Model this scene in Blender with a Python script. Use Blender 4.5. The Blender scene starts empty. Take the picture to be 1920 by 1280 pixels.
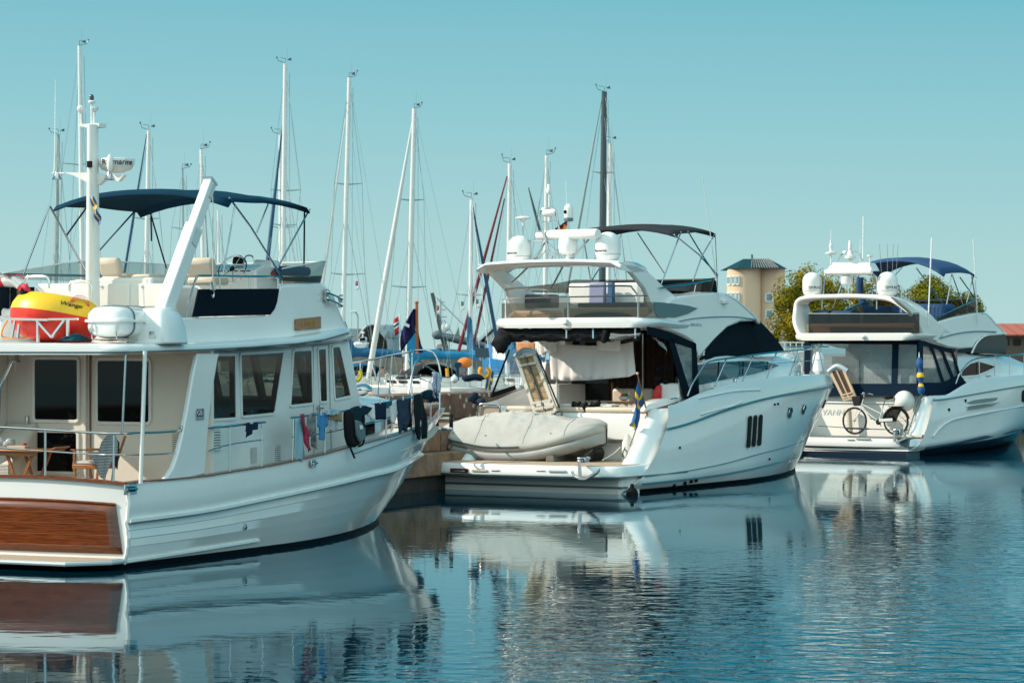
import bpy, bmesh, math, random
from mathutils import Vector, Matrix, noise
from mathutils.bvhtree import BVHTree
R = math.radians
random.seed(7)
SC = bpy.context.scene
COL = SC.collection
FPX = 5000.0      # focal length in photograph pixels (1920 wide)
HZ = 652.0        # row of the sea horizon
CH = 3.3          # camera height above the water, metres

# ------------------------------------------------------------------ frames
class Frame:
    """local axes: x = starboard, y = forward, z = up"""
    def __init__(s, ox, oy, th):
        s.o = (ox, oy); s.th = R(th); s.c = math.cos(s.th); s.s = math.sin(s.th)
    def world(s, p):
        return Vector((s.o[0] + p[0]*s.c + p[1]*s.s, s.o[1] - p[0]*s.s + p[1]*s.c, p[2]))
    def loc(s, x, y):
        dx, dy = x - s.o[0], y - s.o[1]
        return (dx*s.c - dy*s.s, dx*s.s + dy*s.c)
    def _at(s, px, py, d):
        a = (px - 960)/FPX
        v, u = s.loc(a*d, d)
        return Vector((v, u, CH - (py - HZ)*d/FPX))
    def side(s, px, py, v):
        a = (px - 960)/FPX
        return s._at(px, py, (v + s.o[0]*s.c - s.o[1]*s.s)/(a*s.c - s.s))
    def cross(s, px, py, u):
        a = (px - 960)/FPX
        return s._at(px, py, (u + s.o[0]*s.s + s.o[1]*s.c)/(a*s.s + s.c))
    def flat(s, px, py, z):
        return s._at(px, py, (CH - z)*FPX/(py - HZ))
    def px(s, v, u):
        w = s.world((v, u, 0)); return 960 + FPX*w.x/w.y
    def zof(s, v, u, py):
        w = s.world((v, u, 0)); return CH - (py - HZ)*w.y/FPX
WORLD = Frame(0, 0, 0)
def frame_at(cx, depth, b, th):
    x = (cx - 960)/FPX*depth; t = R(th)
    return Frame(x - b*math.cos(t), depth + b*math.sin(t), th)
def wp(px, py, d):
    return Vector(((px-960)/FPX*d, d, CH-(py-HZ)*d/FPX))
def interp(tab, x):
    if x <= tab[0][0]: return tab[0][1]
    for (a, b), (c, e) in zip(tab, tab[1:]):
        if x <= c: return b + (e-b)*(x-a)/(c-a)
    return tab[-1][1]
def spline(tab, x):
    """smooth (Catmull-Rom style) table lookup"""
    n = len(tab)
    if x <= tab[0][0]: return tab[0][1]
    if x >= tab[-1][0]: return tab[-1][1]
    for i in range(n-1):
        if x <= tab[i+1][0]:
            x0, y0 = tab[i]; x1, y1 = tab[i+1]; h = x1-x0
            m0 = (y1-tab[i-1][1])/(x1-tab[i-1][0]) if i > 0 else (y1-y0)/h
            m1 = (tab[i+2][1]-y0)/(tab[i+2][0]-x0) if i+2 < n else (y1-y0)/h
            t = (x-x0)/h
            return (2*t**3-3*t*t+1)*y0+(t**3-2*t*t+t)*h*m0+(-2*t**3+3*t*t)*y1+(t**3-t*t)*h*m1
def smooth_path(pts, n=6):
    pts = [Vector(p) for p in pts]
    if len(pts) < 3: return pts
    out = []
    for i in range(len(pts)-1):
        p0 = pts[max(i-1, 0)]; p1 = pts[i]; p2 = pts[i+1]; p3 = pts[min(i+2, len(pts)-1)]
        for k in range(n):
            t = k/n
            out.append(0.5*((2*p1)+(p2-p0)*t+(2*p0-5*p1+4*p2-p3)*t*t+(3*p1-p0-3*p2+p3)*t**3))
    out.append(pts[-1]); return out

# ------------------------------------------------------------------ mesh builder
ORG = {}
class Probe:
    """finds the point of a finished surface seen at a pixel"""
    def __init__(s, F, o):
        s.F = F; s.t = BVHTree.FromPolygons([v.co.copy() for v in o.data.vertices], [tuple(p.vertices) for p in o.data.polygons])
        a = F.loc(0, 0); s.c = Vector((a[0], a[1], CH))
    def __call__(s, px, py, off=.0):
        q = s.F._at(px, py, 10.0)-s.c; q.normalize()
        h, n, i, d = s.t.ray_cast(s.c, q)
        if h is None: return s.F.side(px, py, 1.5), Vector((1,0,0))
        if n.dot(q) > 0: n = -n
        return h+n*off, n
class MB:
    def __init__(s): s.v = []; s.f = []; s.m = []; s.cur = 0
    def mat(s, i): s.cur = i; return s
    def add(s, vs, fs):
        o = len(s.v); s.v += [Vector(p) for p in vs]
        s.f += [tuple(i+o for i in f) for f in fs]; s.m += [s.cur]*len(fs); return s
    def poly(s, pts): return s.add(pts, [tuple(range(len(pts)))])
    def box(s, x0, x1, y0, y1, z0, z1):
        return s.add([(x0,y0,z0),(x1,y0,z0),(x1,y1,z0),(x0,y1,z0),(x0,y0,z1),(x1,y0,z1),(x1,y1,z1),(x0,y1,z1)],
                     [(0,3,2,1),(4,5,6,7),(0,1,5,4),(1,2,6,5),(2,3,7,6),(3,0,4,7)])
    def cbox(s, c, sx, sy, sz, rz=0.0, M=None):
        o = len(s.v); s.box(-sx/2, sx/2, -sy/2, sy/2, -sz/2, sz/2)
        T = Matrix.Translation(c) @ (M.to_4x4() if M else Matrix.Rotation(rz, 4, 'Z'))
        for i in range(o, len(s.v)): s.v[i] = T @ s.v[i]
        return s
    def bar(s, p0, p1, w, h, up=(0,0,1)):
        p0, p1 = Vector(p0), Vector(p1); d = (p1-p0).normalized(); up = Vector(up)
        if abs(d.dot(up)) > .98: up = Vector((0,1,0))
        a = d.cross(up).normalized()*w/2; b = a.cross(d).normalized()*h/2
        q = [p0-a-b, p0+a-b, p0+a+b, p0-a+b, p1-a-b, p1+a-b, p1+a+b, p1-a+b]
        return s.add(q, [(0,3,2,1),(4,5,6,7),(0,1,5,4),(1,2,6,5),(2,3,7,6),(3,0,4,7)])
    def tube(s, pts, r, seg=8, closed=False):
        pts = [Vector(p) for p in pts]; n = len(pts)
        rr = r if isinstance(r, (list, tuple)) else [r]*n
        rings = []; prev = None
        for i, p in enumerate(pts):
            if closed: t = pts[(i+1) % n]-pts[i-1]
            else: t = pts[min(i+1, n-1)]-pts[max(i-1, 0)]
            t = t.normalized() if t.length > 1e-9 else Vector((0,0,1))
            if prev is None:
                a = Vector((0,0,1)) if abs(t.z) < .9 else Vector((1,0,0))
                a = (a-t*a.dot(t)).normalized()
            else:
                a = prev-t*prev.dot(t); a = a.normalized() if a.length > 1e-6 else Vector((1,0,0))
            prev = a; b = t.cross(a)
            rings.append([p+(a*math.cos(2*math.pi*k/seg)+b*math.sin(2*math.pi*k/seg))*rr[i] for k in range(seg)])
        return s.loft(rings, loop=closed)
    def loft(s, rings, loop=False, caps=True, ringclosed=True):
        n = len(rings); m = len(rings[0]); o = len(s.v)
        vs = [p for r in rings for p in r]; fs = []
        for i in range(n if loop else n-1):
            j = (i+1) % n
            for k in range(m if ringclosed else m-1):
                l = (k+1) % m
                fs.append((i*m+k, i*m+l, j*m+l, j*m+k))
        if caps and not loop and ringclosed:
            fs.append(tuple(range(m-1, -1, -1))); fs.append(tuple((n-1)*m+k for k in range(m)))
        return s.add(vs, fs)
    def lathe(s, c, prof, seg=16, M=None):
        """prof: (radius, height) pairs along local z, placed at c"""
        rings = []
        for r, h in prof:
            rings.append([Vector((max(r,1e-4)*math.cos(2*math.pi*k/seg), max(r,1e-4)*math.sin(2*math.pi*k/seg), h)) for k in range(seg)])
        T = Matrix.Translation(c) @ (M.to_4x4() if M else Matrix.Identity(4))
        return s.loft([[T @ p for p in r] for r in rings])
    def ball(s, c, rx, ry=None, rz=None, seg=16, rings=10, M=None):
        ry = ry or rx; rz = rz or rx
        rs = []
        for i in range(rings+1):
            a = -math.pi/2+math.pi*i/rings
            rs.append([Vector((max(math.cos(a),1e-3)*rx*math.cos(2*math.pi*k/seg), max(math.cos(a),1e-3)*ry*math.sin(2*math.pi*k/seg), rz*math.sin(a))) for k in range(seg)])
        T = Matrix.Translation(c) @ (M.to_4x4() if M else Matrix.Identity(4))
        return s.loft([[T @ p for p in r] for r in rs])
    def prism(s, pts, off):
        pts = [Vector(p) for p in pts]; off = Vector(off); n = len(pts)
        fs = [tuple(range(n-1,-1,-1)), tuple(range(n, 2*n))]
        for i in range(n):
            j = (i+1) % n; fs.append((i, j, n+j, n+i))
        return s.add(pts+[p+off for p in pts], fs)
    def grid(s, rows, closed=False):
        n = len(rows); m = len(rows[0]); fs = []
        for i in range(n-1):
            for k in range(m if closed else m-1):
                l = (k+1) % m
                fs.append((i*m+k, i*m+l, (i+1)*m+l, (i+1)*m+k))
        return s.add([p for r in rows for p in r], fs)
    def frame_ring(s, pts, inner, off):
        """flat ring between an outline and the same outline shrunk, extruded by off"""
        pts = [Vector(p) for p in pts]; c = sum(pts, Vector())/len(pts); off = Vector(off)
        ins = []
        n = len(pts)
        for i in range(n):
            a = (pts[i]-pts[i-1]).normalized(); b = (pts[(i+1) % n]-pts[i]).normalized()
            t = (b-a); 
            if t.length < 1e-6: t = c-pts[i]
            t.normalize()
            if t.dot(c-pts[i]) < 0: t = -t
            ins.append(pts[i]+t*inner*1.25)
        o = [pts, ins, [p+off for p in ins], [p+off for p in pts]]
        vs = sum(o, []); fs = []
        for r in range(4):
            q = (r+1) % 4
            for i in range(n):
                j = (i+1) % n; fs.append((r*n+i, r*n+j, q*n+j, q*n+i))
        return s.add(vs, fs)
    def build(s, name, mat, parent=None, frame=None, smooth=38, bevel=0, solid=0, soff=0.0, sub=0, recalc=True,
              label=None, cat=None, group=None, kind=None, base=None):
        me = bpy.data.meshes.new(name)
        if parent is not None: org = ORG[parent.name]
        else:
            frame = frame or WORLD
            if base is not None: org = Vector(base)
            else:
                xs = [p.x for p in s.v]; ys = [p.y for p in s.v]; zs = [p.z for p in s.v]
                org = Vector(((min(xs)+max(xs))/2, (min(ys)+max(ys))/2, min(zs)))
        me.from_pydata([tuple(p-org) for p in s.v], [], s.f)
        mats = mat if isinstance(mat, (list, tuple)) else [mat]
        for m in mats: me.materials.append(m)
        if len(mats) > 1: me.polygons.foreach_set('material_index', s.m)
        bm = bmesh.new(); bm.from_mesh(me)
        bmesh.ops.remove_doubles(bm, verts=bm.verts, dist=1e-5)
        if recalc: bmesh.ops.recalc_face_normals(bm, faces=bm.faces)
        bm.to_mesh(me); bm.free()
        if smooth:
            me.polygons.foreach_set('use_smooth', [True]*len(me.polygons))
            me.set_sharp_from_angle(angle=R(smooth))
        o = bpy.data.objects.new(name, me); COL.objects.link(o)
        if parent is not None: o.parent = parent
        else:
            o.location = frame.world(org); o.rotation_euler = (0, 0, -frame.th)
        ORG[o.name] = org
        if bevel:
            b = o.modifiers.new('bevel', 'BEVEL'); b.width = bevel; b.segments = 2; b.limit_method = 'ANGLE'; b.angle_limit = R(40)
            b.harden_normals = False
        if solid:
            b = o.modifiers.new('thick', 'SOLIDIFY'); b.thickness = solid; b.offset = soff
        if sub:
            b = o.modifiers.new('sub', 'SUBSURF'); b.levels = sub; b.render_levels = sub
        if label: o['label'] = label
        if cat: o['category'] = cat
        if group: o['group'] = group
        if kind: o['kind'] = kind
        return o
def thing(name, label, cat, frame, org, group=None):
    o = bpy.data.objects.new(name, None); COL.objects.link(o)
    org = Vector(org); o.location = frame.world(org); o.rotation_euler = (0, 0, -frame.th)
    o.empty_display_size = .3
    ORG[o.name] = org; o['label'] = label; o['category'] = cat
    if group: o['group'] = group
    return o
def text_mesh(txt, size, M, mat, name, parent, depth=.004, shear=0.0, space=1.0, wrap=None):
    """lettering turned into a mesh; M maps text plane (x right, y up) into the parent's frame"""
    cu = bpy.data.curves.new(name, 'FONT'); cu.body = txt; cu.size = size; cu.extrude = depth; cu.align_x = 'CENTER'; cu.align_y = 'CENTER'
    cu.shear = shear; cu.space_character = space
    t = bpy.data.objects.new('tmp', cu); COL.objects.link(t)
    dg = bpy.context.evaluated_depsgraph_get(); dg.update()
    me = bpy.data.meshes.new_from_object(t.evaluated_get(dg))
    bpy.data.objects.remove(t); bpy.data.curves.remove(cu)
    org = ORG[parent.name]
    for v in me.vertices:
        q = v.co.copy()
        if wrap: q = wrap(q)
        else: q = M @ q
        v.co = q-org
    me.materials.clear(); me.materials.append(mat)
    o = bpy.data.objects.new(name, me); COL.objects.link(o); o.parent = parent; ORG[o.name] = org
    return o
def cloth_poly(name, outline, mat, frame=None, parent=None, nrm=(1,0,0), fold=.03, wl=.16, cuts=4, thick=.012, seed=0, along=None, **kw):
    """a hanging cloth from its outline: filled, subdivided and folded"""
    bm = bmesh.new(); nrm = Vector(nrm)
    vs = [bm.verts.new(p) for p in outline]
    for i in range(len(vs)): bm.edges.new((vs[i], vs[(i+1) % len(vs)]))
    bmesh.ops.triangle_fill(bm, edges=bm.edges, use_beauty=True)
    bmesh.ops.subdivide_edges(bm, edges=bm.edges, cuts=cuts, use_grid_fill=True)
    bmesh.ops.triangulate(bm, faces=bm.faces)
    zt = max(v.co.z for v in bm.verts); zb = min(v.co.z for v in bm.verts)
    ax = Vector(along) if along else Vector((0,0,1)).cross(nrm).normalized()
    for v in bm.verts:
        t = (zt-v.co.z)/(zt-zb+1e-6); q = v.co.dot(ax)
        n1 = noise.noise(Vector((q*3+seed*7.1, v.co.z*1.3, seed)))
        v.co += nrm*(fold*(.25+.75*t)*(math.sin(q*2*math.pi/wl+3*n1+seed)+1.2*n1))
        v.co += ax*(.25*fold*n1)
    mb = MB(); bm.verts.ensure_lookup_table()
    mb.add([v.co.copy() for v in bm.verts], [tuple(v.index for v in f.verts) for f in bm.faces])
    bm.free()
    return mb.build(name, mat, parent=parent, frame=frame, smooth=80, solid=thick, recalc=False, **kw)

# ------------------------------------------------------------------ materials
MATS = {}
def nt(m): return m.node_tree.nodes, m.node_tree.links
def mat(name, col, rough=.5, metal=0, var=0.0, vscale=2.0, bump=0.0, bscale=30.0, coat=0.0, spec=.5, stretch=(1,1,1), sheen=0.0):
    if name in MATS: return MATS[name]
    m = bpy.data.materials.new(name); m.use_nodes = True; N, L = nt(m)
    b = N['Principled BSDF']
    b.inputs['Base Color'].default_value = (*col, 1); b.inputs['Roughness'].default_value = rough
    b.inputs['Metallic'].default_value = metal; b.inputs['Coat Weight'].default_value = coat
    if max(col) < .12 and not metal and rough > .38: spec = .12
    b.inputs['Specular IOR Level'].default_value = spec
    b.inputs['Sheen Weight'].default_value = sheen
    if var or bump:
        tc = N.new('ShaderNodeTexCoord'); mp = N.new('ShaderNodeMapping'); mp.inputs['Scale'].default_value = stretch
        L.new(tc.outputs['Object'], mp.inputs['Vector'])
        if var:
            n = N.new('ShaderNodeTexNoise'); n.inputs['Scale'].default_value = vscale; n.inputs['Detail'].default_value = 5; n.inputs['Roughness'].default_value = .65
            L.new(mp.outputs[0], n.inputs['Vector'])
            r = N.new('ShaderNodeMapRange'); r.inputs[1].default_value = .3; r.inputs[2].default_value = .7
            r.inputs[3].default_value = 1-var; r.inputs[4].default_value = 1+var*.4
            L.new(n.outputs[0], r.inputs[0])
            mx = N.new('ShaderNodeMix'); mx.data_type = 'RGBA'; mx.blend_type = 'MULTIPLY'; mx.inputs[0].default_value = 1
            mx.inputs[6].default_value = (*col, 1); L.new(r.outputs[0], mx.inputs[7]); L.new(mx.outputs[2], b.inputs['Base Color'])
        if bump:
            n = N.new('ShaderNodeTexNoise'); n.inputs['Scale'].default_value = bscale; n.inputs['Detail'].default_value = 4
            L.new(mp.outputs[0], n.inputs['Vector'])
            bp = N.new('ShaderNodeBump'); bp.inputs['Strength'].default_value = bump; bp.inputs['Distance'].default_value = .02
            L.new(n.outputs[0], bp.inputs['Height']); L.new(bp.outputs[0], b.inputs['Normal'])
    MATS[name] = m; return m
def wood(name, col, dark, plank=0.15, axis='Z', rough=.35, coat=.3, seam=(.02,.01,.005), grain=(3,3,30), seamw=.06):
    if name in MATS: return MATS[name]
    m = bpy.data.materials.new(name); m.use_nodes = True; N, L = nt(m); b = N['Principled BSDF']
    b.inputs['Roughness'].default_value = rough; b.inputs['Coat Weight'].default_value = coat
    tc = N.new('ShaderNodeTexCoord'); mp = N.new('ShaderNodeMapping'); mp.inputs['Scale'].default_value = grain
    L.new(tc.outputs['Object'], mp.inputs['Vector'])
    n = N.new('ShaderNodeTexNoise'); n.inputs['Scale'].default_value = 2.2; n.inputs['Detail'].default_value = 6; n.inputs['Distortion'].default_value = .6
    L.new(mp.outputs[0], n.inputs['Vector'])
    cr = N.new('ShaderNodeValToRGB'); cr.color_ramp.elements[0].position = .35; cr.color_ramp.elements[1].position = .7
    cr.color_ramp.elements[0].color = (*dark, 1); cr.color_ramp.elements[1].color = (*col, 1)
    L.new(n.outputs[0], cr.inputs[0]); out = cr.outputs[0]
    if plank:
        sp = N.new('ShaderNodeSeparateXYZ'); L.new(tc.outputs['Object'], sp.inputs[0])
        d = N.new('ShaderNodeMath'); d.operation = 'DIVIDE'; d.inputs[1].default_value = plank; L.new(sp.outputs[axis], d.inputs[0])
        fr = N.new('ShaderNodeMath'); fr.operation = 'FRACT'; L.new(d.outputs[0], fr.inputs[0])
        lt = N.new('ShaderNodeMath'); lt.operation = 'LESS_THAN'; lt.inputs[1].default_value = seamw; L.new(fr.outputs[0], lt.inputs[0])
        mx = N.new('ShaderNodeMix'); mx.data_type = 'RGBA'; L.new(lt.outputs[0], mx.inputs[0]); L.new(out, mx.inputs[6]); mx.inputs[7].default_value = (*seam, 1)
        out = mx.outputs[2]
    L.new(out, b.inputs['Base Color']); MATS[name] = m; return m
def clear(name, tint, gloss=.12, rough=.03, haze=0.0, hcol=(.8,.85,.85), wr=0.0):
    """thin see-through sheet: tinted transparency, a mirror share and some milky scatter"""
    if name in MATS: return MATS[name]
    m = bpy.data.materials.new(name); m.use_nodes = True; N, L = nt(m)
    N.remove(N['Principled BSDF']); out = N['Material Output']
    t = N.new('ShaderNodeBsdfTransparent'); t.inputs[0].default_value = (*tint, 1)
    g = N.new('ShaderNodeBsdfGlossy'); g.inputs['Roughness'].default_value = rough
    lw = N.new('ShaderNodeLayerWeight'); pw = N.new('ShaderNodeMath'); pw.operation = 'POWER'; pw.inputs[1].default_value = 4; L.new(lw.outputs['Facing'], pw.inputs[0])
    ad = N.new('ShaderNodeMath'); ad.operation = 'MULTIPLY_ADD'; ad.inputs[1].default_value = .6; ad.inputs[2].default_value = gloss; ad.use_clamp = True
    L.new(pw.outputs[0], ad.inputs[0])
    mx = N.new('ShaderNodeMixShader'); L.new(ad.outputs[0], mx.inputs[0]); L.new(t.outputs[0], mx.inputs[1]); L.new(g.outputs[0], mx.inputs[2])
    last = mx
    if haze:
        d = N.new('ShaderNodeBsdfDiffuse'); d.inputs[0].default_value = (*hcol, 1)
        m2 = N.new('ShaderNodeMixShader'); m2.inputs[0].default_value = haze; L.new(mx.outputs[0], m2.inputs[1]); L.new(d.outputs[0], m2.inputs[2]); last = m2
    if wr:
        tc = N.new('ShaderNodeTexCoord'); n = N.new('ShaderNodeTexNoise'); n.inputs['Scale'].default_value = 3; L.new(tc.outputs['Object'], n.inputs['Vector'])
        bp = N.new('ShaderNodeBump'); bp.inputs['Strength'].default_value = wr; bp.inputs['Distance'].default_value = .1; L.new(n.outputs[0], bp.inputs['Height'])
        L.new(bp.outputs[0], g.inputs['Normal'])
    L.new(last.outputs[0], out.inputs['Surface']); MATS[name] = m; return m
def stripes(name, c1, c2, freq, axis='Z', duty=.5, rough=.9):
    if name in MATS: return MATS[name]
    m = bpy.data.materials.new(name); m.use_nodes = True; N, L = nt(m); b = N['Principled BSDF']; b.inputs['Roughness'].default_value = rough
    tc = N.new('ShaderNodeTexCoord'); sp = N.new('ShaderNodeSeparateXYZ'); L.new(tc.outputs['Object'], sp.inputs[0])
    a = N.new('ShaderNodeMath'); a.operation = 'MULTIPLY'; a.inputs[1].default_value = freq; L.new(sp.outputs[axis], a.inputs[0])
    fr = N.new('ShaderNodeMath'); fr.operation = 'FRACT'; L.new(a.outputs[0], fr.inputs[0])
    lt = N.new('ShaderNodeMath'); lt.operation = 'LESS_THAN'; lt.inputs[1].default_value = duty; L.new(fr.outputs[0], lt.inputs[0])
    mx = N.new('ShaderNodeMix'); mx.data_type = 'RGBA'; L.new(lt.outputs[0], mx.inputs[0]); mx.inputs[6].default_value = (*c1, 1); mx.inputs[7].default_value = (*c2, 1)
    L.new(mx.outputs[2], b.inputs['Base Color']); MATS[name] = m; return m

GEL   = mat('gelcoat_white', (.80,.80,.775), .20, coat=.6, var=.05, vscale=.9)
GEL2  = mat('gelcoat_offwhite', (.78,.76,.71), .22, coat=.3, var=.05, vscale=1.1)
CREAM = mat('gelcoat_cream', (.76,.71,.62), .35, coat=.1, var=.05, vscale=1.3)
PLAS  = mat('plastic_white', (.80,.79,.76), .38, var=.05)
DECKM = mat('nonslip_deck', (.66,.60,.52), .7, bump=.2, bscale=90, var=.08)
STEEL = mat('stainless', (.56,.55,.55), .14, metal=1)
ALU   = mat('aluminium', (.75,.75,.74), .3, metal=1)
BLACK = mat('black_rubber', (.006,.006,.007), .5)
BOOT  = mat('antifoul_black', (.01,.011,.013), .45, var=.2)
TEALS = mat('teal_stripe', (.03,.17,.22), .3)
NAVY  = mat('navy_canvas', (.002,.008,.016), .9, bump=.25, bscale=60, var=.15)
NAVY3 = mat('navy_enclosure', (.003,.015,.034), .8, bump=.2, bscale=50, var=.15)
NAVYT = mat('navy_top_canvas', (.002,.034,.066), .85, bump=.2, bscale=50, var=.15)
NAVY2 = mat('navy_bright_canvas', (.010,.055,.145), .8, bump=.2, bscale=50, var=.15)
GREYC = mat('charcoal_canvas', (.030,.034,.040), .85, bump=.25, bscale=60, var=.12)
BLKC  = mat('black_canvas', (.010,.011,.013), .7, bump=.4, bscale=14, var=.2)
GLASS = mat('dark_glass', (.004,.005,.006), .03, spec=.20)
TGLASS = mat('teal_glass', (.022,.10,.13), .03, spec=.4)
BLUEP = mat('blue_black', (.02,.03,.05), .4)
BROWNC = mat('brown_curtain', (.035,.024,.019), .9)
RED   = mat('red_fabric', (.62,.025,.02), .45)
TUBER = mat('tube_red', (.80,.035,.015), .42, bump=.12, bscale=9)
TUBEY = mat('tube_yellow', (.86,.50,.01), .42, bump=.12, bscale=9)
BEIGE = mat('beige_vinyl', (.60,.50,.39), .5, bump=.1, bscale=15)
SAND  = mat('sand_sofa', (.55,.40,.27), .6)
TEAK  = wood('teak_oiled', (.42,.17,.055), (.24,.085,.03), plank=0)
TEAKP = wood('teak_deck', (.50,.38,.27), (.40,.30,.21), plank=.06, axis='X', rough=.7, coat=0, seam=(.06,.05,.04), grain=(20,2,2))
VARN  = wood('varnished_mahogany', (.215,.052,.012), (.075,.017,.005), plank=.165, axis='Z', rough=.22, coat=.5, seam=(.22,.12,.07), grain=(1.4,3,34), seamw=.026)
CAPR  = wood('varnished_rail', (.24,.075,.03), (.15,.04,.018), plank=0, rough=.25, coat=.5)
SMOKE = clear('smoked_acrylic', (.52,.47,.42), .05, haze=.06, hcol=(.4,.36,.32))
SMOKE2 = clear('brown_acrylic', (.30,.24,.20), .06, haze=.04, hcol=(.2,.15,.12))
WSCR  = clear('windscreen_acrylic', (.60,.62,.60), .05, haze=.10, hcol=(.6,.62,.6))
VINYL = clear('clear_vinyl', (.75,.82,.84), .10, rough=.08, haze=.16, wr=.35)
VINYLB = clear('clear_vinyl_hazed', (.62,.72,.76), .07, rough=.08, haze=.10, hcol=(.45,.55,.60), wr=.12)
SWBLUE = mat('flag_blue', (.015,.09,.24), .8)
SWYEL = mat('flag_yellow', (.85,.48,.02), .8)
WHITEC = mat('white_cotton', (.80,.78,.75), .95, bump=.2, bscale=20)
ROPEM = mat('rope_white', (.6,.58,.52), .9)
ORANGE = mat('orange_rope', (.85,.30,.02), .7)
INK   = mat('ink_dark', (.03,.02,.03), .5)
# ------------------------------------------------------------------ camera, sky, sun
cam = bpy.data.cameras.new('camera'); co = bpy.data.objects.new('camera', cam); COL.objects.link(co); SC.camera = co
co.location = (0, 0, CH); co.rotation_euler = (R(90), 0, 0)
cam.sensor_width = 36; cam.lens = 36*FPX/1920; cam.shift_y = (HZ-640)/1920; cam.clip_end = 20000; cam.clip_start = .5
cam.dof.use_dof = True; cam.dof.focus_distance = 50; cam.dof.aperture_fstop = 4.0
SUN_EL, SUN_AZ = 33.0, -92.0        # azimuth clockwise from +Y
w = bpy.data.worlds.new('World'); SC.world = w; w.use_nodes = True
N, L = w.node_tree.nodes, w.node_tree.links
bg = N['Background']
sky = N.new('ShaderNodeTexSky'); sky.sky_type = 'NISHITA'; sky.sun_disc = False
sky.sun_elevation = R(SUN_EL); sky.sun_rotation = R(SUN_AZ); sky.air_density = 1.0; sky.dust_density = .4; sky.ozone_density = 2.0
tc = N.new('ShaderNodeTexCoord'); sp = N.new('ShaderNodeSeparateXYZ'); L.new(tc.outputs['Generated'], sp.inputs[0])
ti = N.new('ShaderNodeMix'); ti.data_type = 'RGBA'; ti.blend_type = 'MULTIPLY'; ti.inputs[0].default_value = 1
ti.inputs[7].default_value = (.22,.85,.86,1); L.new(sky.outputs[0], ti.inputs[6])
# summer haze: a pale band that thins out with elevation
zx = N.new('ShaderNodeMath'); zx.operation = 'MULTIPLY_ADD'; zx.inputs[1].default_value = .03; L.new(sp.outputs['X'], zx.inputs[0]); L.new(sp.outputs['Z'], zx.inputs[2])
cr = N.new('ShaderNodeValToRGB'); L.new(zx.outputs[0], cr.inputs[0])
E_ = cr.color_ramp.elements
K = 1/.12
def hz_(c): return (c[0]*K*HZK, c[1]*K*HZK, c[2]*K*HZK, 1)
HZK = .96
E_[0].position = 0.0; E_[0].color = hz_((.50,.69,.70))
E_[1].position = 1.0; E_[1].color = hz_((.30,.52,.60))
for p_, c_ in ((.04,(.43,.635,.66)),(.085,(.31,.575,.63)),(.128,(.215,.505,.585)),(.155,(.06,.42,.56)),(.185,(.004,.34,.48)),(.32,(.003,.30,.45)),(.55,(.05,.37,.50))):
    e = E_.new(p_); e.color = hz_(c_)
mx = N.new('ShaderNodeMix'); mx.data_type = 'RGBA'; mx.inputs[0].default_value = .86
L.new(ti.outputs[2], mx.inputs[6]); L.new(cr.outputs[0], mx.inputs[7])
# unseen sky behind the camera brightened, added as fill for the shaded hulls
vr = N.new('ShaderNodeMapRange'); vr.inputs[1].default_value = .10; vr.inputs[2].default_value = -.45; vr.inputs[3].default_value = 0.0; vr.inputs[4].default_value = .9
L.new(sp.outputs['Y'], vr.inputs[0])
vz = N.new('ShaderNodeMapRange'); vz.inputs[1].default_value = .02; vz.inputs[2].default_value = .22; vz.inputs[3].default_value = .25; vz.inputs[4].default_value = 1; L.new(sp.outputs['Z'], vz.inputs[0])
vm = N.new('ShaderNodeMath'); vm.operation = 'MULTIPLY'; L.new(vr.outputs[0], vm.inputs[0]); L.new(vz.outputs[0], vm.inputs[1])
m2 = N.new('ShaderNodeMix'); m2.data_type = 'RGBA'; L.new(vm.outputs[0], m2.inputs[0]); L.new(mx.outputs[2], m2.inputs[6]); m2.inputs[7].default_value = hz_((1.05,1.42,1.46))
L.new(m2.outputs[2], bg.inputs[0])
bg.inputs[1].default_value = .12
ld = bpy.data.lights.new('sun', 'SUN'); lo = bpy.data.objects.new('sun', ld); COL.objects.link(lo)
ld.energy = 5.0; ld.angle = R(.6); ld.color = (1.0, .88, .75)
sd = Vector((math.sin(R(SUN_AZ))*math.cos(R(SUN_EL)), math.cos(R(SUN_AZ))*math.cos(R(SUN_EL)), math.sin(R(SUN_EL))))
lo.rotation_euler = sd.to_track_quat('Z', 'Y').to_euler(); lo.location = (-30, 20, 40)
SC.view_settings.view_transform = 'Standard'; SC.view_settings.look = 'None'; SC.view_settings.exposure = .12; SC.view_settings.gamma = 1
SC.render.engine = 'CYCLES'
try:
    SC.cycles.use_denoising = True; SC.cycles.blur_glossy = .5; SC.cycles.max_bounces = 8; SC.cycles.transparent_max_bounces = 24; SC.cycles.caustics_reflective = False
except Exception: pass

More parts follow.
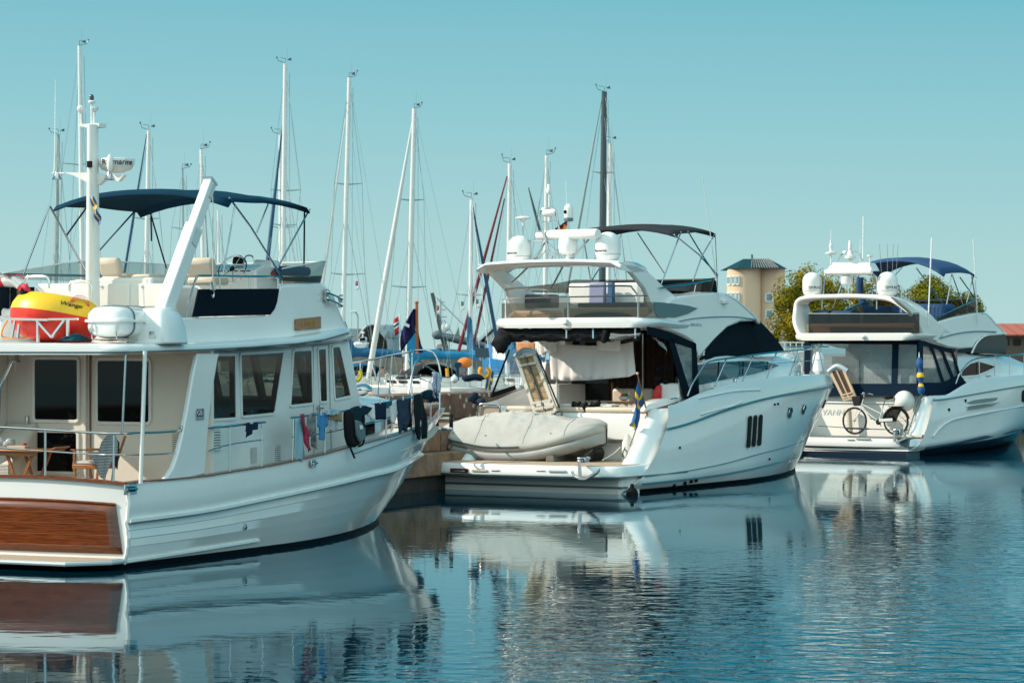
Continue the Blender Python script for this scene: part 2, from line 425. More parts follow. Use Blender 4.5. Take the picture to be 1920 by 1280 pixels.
# ------------------------------------------------------------------ water
def water_mat():
    m = bpy.data.materials.new('harbour_water'); m.use_nodes = True; N, L = nt(m); N.remove(N['Principled BSDF'])
    df = N.new('ShaderNodeBsdfDiffuse'); df.inputs[0].default_value = (.0,.016,.028,1)
    gl = N.new('ShaderNodeBsdfGlossy'); gl.inputs[0].default_value = (.80,.95,1.0,1); gl.inputs['Roughness'].default_value = .03
    fr = N.new('ShaderNodeFresnel'); fr.inputs[0].default_value = 1.42; mxs = N.new('ShaderNodeMixShader')
    L.new(fr.outputs[0], mxs.inputs[0]); L.new(df.outputs[0], mxs.inputs[1]); L.new(gl.outputs[0], mxs.inputs[2]); L.new(mxs.outputs[0], N['Material Output'].inputs['Surface'])
    tc = N.new('ShaderNodeTexCoord')
    def ns(sc, det, st=(1,1,1), rot=0, dist=0):
        mp = N.new('ShaderNodeMapping'); mp.inputs['Scale'].default_value = st; mp.inputs['Rotation'].default_value = (0,0,rot); L.new(tc.outputs['Object'], mp.inputs[0])
        n = N.new('ShaderNodeTexNoise'); n.inputs['Scale'].default_value = sc; n.inputs['Detail'].default_value = det; n.inputs['Distortion'].default_value = dist
        n.inputs['Roughness'].default_value = .5
        L.new(mp.outputs[0], n.inputs['Vector']); return n.outputs[0]
    def ma(op, a, b_):
        q = N.new('ShaderNodeMath'); q.operation = op
        for i, x in enumerate((a, b_)):
            if isinstance(x, (int, float)): q.inputs[i].default_value = x
            else: L.new(x, q.inputs[i])
        return q.outputs[0]
    small = ns(2.5, 1.5, (1,1.3,1), .3, .4)
    tiny = ns(9.0, 1, (1,1.2,1), -.4)
    mid = ns(.8, 2, (.7,1,1), .5)
    mask = ns(.085, 3, (1,.7,1), .2)
    mr = N.new('ShaderNodeMapRange'); mr.inputs[1].default_value = .42; mr.inputs[2].default_value = .60; mr.inputs[3].default_value = .14; mr.inputs[4].default_value = 1.0
    L.new(mask, mr.inputs[0])
    # breeze reaches the open water near the quay more than the lee of the hulls
    sp = N.new('ShaderNodeSeparateXYZ'); L.new(tc.outputs['Object'], sp.inputs[0])
    lee = ma('SUBTRACT', ma('MULTIPLY', sp.outputs['X'], .914), ma('MULTIPLY', sp.outputs['Y'], .407))
    mr2 = N.new('ShaderNodeMapRange'); mr2.interpolation_type = 'SMOOTHSTEP'; mr2.inputs[1].default_value = -16.5; mr2.inputs[2].default_value = -6.0; mr2.inputs[3].default_value = .06; mr2.inputs[4].default_value = 1.0
    L.new(lee, mr2.inputs[0])
    mr.inputs[3].default_value = .45
    amp = ma('MULTIPLY', mr.outputs[0], mr2.outputs[0])
    h = ma('ADD', ma('MULTIPLY', small, .038), ma('MULTIPLY', tiny, .0035))
    h = ma('MULTIPLY', h, amp)
    h = ma('ADD', h, ma('MULTIPLY', mid, ma('MULTIPLY_ADD' if False else 'ADD', ma('MULTIPLY', amp, .007), .0016)))
    bp = N.new('ShaderNodeBump'); bp.inputs['Strength'].default_value = 1; bp.inputs['Distance'].default_value = 1
    L.new(h, bp.inputs['Height']); L.new(bp.outputs[0], gl.inputs['Normal']); L.new(bp.outputs[0], fr.inputs['Normal'])
    return m
WATER = water_mat()
mb = MB(); mb.poly([(-5000,-60,0),(5000,-60,0),(5000,9000,0),(-5000,9000,0)])
mb.build('water', WATER, kind='structure', base=(0,0,0), smooth=0, recalc=False)
mb = MB(); mb.poly([(-5000,-60,-4),(5000,-60,-4),(5000,9000,-4),(-5000,9000,-4)])
mb.build('ground', mat('seabed', (.05,.05,.04), .9), kind='structure', base=(0,0,-4), smooth=0, recalc=False)

# ------------------------------------------------------------------ the mole the boats lie alongside
def concrete(name, col, dark, spots=0.0, moss=0.0):
    m = bpy.data.materials.new(name); m.use_nodes = True; N, L = nt(m); b = N['Principled BSDF']; b.inputs['Roughness'].default_value = .9
    tc = N.new('ShaderNodeTexCoord')
    n = N.new('ShaderNodeTexNoise'); n.inputs['Scale'].default_value = 1.6; n.inputs['Detail'].default_value = 9; n.inputs['Roughness'].default_value = .7; L.new(tc.outputs['Object'], n.inputs['Vector'])
    cr = N.new('ShaderNodeValToRGB'); cr.color_ramp.elements[0].position = .35; cr.color_ramp.elements[1].position = .68
    cr.color_ramp.elements[0].color = (*dark,1); cr.color_ramp.elements[1].color = (*col,1); L.new(n.outputs[0], cr.inputs[0]); out = cr.outputs[0]
    if spots:
        v = N.new('ShaderNodeTexVoronoi'); v.inputs['Scale'].default_value = 3.3; L.new(tc.outputs['Object'], v.inputs['Vector'])
        lt = N.new('ShaderNodeMapRange'); lt.inputs[1].default_value = .26; lt.inputs[2].default_value = .18; lt.inputs[3].default_value = 0; lt.inputs[4].default_value = spots; L.new(v.outputs['Distance'], lt.inputs[0])
        mx = N.new('ShaderNodeMix'); mx.data_type = 'RGBA'; L.new(lt.outputs[0], mx.inputs[0]); L.new(out, mx.inputs[6]); mx.inputs[7].default_value = (.52,.50,.46,1); out = mx.outputs[2]
    if moss:
        n2 = N.new('ShaderNodeTexNoise'); n2.inputs['Scale'].default_value = 3.5; n2.inputs['Detail'].default_value = 5; L.new(tc.outputs['Object'], n2.inputs['Vector'])
        lt = N.new('ShaderNodeMapRange'); lt.inputs[1].default_value = .55; lt.inputs[2].default_value = .68; lt.inputs[3].default_value = 0; lt.inputs[4].default_value = moss; L.new(n2.outputs[0], lt.inputs[0])
        mx = N.new('ShaderNodeMix'); mx.data_type = 'RGBA'; L.new(lt.outputs[0], mx.inputs[0]); L.new(out, mx.inputs[6]); mx.inputs[7].default_value = (.36,.17,.02,1); out = mx.outputs[2]
    L.new(out, b.inputs['Base Color'])
    bp = N.new('ShaderNodeBump'); bp.inputs['Strength'].default_value = .6; bp.inputs['Distance'].default_value = .04; L.new(n.outputs[0], bp.inputs['Height']); L.new(bp.outputs[0], b.inputs['Normal'])
    return m
CONC = concrete('mole_concrete', (.34,.22,.15), (.13,.075,.05), moss=.55)
CONCP = concrete('parapet_concrete', (.24,.145,.10), (.10,.058,.04), spots=.85)
CONCW = concrete('wet_concrete', (.05,.042,.035), (.018,.016,.014))
FM = Frame(-1.75, 62, 24)
root = thing('harbour_mole', 'brown stone harbour mole running behind the moored motor boats', 'mole', FM, (0, 10, 0))
u0, u1 = -62, 200
mb = MB()
mb.box(-4.4, 0, u0, u1, -3.5, .34); mb.build('footing', CONCW, root, smooth=0)
mb = MB(); mb.box(-4.4, .12, u0, u1, .342, .86); mb.build('fender_beam', CONC, root, bevel=.03, smooth=0)
mb = MB()
k = u0
while k < u1:
    mb.box(-4.4, -.35, k, k+2.94, .863, 1.40); k += 3.0
mb.build('wall', CONC, root, bevel=.03, smooth=0)
mb = MB(); mb.box(-4.6, -3.3, u0, u1, 1.403, 2.10); mb.build('parapet', CONCP, root, bevel=.05, smooth=0)
# ------------------------------------------------------------------ the trawler yacht, nearest on the left
F1 = frame_at(237, FPX*CH/414, 1.93, 25)
TR = thing('trawler_yacht', 'white trawler yacht with varnished wooden transom and laundry drying along its side rail', 'motor yacht', F1, (0,0,0))
S1 = [(239,909),(264,905),(350,898),(400,892),(429,887),(488,878),(544,867),(606,853),(648,841),(699,828),(772,808),(800,797),(820,784),(831,768)]
RB1 = [(234,977),(378,958),(490,936),(603,912),(687,892),(744,877),(787,851)]
def plan(t, B0, Bm, p, q):
    t = min(max(t, 0), 1)
    if t < .4: return B0+(Bm-B0)*math.sin(t/.4*math.pi/2)
    return Bm*max(0, 1-((t-.4)/.6)**p)**q
U0 = F1.side(831,766,0).y; U1 = F1.side(787,850,0).y; U3 = F1.side(709,962,0).y
def fit_end(F, b_of, u_end, target):
    # length at which the flared side, not just the stem, reaches its outline
    lo, hi = u_end*.8, u_end*1.02
    for _ in range(40):
        m = (lo+hi)/2; mxp = max(F.px(b_of(u_/100*m, m), u_/100*m) for u_ in range(60, 101))
        if mxp > target: hi = m
        else: lo = m
    return lo
U0 = fit_end(F1, lambda u, e: plan(u/e, 1.93, 2.15, 2.3, .85), U0, 832)
U1 = fit_end(F1, lambda u, e: plan(u/e, 1.95, 2.12, 2.2, .88), U1, 789)
U3 = fit_end(F1, lambda u, e: plan(u/e, 1.88, 1.98, 1.75, 1.0), U3, 711)
def b_sheer(u): return plan(u/U0, 1.93, 2.15, 2.3, .85)
def b_rub(u): return plan(u/U1, 1.95, 2.12, 2.2, .88)
def z_sheer(u):
    return F1.zof(b_sheer(u), u, spline(S1, F1.px(b_sheer(u), u)))
def on_sheer(px, py, inset=0.0):
    lo, hi = -.5, U0-.01
    for _ in range(50):
        m = (lo+hi)/2
        if F1.px(max(b_sheer(m)-inset, 0), m) < px: lo = m
        else: hi = m
    v = max(b_sheer(lo)-inset, 0)
    return Vector((v, lo, F1.zof(v, lo, py)))
NT = 56; rings = []; top1 = []; rubp = []; levels = 5
for i in range(NT+1):
    t = i/NT; t = 1-(1-t)**1.25
    ua = U0*t; ub = U1*t; uc = U3*t
    ba = b_sheer(ua); bb = b_rub(ub); bc = plan(t, 1.88, 1.98, 1.75, 1.0)
    za = z_sheer(ua); zb = F1.zof(bb, ub, spline(RB1, F1.px(bb, ub))); zc = .075
    top1.append(Vector((ba, ua, za))); rubp.append(Vector((bb, ub, zb)))
    half = [(ba, ua, za), ((ba+bb)/2+.03*(1-t), (ua+ub)/2, (za+zb)/2), (bb, ub, zb+.02), (max(bb-.03,0), ub-.01, zb-.03)]
    for k in range(1, levels+1):
        f = k/levels; g = f**1.0
        v = max(bb-.03,0)*(1-g)+bc*g + .05*math.sin(math.pi*f)*(1-t*.5)*(1 if t < .98 else 0)
        u = ub*(1-f)+uc*f; z = (zb-.03)*(1-f)+zc*f
        if k < levels: half += [(v+.012*(1-t), u, z+.012), (v, u, z)]
        else: half.append((v, u, z))
    half += [(bc*.93, uc-.05*t, -.15), (bc*.55, uc-.5*t, -.55), (0.0, uc-.9*t, -.8)]
    rings.append([Vector(p) for p in half]+[Vector((-p[0], p[1], p[2])) for p in reversed(half[:-1])])
m = len(rings[0]); hb = MB(); nh = (m+1)//2
vs = [p for r in rings for p in r]; fs = []; mm = []
for i in range(NT):
    for k in range(m-1):
        fs.append((i*m+k, i*m+k+1, (i+1)*m+k+1, (i+1)*m+k))
        kk = k if k < nh-1 else m-2-k
        mm.append(1 if kk >= nh-4 else 0)
hb.add(vs, fs); hb.m = mm
hb.build('hull', [GEL, BOOT], TR, smooth=30)
# transom: slightly crowned skin
def tz(v, z): return z + .085*(1-(v/1.93)**2)*max(0, (z-.3)/1.0)
def tu(v): return -.10*(1-(v/1.93)**2)
zt = top1[0].z
mb = MB(); rows = []
for z in (-.5, -.1, .074, .3, .6, .9, zt):
    bw = 1.93 if z > .2 else 1.88
    rows.append([Vector((bw*x/8, tu(bw*x/8), tz(bw*x/8, z))) for x in range(-8, 9)])
mb.mat(1).grid(rows[:3]); mb.mat(0).grid(rows[2:]); mb.build('transom', [GEL, BOOT], TR, smooth=60)
for sg in (1, -1):
    mb = MB(); mb.tube([Vector((p.x*sg,p.y+.01,p.z)) for p in rings[0][:nh-3]], .035, 8); mb.build('transom_corner', GEL, TR)
pr = F1.cross(219,947,0); pb = F1.cross(231,1038,0)
mb = MB(); rows = []
for k in range(7):
    f = k/6; z = pb.z+(pr.z-pb.z)*f; bw = pb.x+(pr.x-pb.x)*f
    rows.append([Vector((bw*x/8, tu(bw*x/8)-.012, tz(bw*x/8, z))) for x in range(-8, 9)])
mb.grid(rows); mb.build('transom_planking', VARN, TR, smooth=60, solid=.02)
mb = MB(); mb.tube([Vector((pr.x*x/10, tu(pr.x*x/10)-.02, tz(pr.x*x/10, pr.z)+.012)) for x in range(-10, 11)], .018, 6)
mb.build('transom_moulding', CAPR, TR)
# swim platform
mb = MB(); ol = [(-1.9,-.02),(-1.9,-.35),(-1.45,-.85),(1.45,-.85),(1.9,-.35),(1.9,-.02)]
mb.prism([(a, b, .10) for a, b in ol], (0,0,.055)); sp_ = mb.build('swim_platform', TEAKP, TR, smooth=0)
mb = MB(); mb.tube([(a, b-.012 if b > -.8 else b-.02, .115) for a, b in ol], .035, 8); mb.build('edge_trim', mat('edge_grey', (.45,.5,.53), .3), sp_)
for s in (-1.1, 0, 1.1):
    mb = MB(); mb.bar((s,-.05,-.35), (s,-.75,.08), .06, .06); mb.build('platform_bracket', BOOT, TR, smooth=0)
# rub rails and spray rail
def sweep(path, w_, h_, name, matr, parent, out=0.0, mirror=True, dz=0.0):
    for sg in ((1, -1) if mirror else (1,)):
        mb = MB()
        pts = [Vector((p.x*sg, p.y, p.z+dz)) for p in path]; rr = []
        for i, p in enumerate(pts):
            t = (pts[min(i+1, len(pts)-1)]-pts[max(i-1, 0)]); t.z = 0; t.normalize(); n = Vector((t.y, -t.x, 0))*sg
            q = p+n*out
            rr.append([q-n*w_/2-Vector((0,0,h_/2)), q+n*w_/2-Vector((0,0,h_*.3)), q+n*w_/2+Vector((0,0,h_*.3)), q-n*w_/2+Vector((0,0,h_/2))])
        mb.loft(rr); o = mb.build(name, matr, parent, smooth=50)
    return o
sweep(rubp, .09, .075, 'rub_rail', GEL, TR, out=.02)
sweep(rubp, .012, .022, 'rub_strip', mat('rub_dark', (.05,.10,.13), .35), TR, out=.062, dz=-.028)
spr = []
for i in range(15):
    px = 241+(478-241)*i/14; py = 1052+(1012-1052)*i/14
    p = F1.side(px, py, 1.95); spr.append(Vector((plan(p.y/U3, 1.88, 1.98, 1.75, 1)+.02, p.y, p.z)))
sweep(spr, .08, .06, 'spray_rail', GEL, TR, out=.01)
# cap rail in varnished teak, both sides and across the stern
cap = [Vector((p.x-.03, p.y, p.z+.02)) for p in top1]
sweep(cap, .11, .045, 'cap_rail', CAPR, TR)
mb = MB(); mb.loft([[Vector((1.93*x/10, tu(1.93*x/10)+dy, tz(1.93*x/10, zt)+dz)) for dy, dz in ((-.05,0),(-.05,.04),(.07,.04),(.07,0))] for x in range(-10, 11)])
mb.build('stern_cap', CAPR, TR, smooth=50)
# sheer accent groove near the bow bulwark
p0 = [on_sheer(665+(772-665)*i/10, 850+(812-850)*i/10, -.012) for i in range(11)]
sweep(p0, .014, .014, 'sheer_groove', mat('rub_dark', (.05,.10,.13), .35), TR, mirror=False)
# decks
mb = MB(); rows = []
for p in top1:
    if p.y > 2.6: rows.append([Vector((max(p.x-.06,0)*x/4, p.y-.02, p.z-.32)) for x in range(-4, 5)])
mb.grid(rows); mb.build('side_deck', DECKM, TR)
mb = MB(); mb.poly([(-1.85,.02,.62),(1.85,.02,.62),(1.95,2.7,.62),(-1.95,2.7,.62)]); mb.build('cockpit_sole', TEAKP, TR, smooth=0)
for s in (-1, 1):
    mb = MB(); mb.box(s*1.86-.02, s*1.86+.02, .05, 2.6, .62, zt-.02); mb.build('cockpit_lining', GEL2, TR, smooth=0)
# hawse fittings and small hull hardware
def hawse(p, n, parent=TR, sc=1.0):
    t = Vector((0,0,1)).cross(n).normalized(); M = Matrix((t, Vector((0,0,1)), n)).transposed()
    mb = MB(); mb.cbox(p, .34*sc, .16*sc, .02, M=M)
    h = mb.build('hawse_plate', STEEL, parent, bevel=.03)
    mb = MB(); mb.cbox(p+n*.012, .22*sc, .08*sc, .014, M=M); mb.build('hawse_hole', BLACK, h, bevel=.005)
    mb = MB(); mb.tube([p-t*.12*sc+n*.03, p+t*.12*sc+n*.03], .026*sc, 8); mb.build('hawse_roller', STEEL, h)
hawse(F1.side(240,917,1.95)+Vector((.01,.05,0)), Vector((1,0,0)))
hp = on_sheer(585, 868); hawse(Vector((hp.x+.03, hp.y, hp.z)), Vector((.98,.2,0)).normalized(), sc=.8)
mb = MB(); p = F1.side(460,987,2.08); mb.lathe(p-Vector((.02,0,0)), [(.05,0),(.05,.03),(.03,.035),(.028,.01)], 12, Matrix.Rotation(R(90),3,'Y')); mb.build('exhaust_outlet', STEEL, TR)
# ---- aft bulkhead of the saloon
BU = 2.35
mb = MB(); mb.box(-1.97, 1.97, BU, BU+.08, .6, 3.3); mb.build('saloon_bulkhead', CREAM, TR, smooth=0)
def rrect(cx, cy, w_, h_, r, fn, n=4):
    out = []
    for qx, qy, a0 in ((1,1,0),(-1,1,90),(-1,-1,180),(1,-1,270)):
        for k in range(n+1):
            a = R(a0+90*k/n); out.append(fn(cx+qx*(w_/2-r)+r*math.cos(a), cy+qy*(h_/2-r)+r*math.sin(a)))
    return out
def bulk_panel(x0, y0, x1, y1, name, matr, parent, off, r=.06, th=.012):
    a = F1.cross(x0, y0, BU); b = F1.cross(x1, y1, BU)
    pts = rrect((a.x+b.x)/2, (a.z+b.z)/2, abs(b.x-a.x), abs(b.z-a.z), r, lambda x, z: Vector((x, BU-off, z)))
    mb = MB(); mb.prism(pts, (0, -th, 0)); return mb.build(name, matr, parent, smooth=0)
def bulk_ring(x0, y0, x1, y1, name, matr, parent, off, wd=.045, r=.09, th=.03):
    a = F1.cross(x0, y0, BU); b = F1.cross(x1, y1, BU)
    pts = rrect((a.x+b.x)/2, (a.z+b.z)/2, abs(b.x-a.x)+2*wd, abs(b.z-a.z)+2*wd, r, lambda x, z: Vector((x, BU-off, z)))
    mb = MB(); mb.frame_ring(pts, wd, (0, -th, 0)); return mb.build(name, matr, parent, bevel=.008)
dr = bulk_panel(53,662,164,902,'saloon_door', CREAM, TR, .002, r=.02, th=.02)
bulk_panel(67,673,148,788,'door_window', GLASS, dr, .024); bulk_ring(67,673,148,788,'window_frame', GEL2, dr, .022)
bulk_panel(66,809,147,885,'door_pane', GLASS, dr, .024); bulk_ring(66,809,147,885,'pane_frame', GEL2, dr, .022)
a = F1.cross(54,790,BU); mb = MB(); mb.cbox((a.x, BU-.05, a.z), .05, .05, .2); mb.bar((a.x+.0,BU-.07,a.z+.1),(a.x+.0,BU-.07,a.z-.12),.03,.02); mb.build('door_handle', STEEL, dr, bevel=.006)
sw = bulk_panel(184,675,281,792,'saloon_window', GLASS, TR, .016); bulk_ring(184,675,281,792,'window_frame', GEL2, sw, .004)
a = F1.cross(170,660,BU); mb = MB(); mb.box(a.x-.012, a.x+.012, BU-.028, BU-.001, .65, 3.2); mb.build('door_slide_track', mat('track_brown', (.16,.10,.08), .5), TR, smooth=0)
a = F1.cross(165,660,BU); mb = MB(); mb.box(a.x-.055, a.x-.02, BU-.04, BU-.001, .65, 3.2); mb.build('door_jamb', GEL2, TR, smooth=0)
def louvre(frame_pts, name, parent, n, d, matr=GEL):
    """frame_pts: a (top left), b (bottom right) in the plane spanned by t and z; slats face along d"""
    a, b, t = frame_pts; mb = MB(); L_ = (b-a).dot(t); d = Vector(d)
    mb.add([a, a+t*L_, b, Vector(b)-t*L_], [(0,1,2,3)]); base = mb.build(name, mat('louvre_shadow', (.10,.09,.08), .7), parent, smooth=0)
    mb = MB(); hgt = a.z-b.z
    for k in range(n):
        z = a.z-hgt*(k+.5)/n
        mb.bar(a*1+Vector((0,0,z-a.z))+d*.012, a+t*L_+Vector((0,0,z-a.z))+d*.012, .03, hgt/n*.62, up=(0,0,1))
    mb.build('louvre_slats', matr, base, smooth=0)
a = F1.cross(324,812,BU)-Vector((0,.015,0)); b = F1.cross(339,849,BU)-Vector((0,.015,0)); louvre((a, b, Vector((1,0,0))), 'bulkhead_vent', TR, 9, (0,-1,0), CREAM)
a = F1.cross(0,870,BU-.9)+Vector((-.15,0,0)); b = F1.cross(17,890,BU-.9); louvre((a, b, Vector((1,0,0))), 'locker_vent', TR, 7, (0,-1,0), CREAM)
mb = MB(); mb.prism([(-1.9,BU-.02,.62),(-1.9,BU-.9,.62),(-1.9,BU-.9,1.3),(-1.9,BU-.55,1.62),(-1.9,BU-.02,2.1)], (.62,0,0)); mb.build('ladder_locker', CREAM, TR, bevel=.05)
mb = MB(); a = F1.cross(12,810,BU); mb.cbox((a.x, BU-.012, a.z), .1, .02, .03); mb.build('red_nameplate', RED, TR)
# port wing with the teak ladder behind the bell
mb = MB(); mb.prism([(-1.97,BU,.9),(-1.97,1.2,.9),(-1.97,1.7,3.2),(-1.97,BU,3.2)], (.06,0,0)); mb.build('side_wing', GEL2, TR, bevel=.02)
# starboard wing panel
wpx = [(371,662),(413,662),(409,673),(400,728),(393,783),(388,842),(385,889),(350,897),(300,904),(314,893),(325,876),(334,850),(342,818),(352,765),(362,705)]
mb = MB(); mb.prism([F1.side(x, y, 2.0) for x, y in wpx], (-.09,0,0)); mb.build('side_wing', GEL, TR, bevel=.025)
# ---- deckhouse
HV = 1.5
ws0 = F1.side(642,634,1.35); ws1 = F1.side(668,762,1.4)
hz = [(BU+.09,.7),(ws1.y+.12,.7),(ws1.y+.05,ws1.z),(ws0.y,ws0.z),(ws0.y-.2,3.45),(4.5,3.28),(BU+.09,3.25)]
mb = MB(); mb.prism([(HV, u, z) for u, z in hz], (-2*HV,0,0)); DH = mb.build('deckhouse', GEL, TR, bevel=.07)
DHCUT = []; PANE = clear('tinted_pane', (.60,.63,.61), .05)
def side_win(pxs, name, v, parent, gm=GLASS, fr=.035, off=.006, th=.014):
    pts = [F1.side(x, y, v) for x, y in pxs]; c = sum(pts, Vector())/len(pts)
    # soften corners
    out = []
    for i in range(len(pts)):
        p = pts[i]; a = pts[i-1]; b = pts[(i+1) % len(pts)]; r = .07
        pa = p+(a-p).normalized()*r; pb_ = p+(b-p).normalized()*r
        for k in range(4):
            t = k/3; out.append(pa*(1-t)**2+p*2*t*(1-t)+pb_*t*t)
    out = [Vector((v+off, p.y, p.z)) for p in out]
    if gm is GLASS:
        DHCUT.append([Vector((-1.7,p.y,p.z)) for p in out]); gm = PANE
        mb = MB(); mb.prism([Vector((-v-off,p.y,p.z)) for p in out], (-.008,0,0)); mb.build(name, PANE, TR, smooth=0); th = .008
    mb = MB(); mb.prism(out, (th,0,0)); g = mb.build(name, gm, parent, smooth=0)
    big = [Vector((v+off-.004, c.y+(p.y-c.y)*(1+fr/max(abs(p.y-c.y),.2)), c.z+(p.z-c.z)*(1+fr/max(abs(p.z-c.z),.3)))) for p in out]
    mb = MB(); mb.frame_ring(big, fr, (th+.014,0,0)); mb.build('window_frame', GEL, g, bevel=.006)
    return g
for q in ([(404,667),(439,666),(441,783),(388,786)], [(450,665),(531,660),(513,774),(453,780)], [(550,658),(582,656),(585,755),(543,760)], [(622,651),(636,649),(657,741),(627,748)]):
    side_win(q, 'side_window', HV, TR)
pd = [F1.side(x, y, HV) for x, y in ((586,648),(616,645),(621,858),(588,872))]
mb = MB(); mb.frame_ring([Vector((HV+.004, p.y, p.z)) for p in pd], .012, (.012,0,0)); dd = mb.build('pilothouse_door', mat('seam_grey', (.35,.36,.36), .5), TR, smooth=0)
side_win([(595,655),(610,653),(613,752),(599,753)], 'door_window', HV, dd)
mb = MB(); a = F1.side(594,765,HV); mb.bar((HV+.04,a.y,a.z+.06),(HV+.04,a.y,a.z-.1),.03,.03); mb.bar((HV,a.y,a.z),(HV+.06,a.y+.13,a.z),.025,.025); mb.build('door_handle', STEEL, dd)
a = F1.side(386,806,HV)+Vector((.012,0,0)); b = F1.side(412,844,HV)+Vector((.012,0,0)); louvre((a, b, Vector((0,1,0))), 'side_vent', TR, 8, (1,0,0))
a = F1.side(516,835,HV)+Vector((.012,0,0)); b = F1.side(525,866,HV)+Vector((.012,0,0)); louvre((a, b, Vector((0,1,0))), 'side_vent', TR, 8, (1,0,0))
q = [F1.side(x, y, HV+.012) for x, y in ((471,839),(480,838),(480,866),(471,867))]
mb = MB(); mb.prism(q, (.02,0,0)); mb.build('fuel_hatch', mat('hatch_grey', (.45,.47,.47), .5), TR)
# windscreen panes on the sloping front
dirw = Vector((0, ws0.y-ws1.y-.05, ws0.z-ws1.z)); nrm = Vector((0, -dirw.z, dirw.y)).normalized()*-1
DHF = []
for k in range(3):
    x0 = -1.35+k*.92; pts = [Vector((x0, ws1.y+.05, ws1.z))+dirw*.14, Vector((x0+.84, ws1.y+.05, ws1.z))+dirw*.14, Vector((x0+.84, ws1.y+.05, ws1.z))+dirw*.8, Vector((x0, ws1.y+.05, ws1.z))+dirw*.8]
    mb = MB(); mb.prism([p+nrm*.004 for p in pts], nrm*.012); mb.build('windscreen_pane', PANE, TR, smooth=0); DHF.append([p-nrm*.5 for p in pts])
# hollow the deckhouse and open its side windows
def carve(o, cutters, m_):
    tmp = []
    for pts, off in cutters:
        mb = MB(); mb.prism(pts, off); c = mb.build('cutter', m_, TR, smooth=0); tmp.append(c)
        b = o.modifiers.new('cut', 'BOOLEAN'); b.operation = 'DIFFERENCE'; b.object = c; b.solver = 'EXACT'; b.material_mode = 'TRANSFER'
    dg = bpy.context.evaluated_depsgraph_get(); dg.update()
    me = bpy.data.meshes.new_from_object(o.evaluated_get(dg)); o.modifiers.clear(); o.data = me
    for c in tmp: bpy.data.objects.remove(c)
LIN = wood('saloon_teak', (.13,.055,.02), (.06,.025,.01), plank=0, rough=.4)
cav = [(BU+.2,1.0),(ws1.y-.12,1.0),(ws1.y-.12,ws1.z-.02),(ws0.y-.12,ws0.z-.2),(4.5,3.1),(BU+.2,3.08)]
carve(DH, [([(1.40,u,z) for u, z in cav], (-2.80,0,0))]+[(p, (3.4,0,0)) for p in DHCUT]+[(p, nrm*.9) for p in DHF], LIN)
for u, v, w_, h_, m_ in ((3.3,-.7,.9,.55,BEIGE),(4.7,-.8,1.0,.5,NAVY),(6.4,.2,.5,.8,LIN),(5.6,-.9,.4,.75,BEIGE)):
    mb = MB(); mb.box(v-.3, v+.3, u, u+w_, 1.0, 1.0+h_+.45); mb.build('saloon_furniture', m_, TR, bevel=.06)
q = side_c = F1.side(603,740,1.2); mb = MB(); mb.prism([F1.side(x, y, 1.25) for x, y in ((598,733),(606,727),(612,731),(611,744),(604,741),(598,747))], (-.06,0,0)); mb.build('amber_jacket', mat('jacket_amber', (.75,.30,.02), .7), TR, bevel=.02)
mb = MB(); mb.prism([F1.side(x, y, 1.25) for x, y in ((597,676),(611,674),(611,688),(597,691))], (-.05,0,0)); mb.build('red_bag', RED, TR, bevel=.02)
# grand maker's badge panel
q = [F1.side(x, y, 2.003) for x, y in ((367,766),(382,765),(382,786),(367,787))]
mb = MB(); mb.prism(q, (.012,0,0)); bd = mb.build('badge', STEEL, TR, bevel=.004)
q = [F1.side(x, y, 2.016) for x, y in ((368.4,768),(380.6,767),(380.6,780.5),(368.4,781))]
mb = MB(); mb.prism(q, (.004,0,0)); mb.build('badge_field', mat('badge_navy', (.01,.03,.06), .3), bd)
def side_text(txt, cx, cy, size, v, matr, parent, name='lettering', **k):
    c = F1.side(cx, cy, v); M = Matrix.Translation(c) @ Matrix(((0,0,1,0),(1,0,0,0),(0,1,0,0),(0,0,0,1)))
    return text_mesh(txt, size, M, matr, name, parent, **k)
side_text('GB', 374.6, 774, .115, 2.022, mat('letter_white', (.75,.75,.74), .4), bd)
# ---- trunk cabin on the foredeck
tk = []
ua, ub_ = ws1.y-.1, F1.side(742,760,.9).y
for i in range(13):
    f = i/12; u = ua+(ub_-ua)*f; hw = 1.42-.55*f**2.2; zt_ = F1.zof(0, u, 742)-.03 if i < 12 else F1.zof(0,u,742)-.2
    zb_ = z_sheer(u)-.35
    tk.append([Vector(p) for p in ((hw,u,zb_),(hw-.03,u,zt_-.12),(hw-.12,u,zt_-.03),(hw-.4,u,zt_+.03),(-hw+.4,u,zt_+.03),(-hw+.12,u,zt_-.03),(-hw+.03,u,zt_-.12),(-hw,u,zb_))])
mb = MB(); mb.loft(tk); TK = mb.build('trunk_cabin', GEL, TR, smooth=50)
for q in ([(684,793),(701,788),(702,812),(685,817)], [(721,783),(731,780),(732,803),(722,806)]):
    pts = []
    for x, y in q:
        f = (F1.side(x, y, 1.3).y-ua)/(ub_-ua); hv = 1.42-.55*max(f,0)**2.2+.004; pts.append(F1.side(x, y, hv))
    mb = MB(); mb.prism(pts, (.02,0,0)); mb.build('porthole', GLASS, TK, bevel=.012)
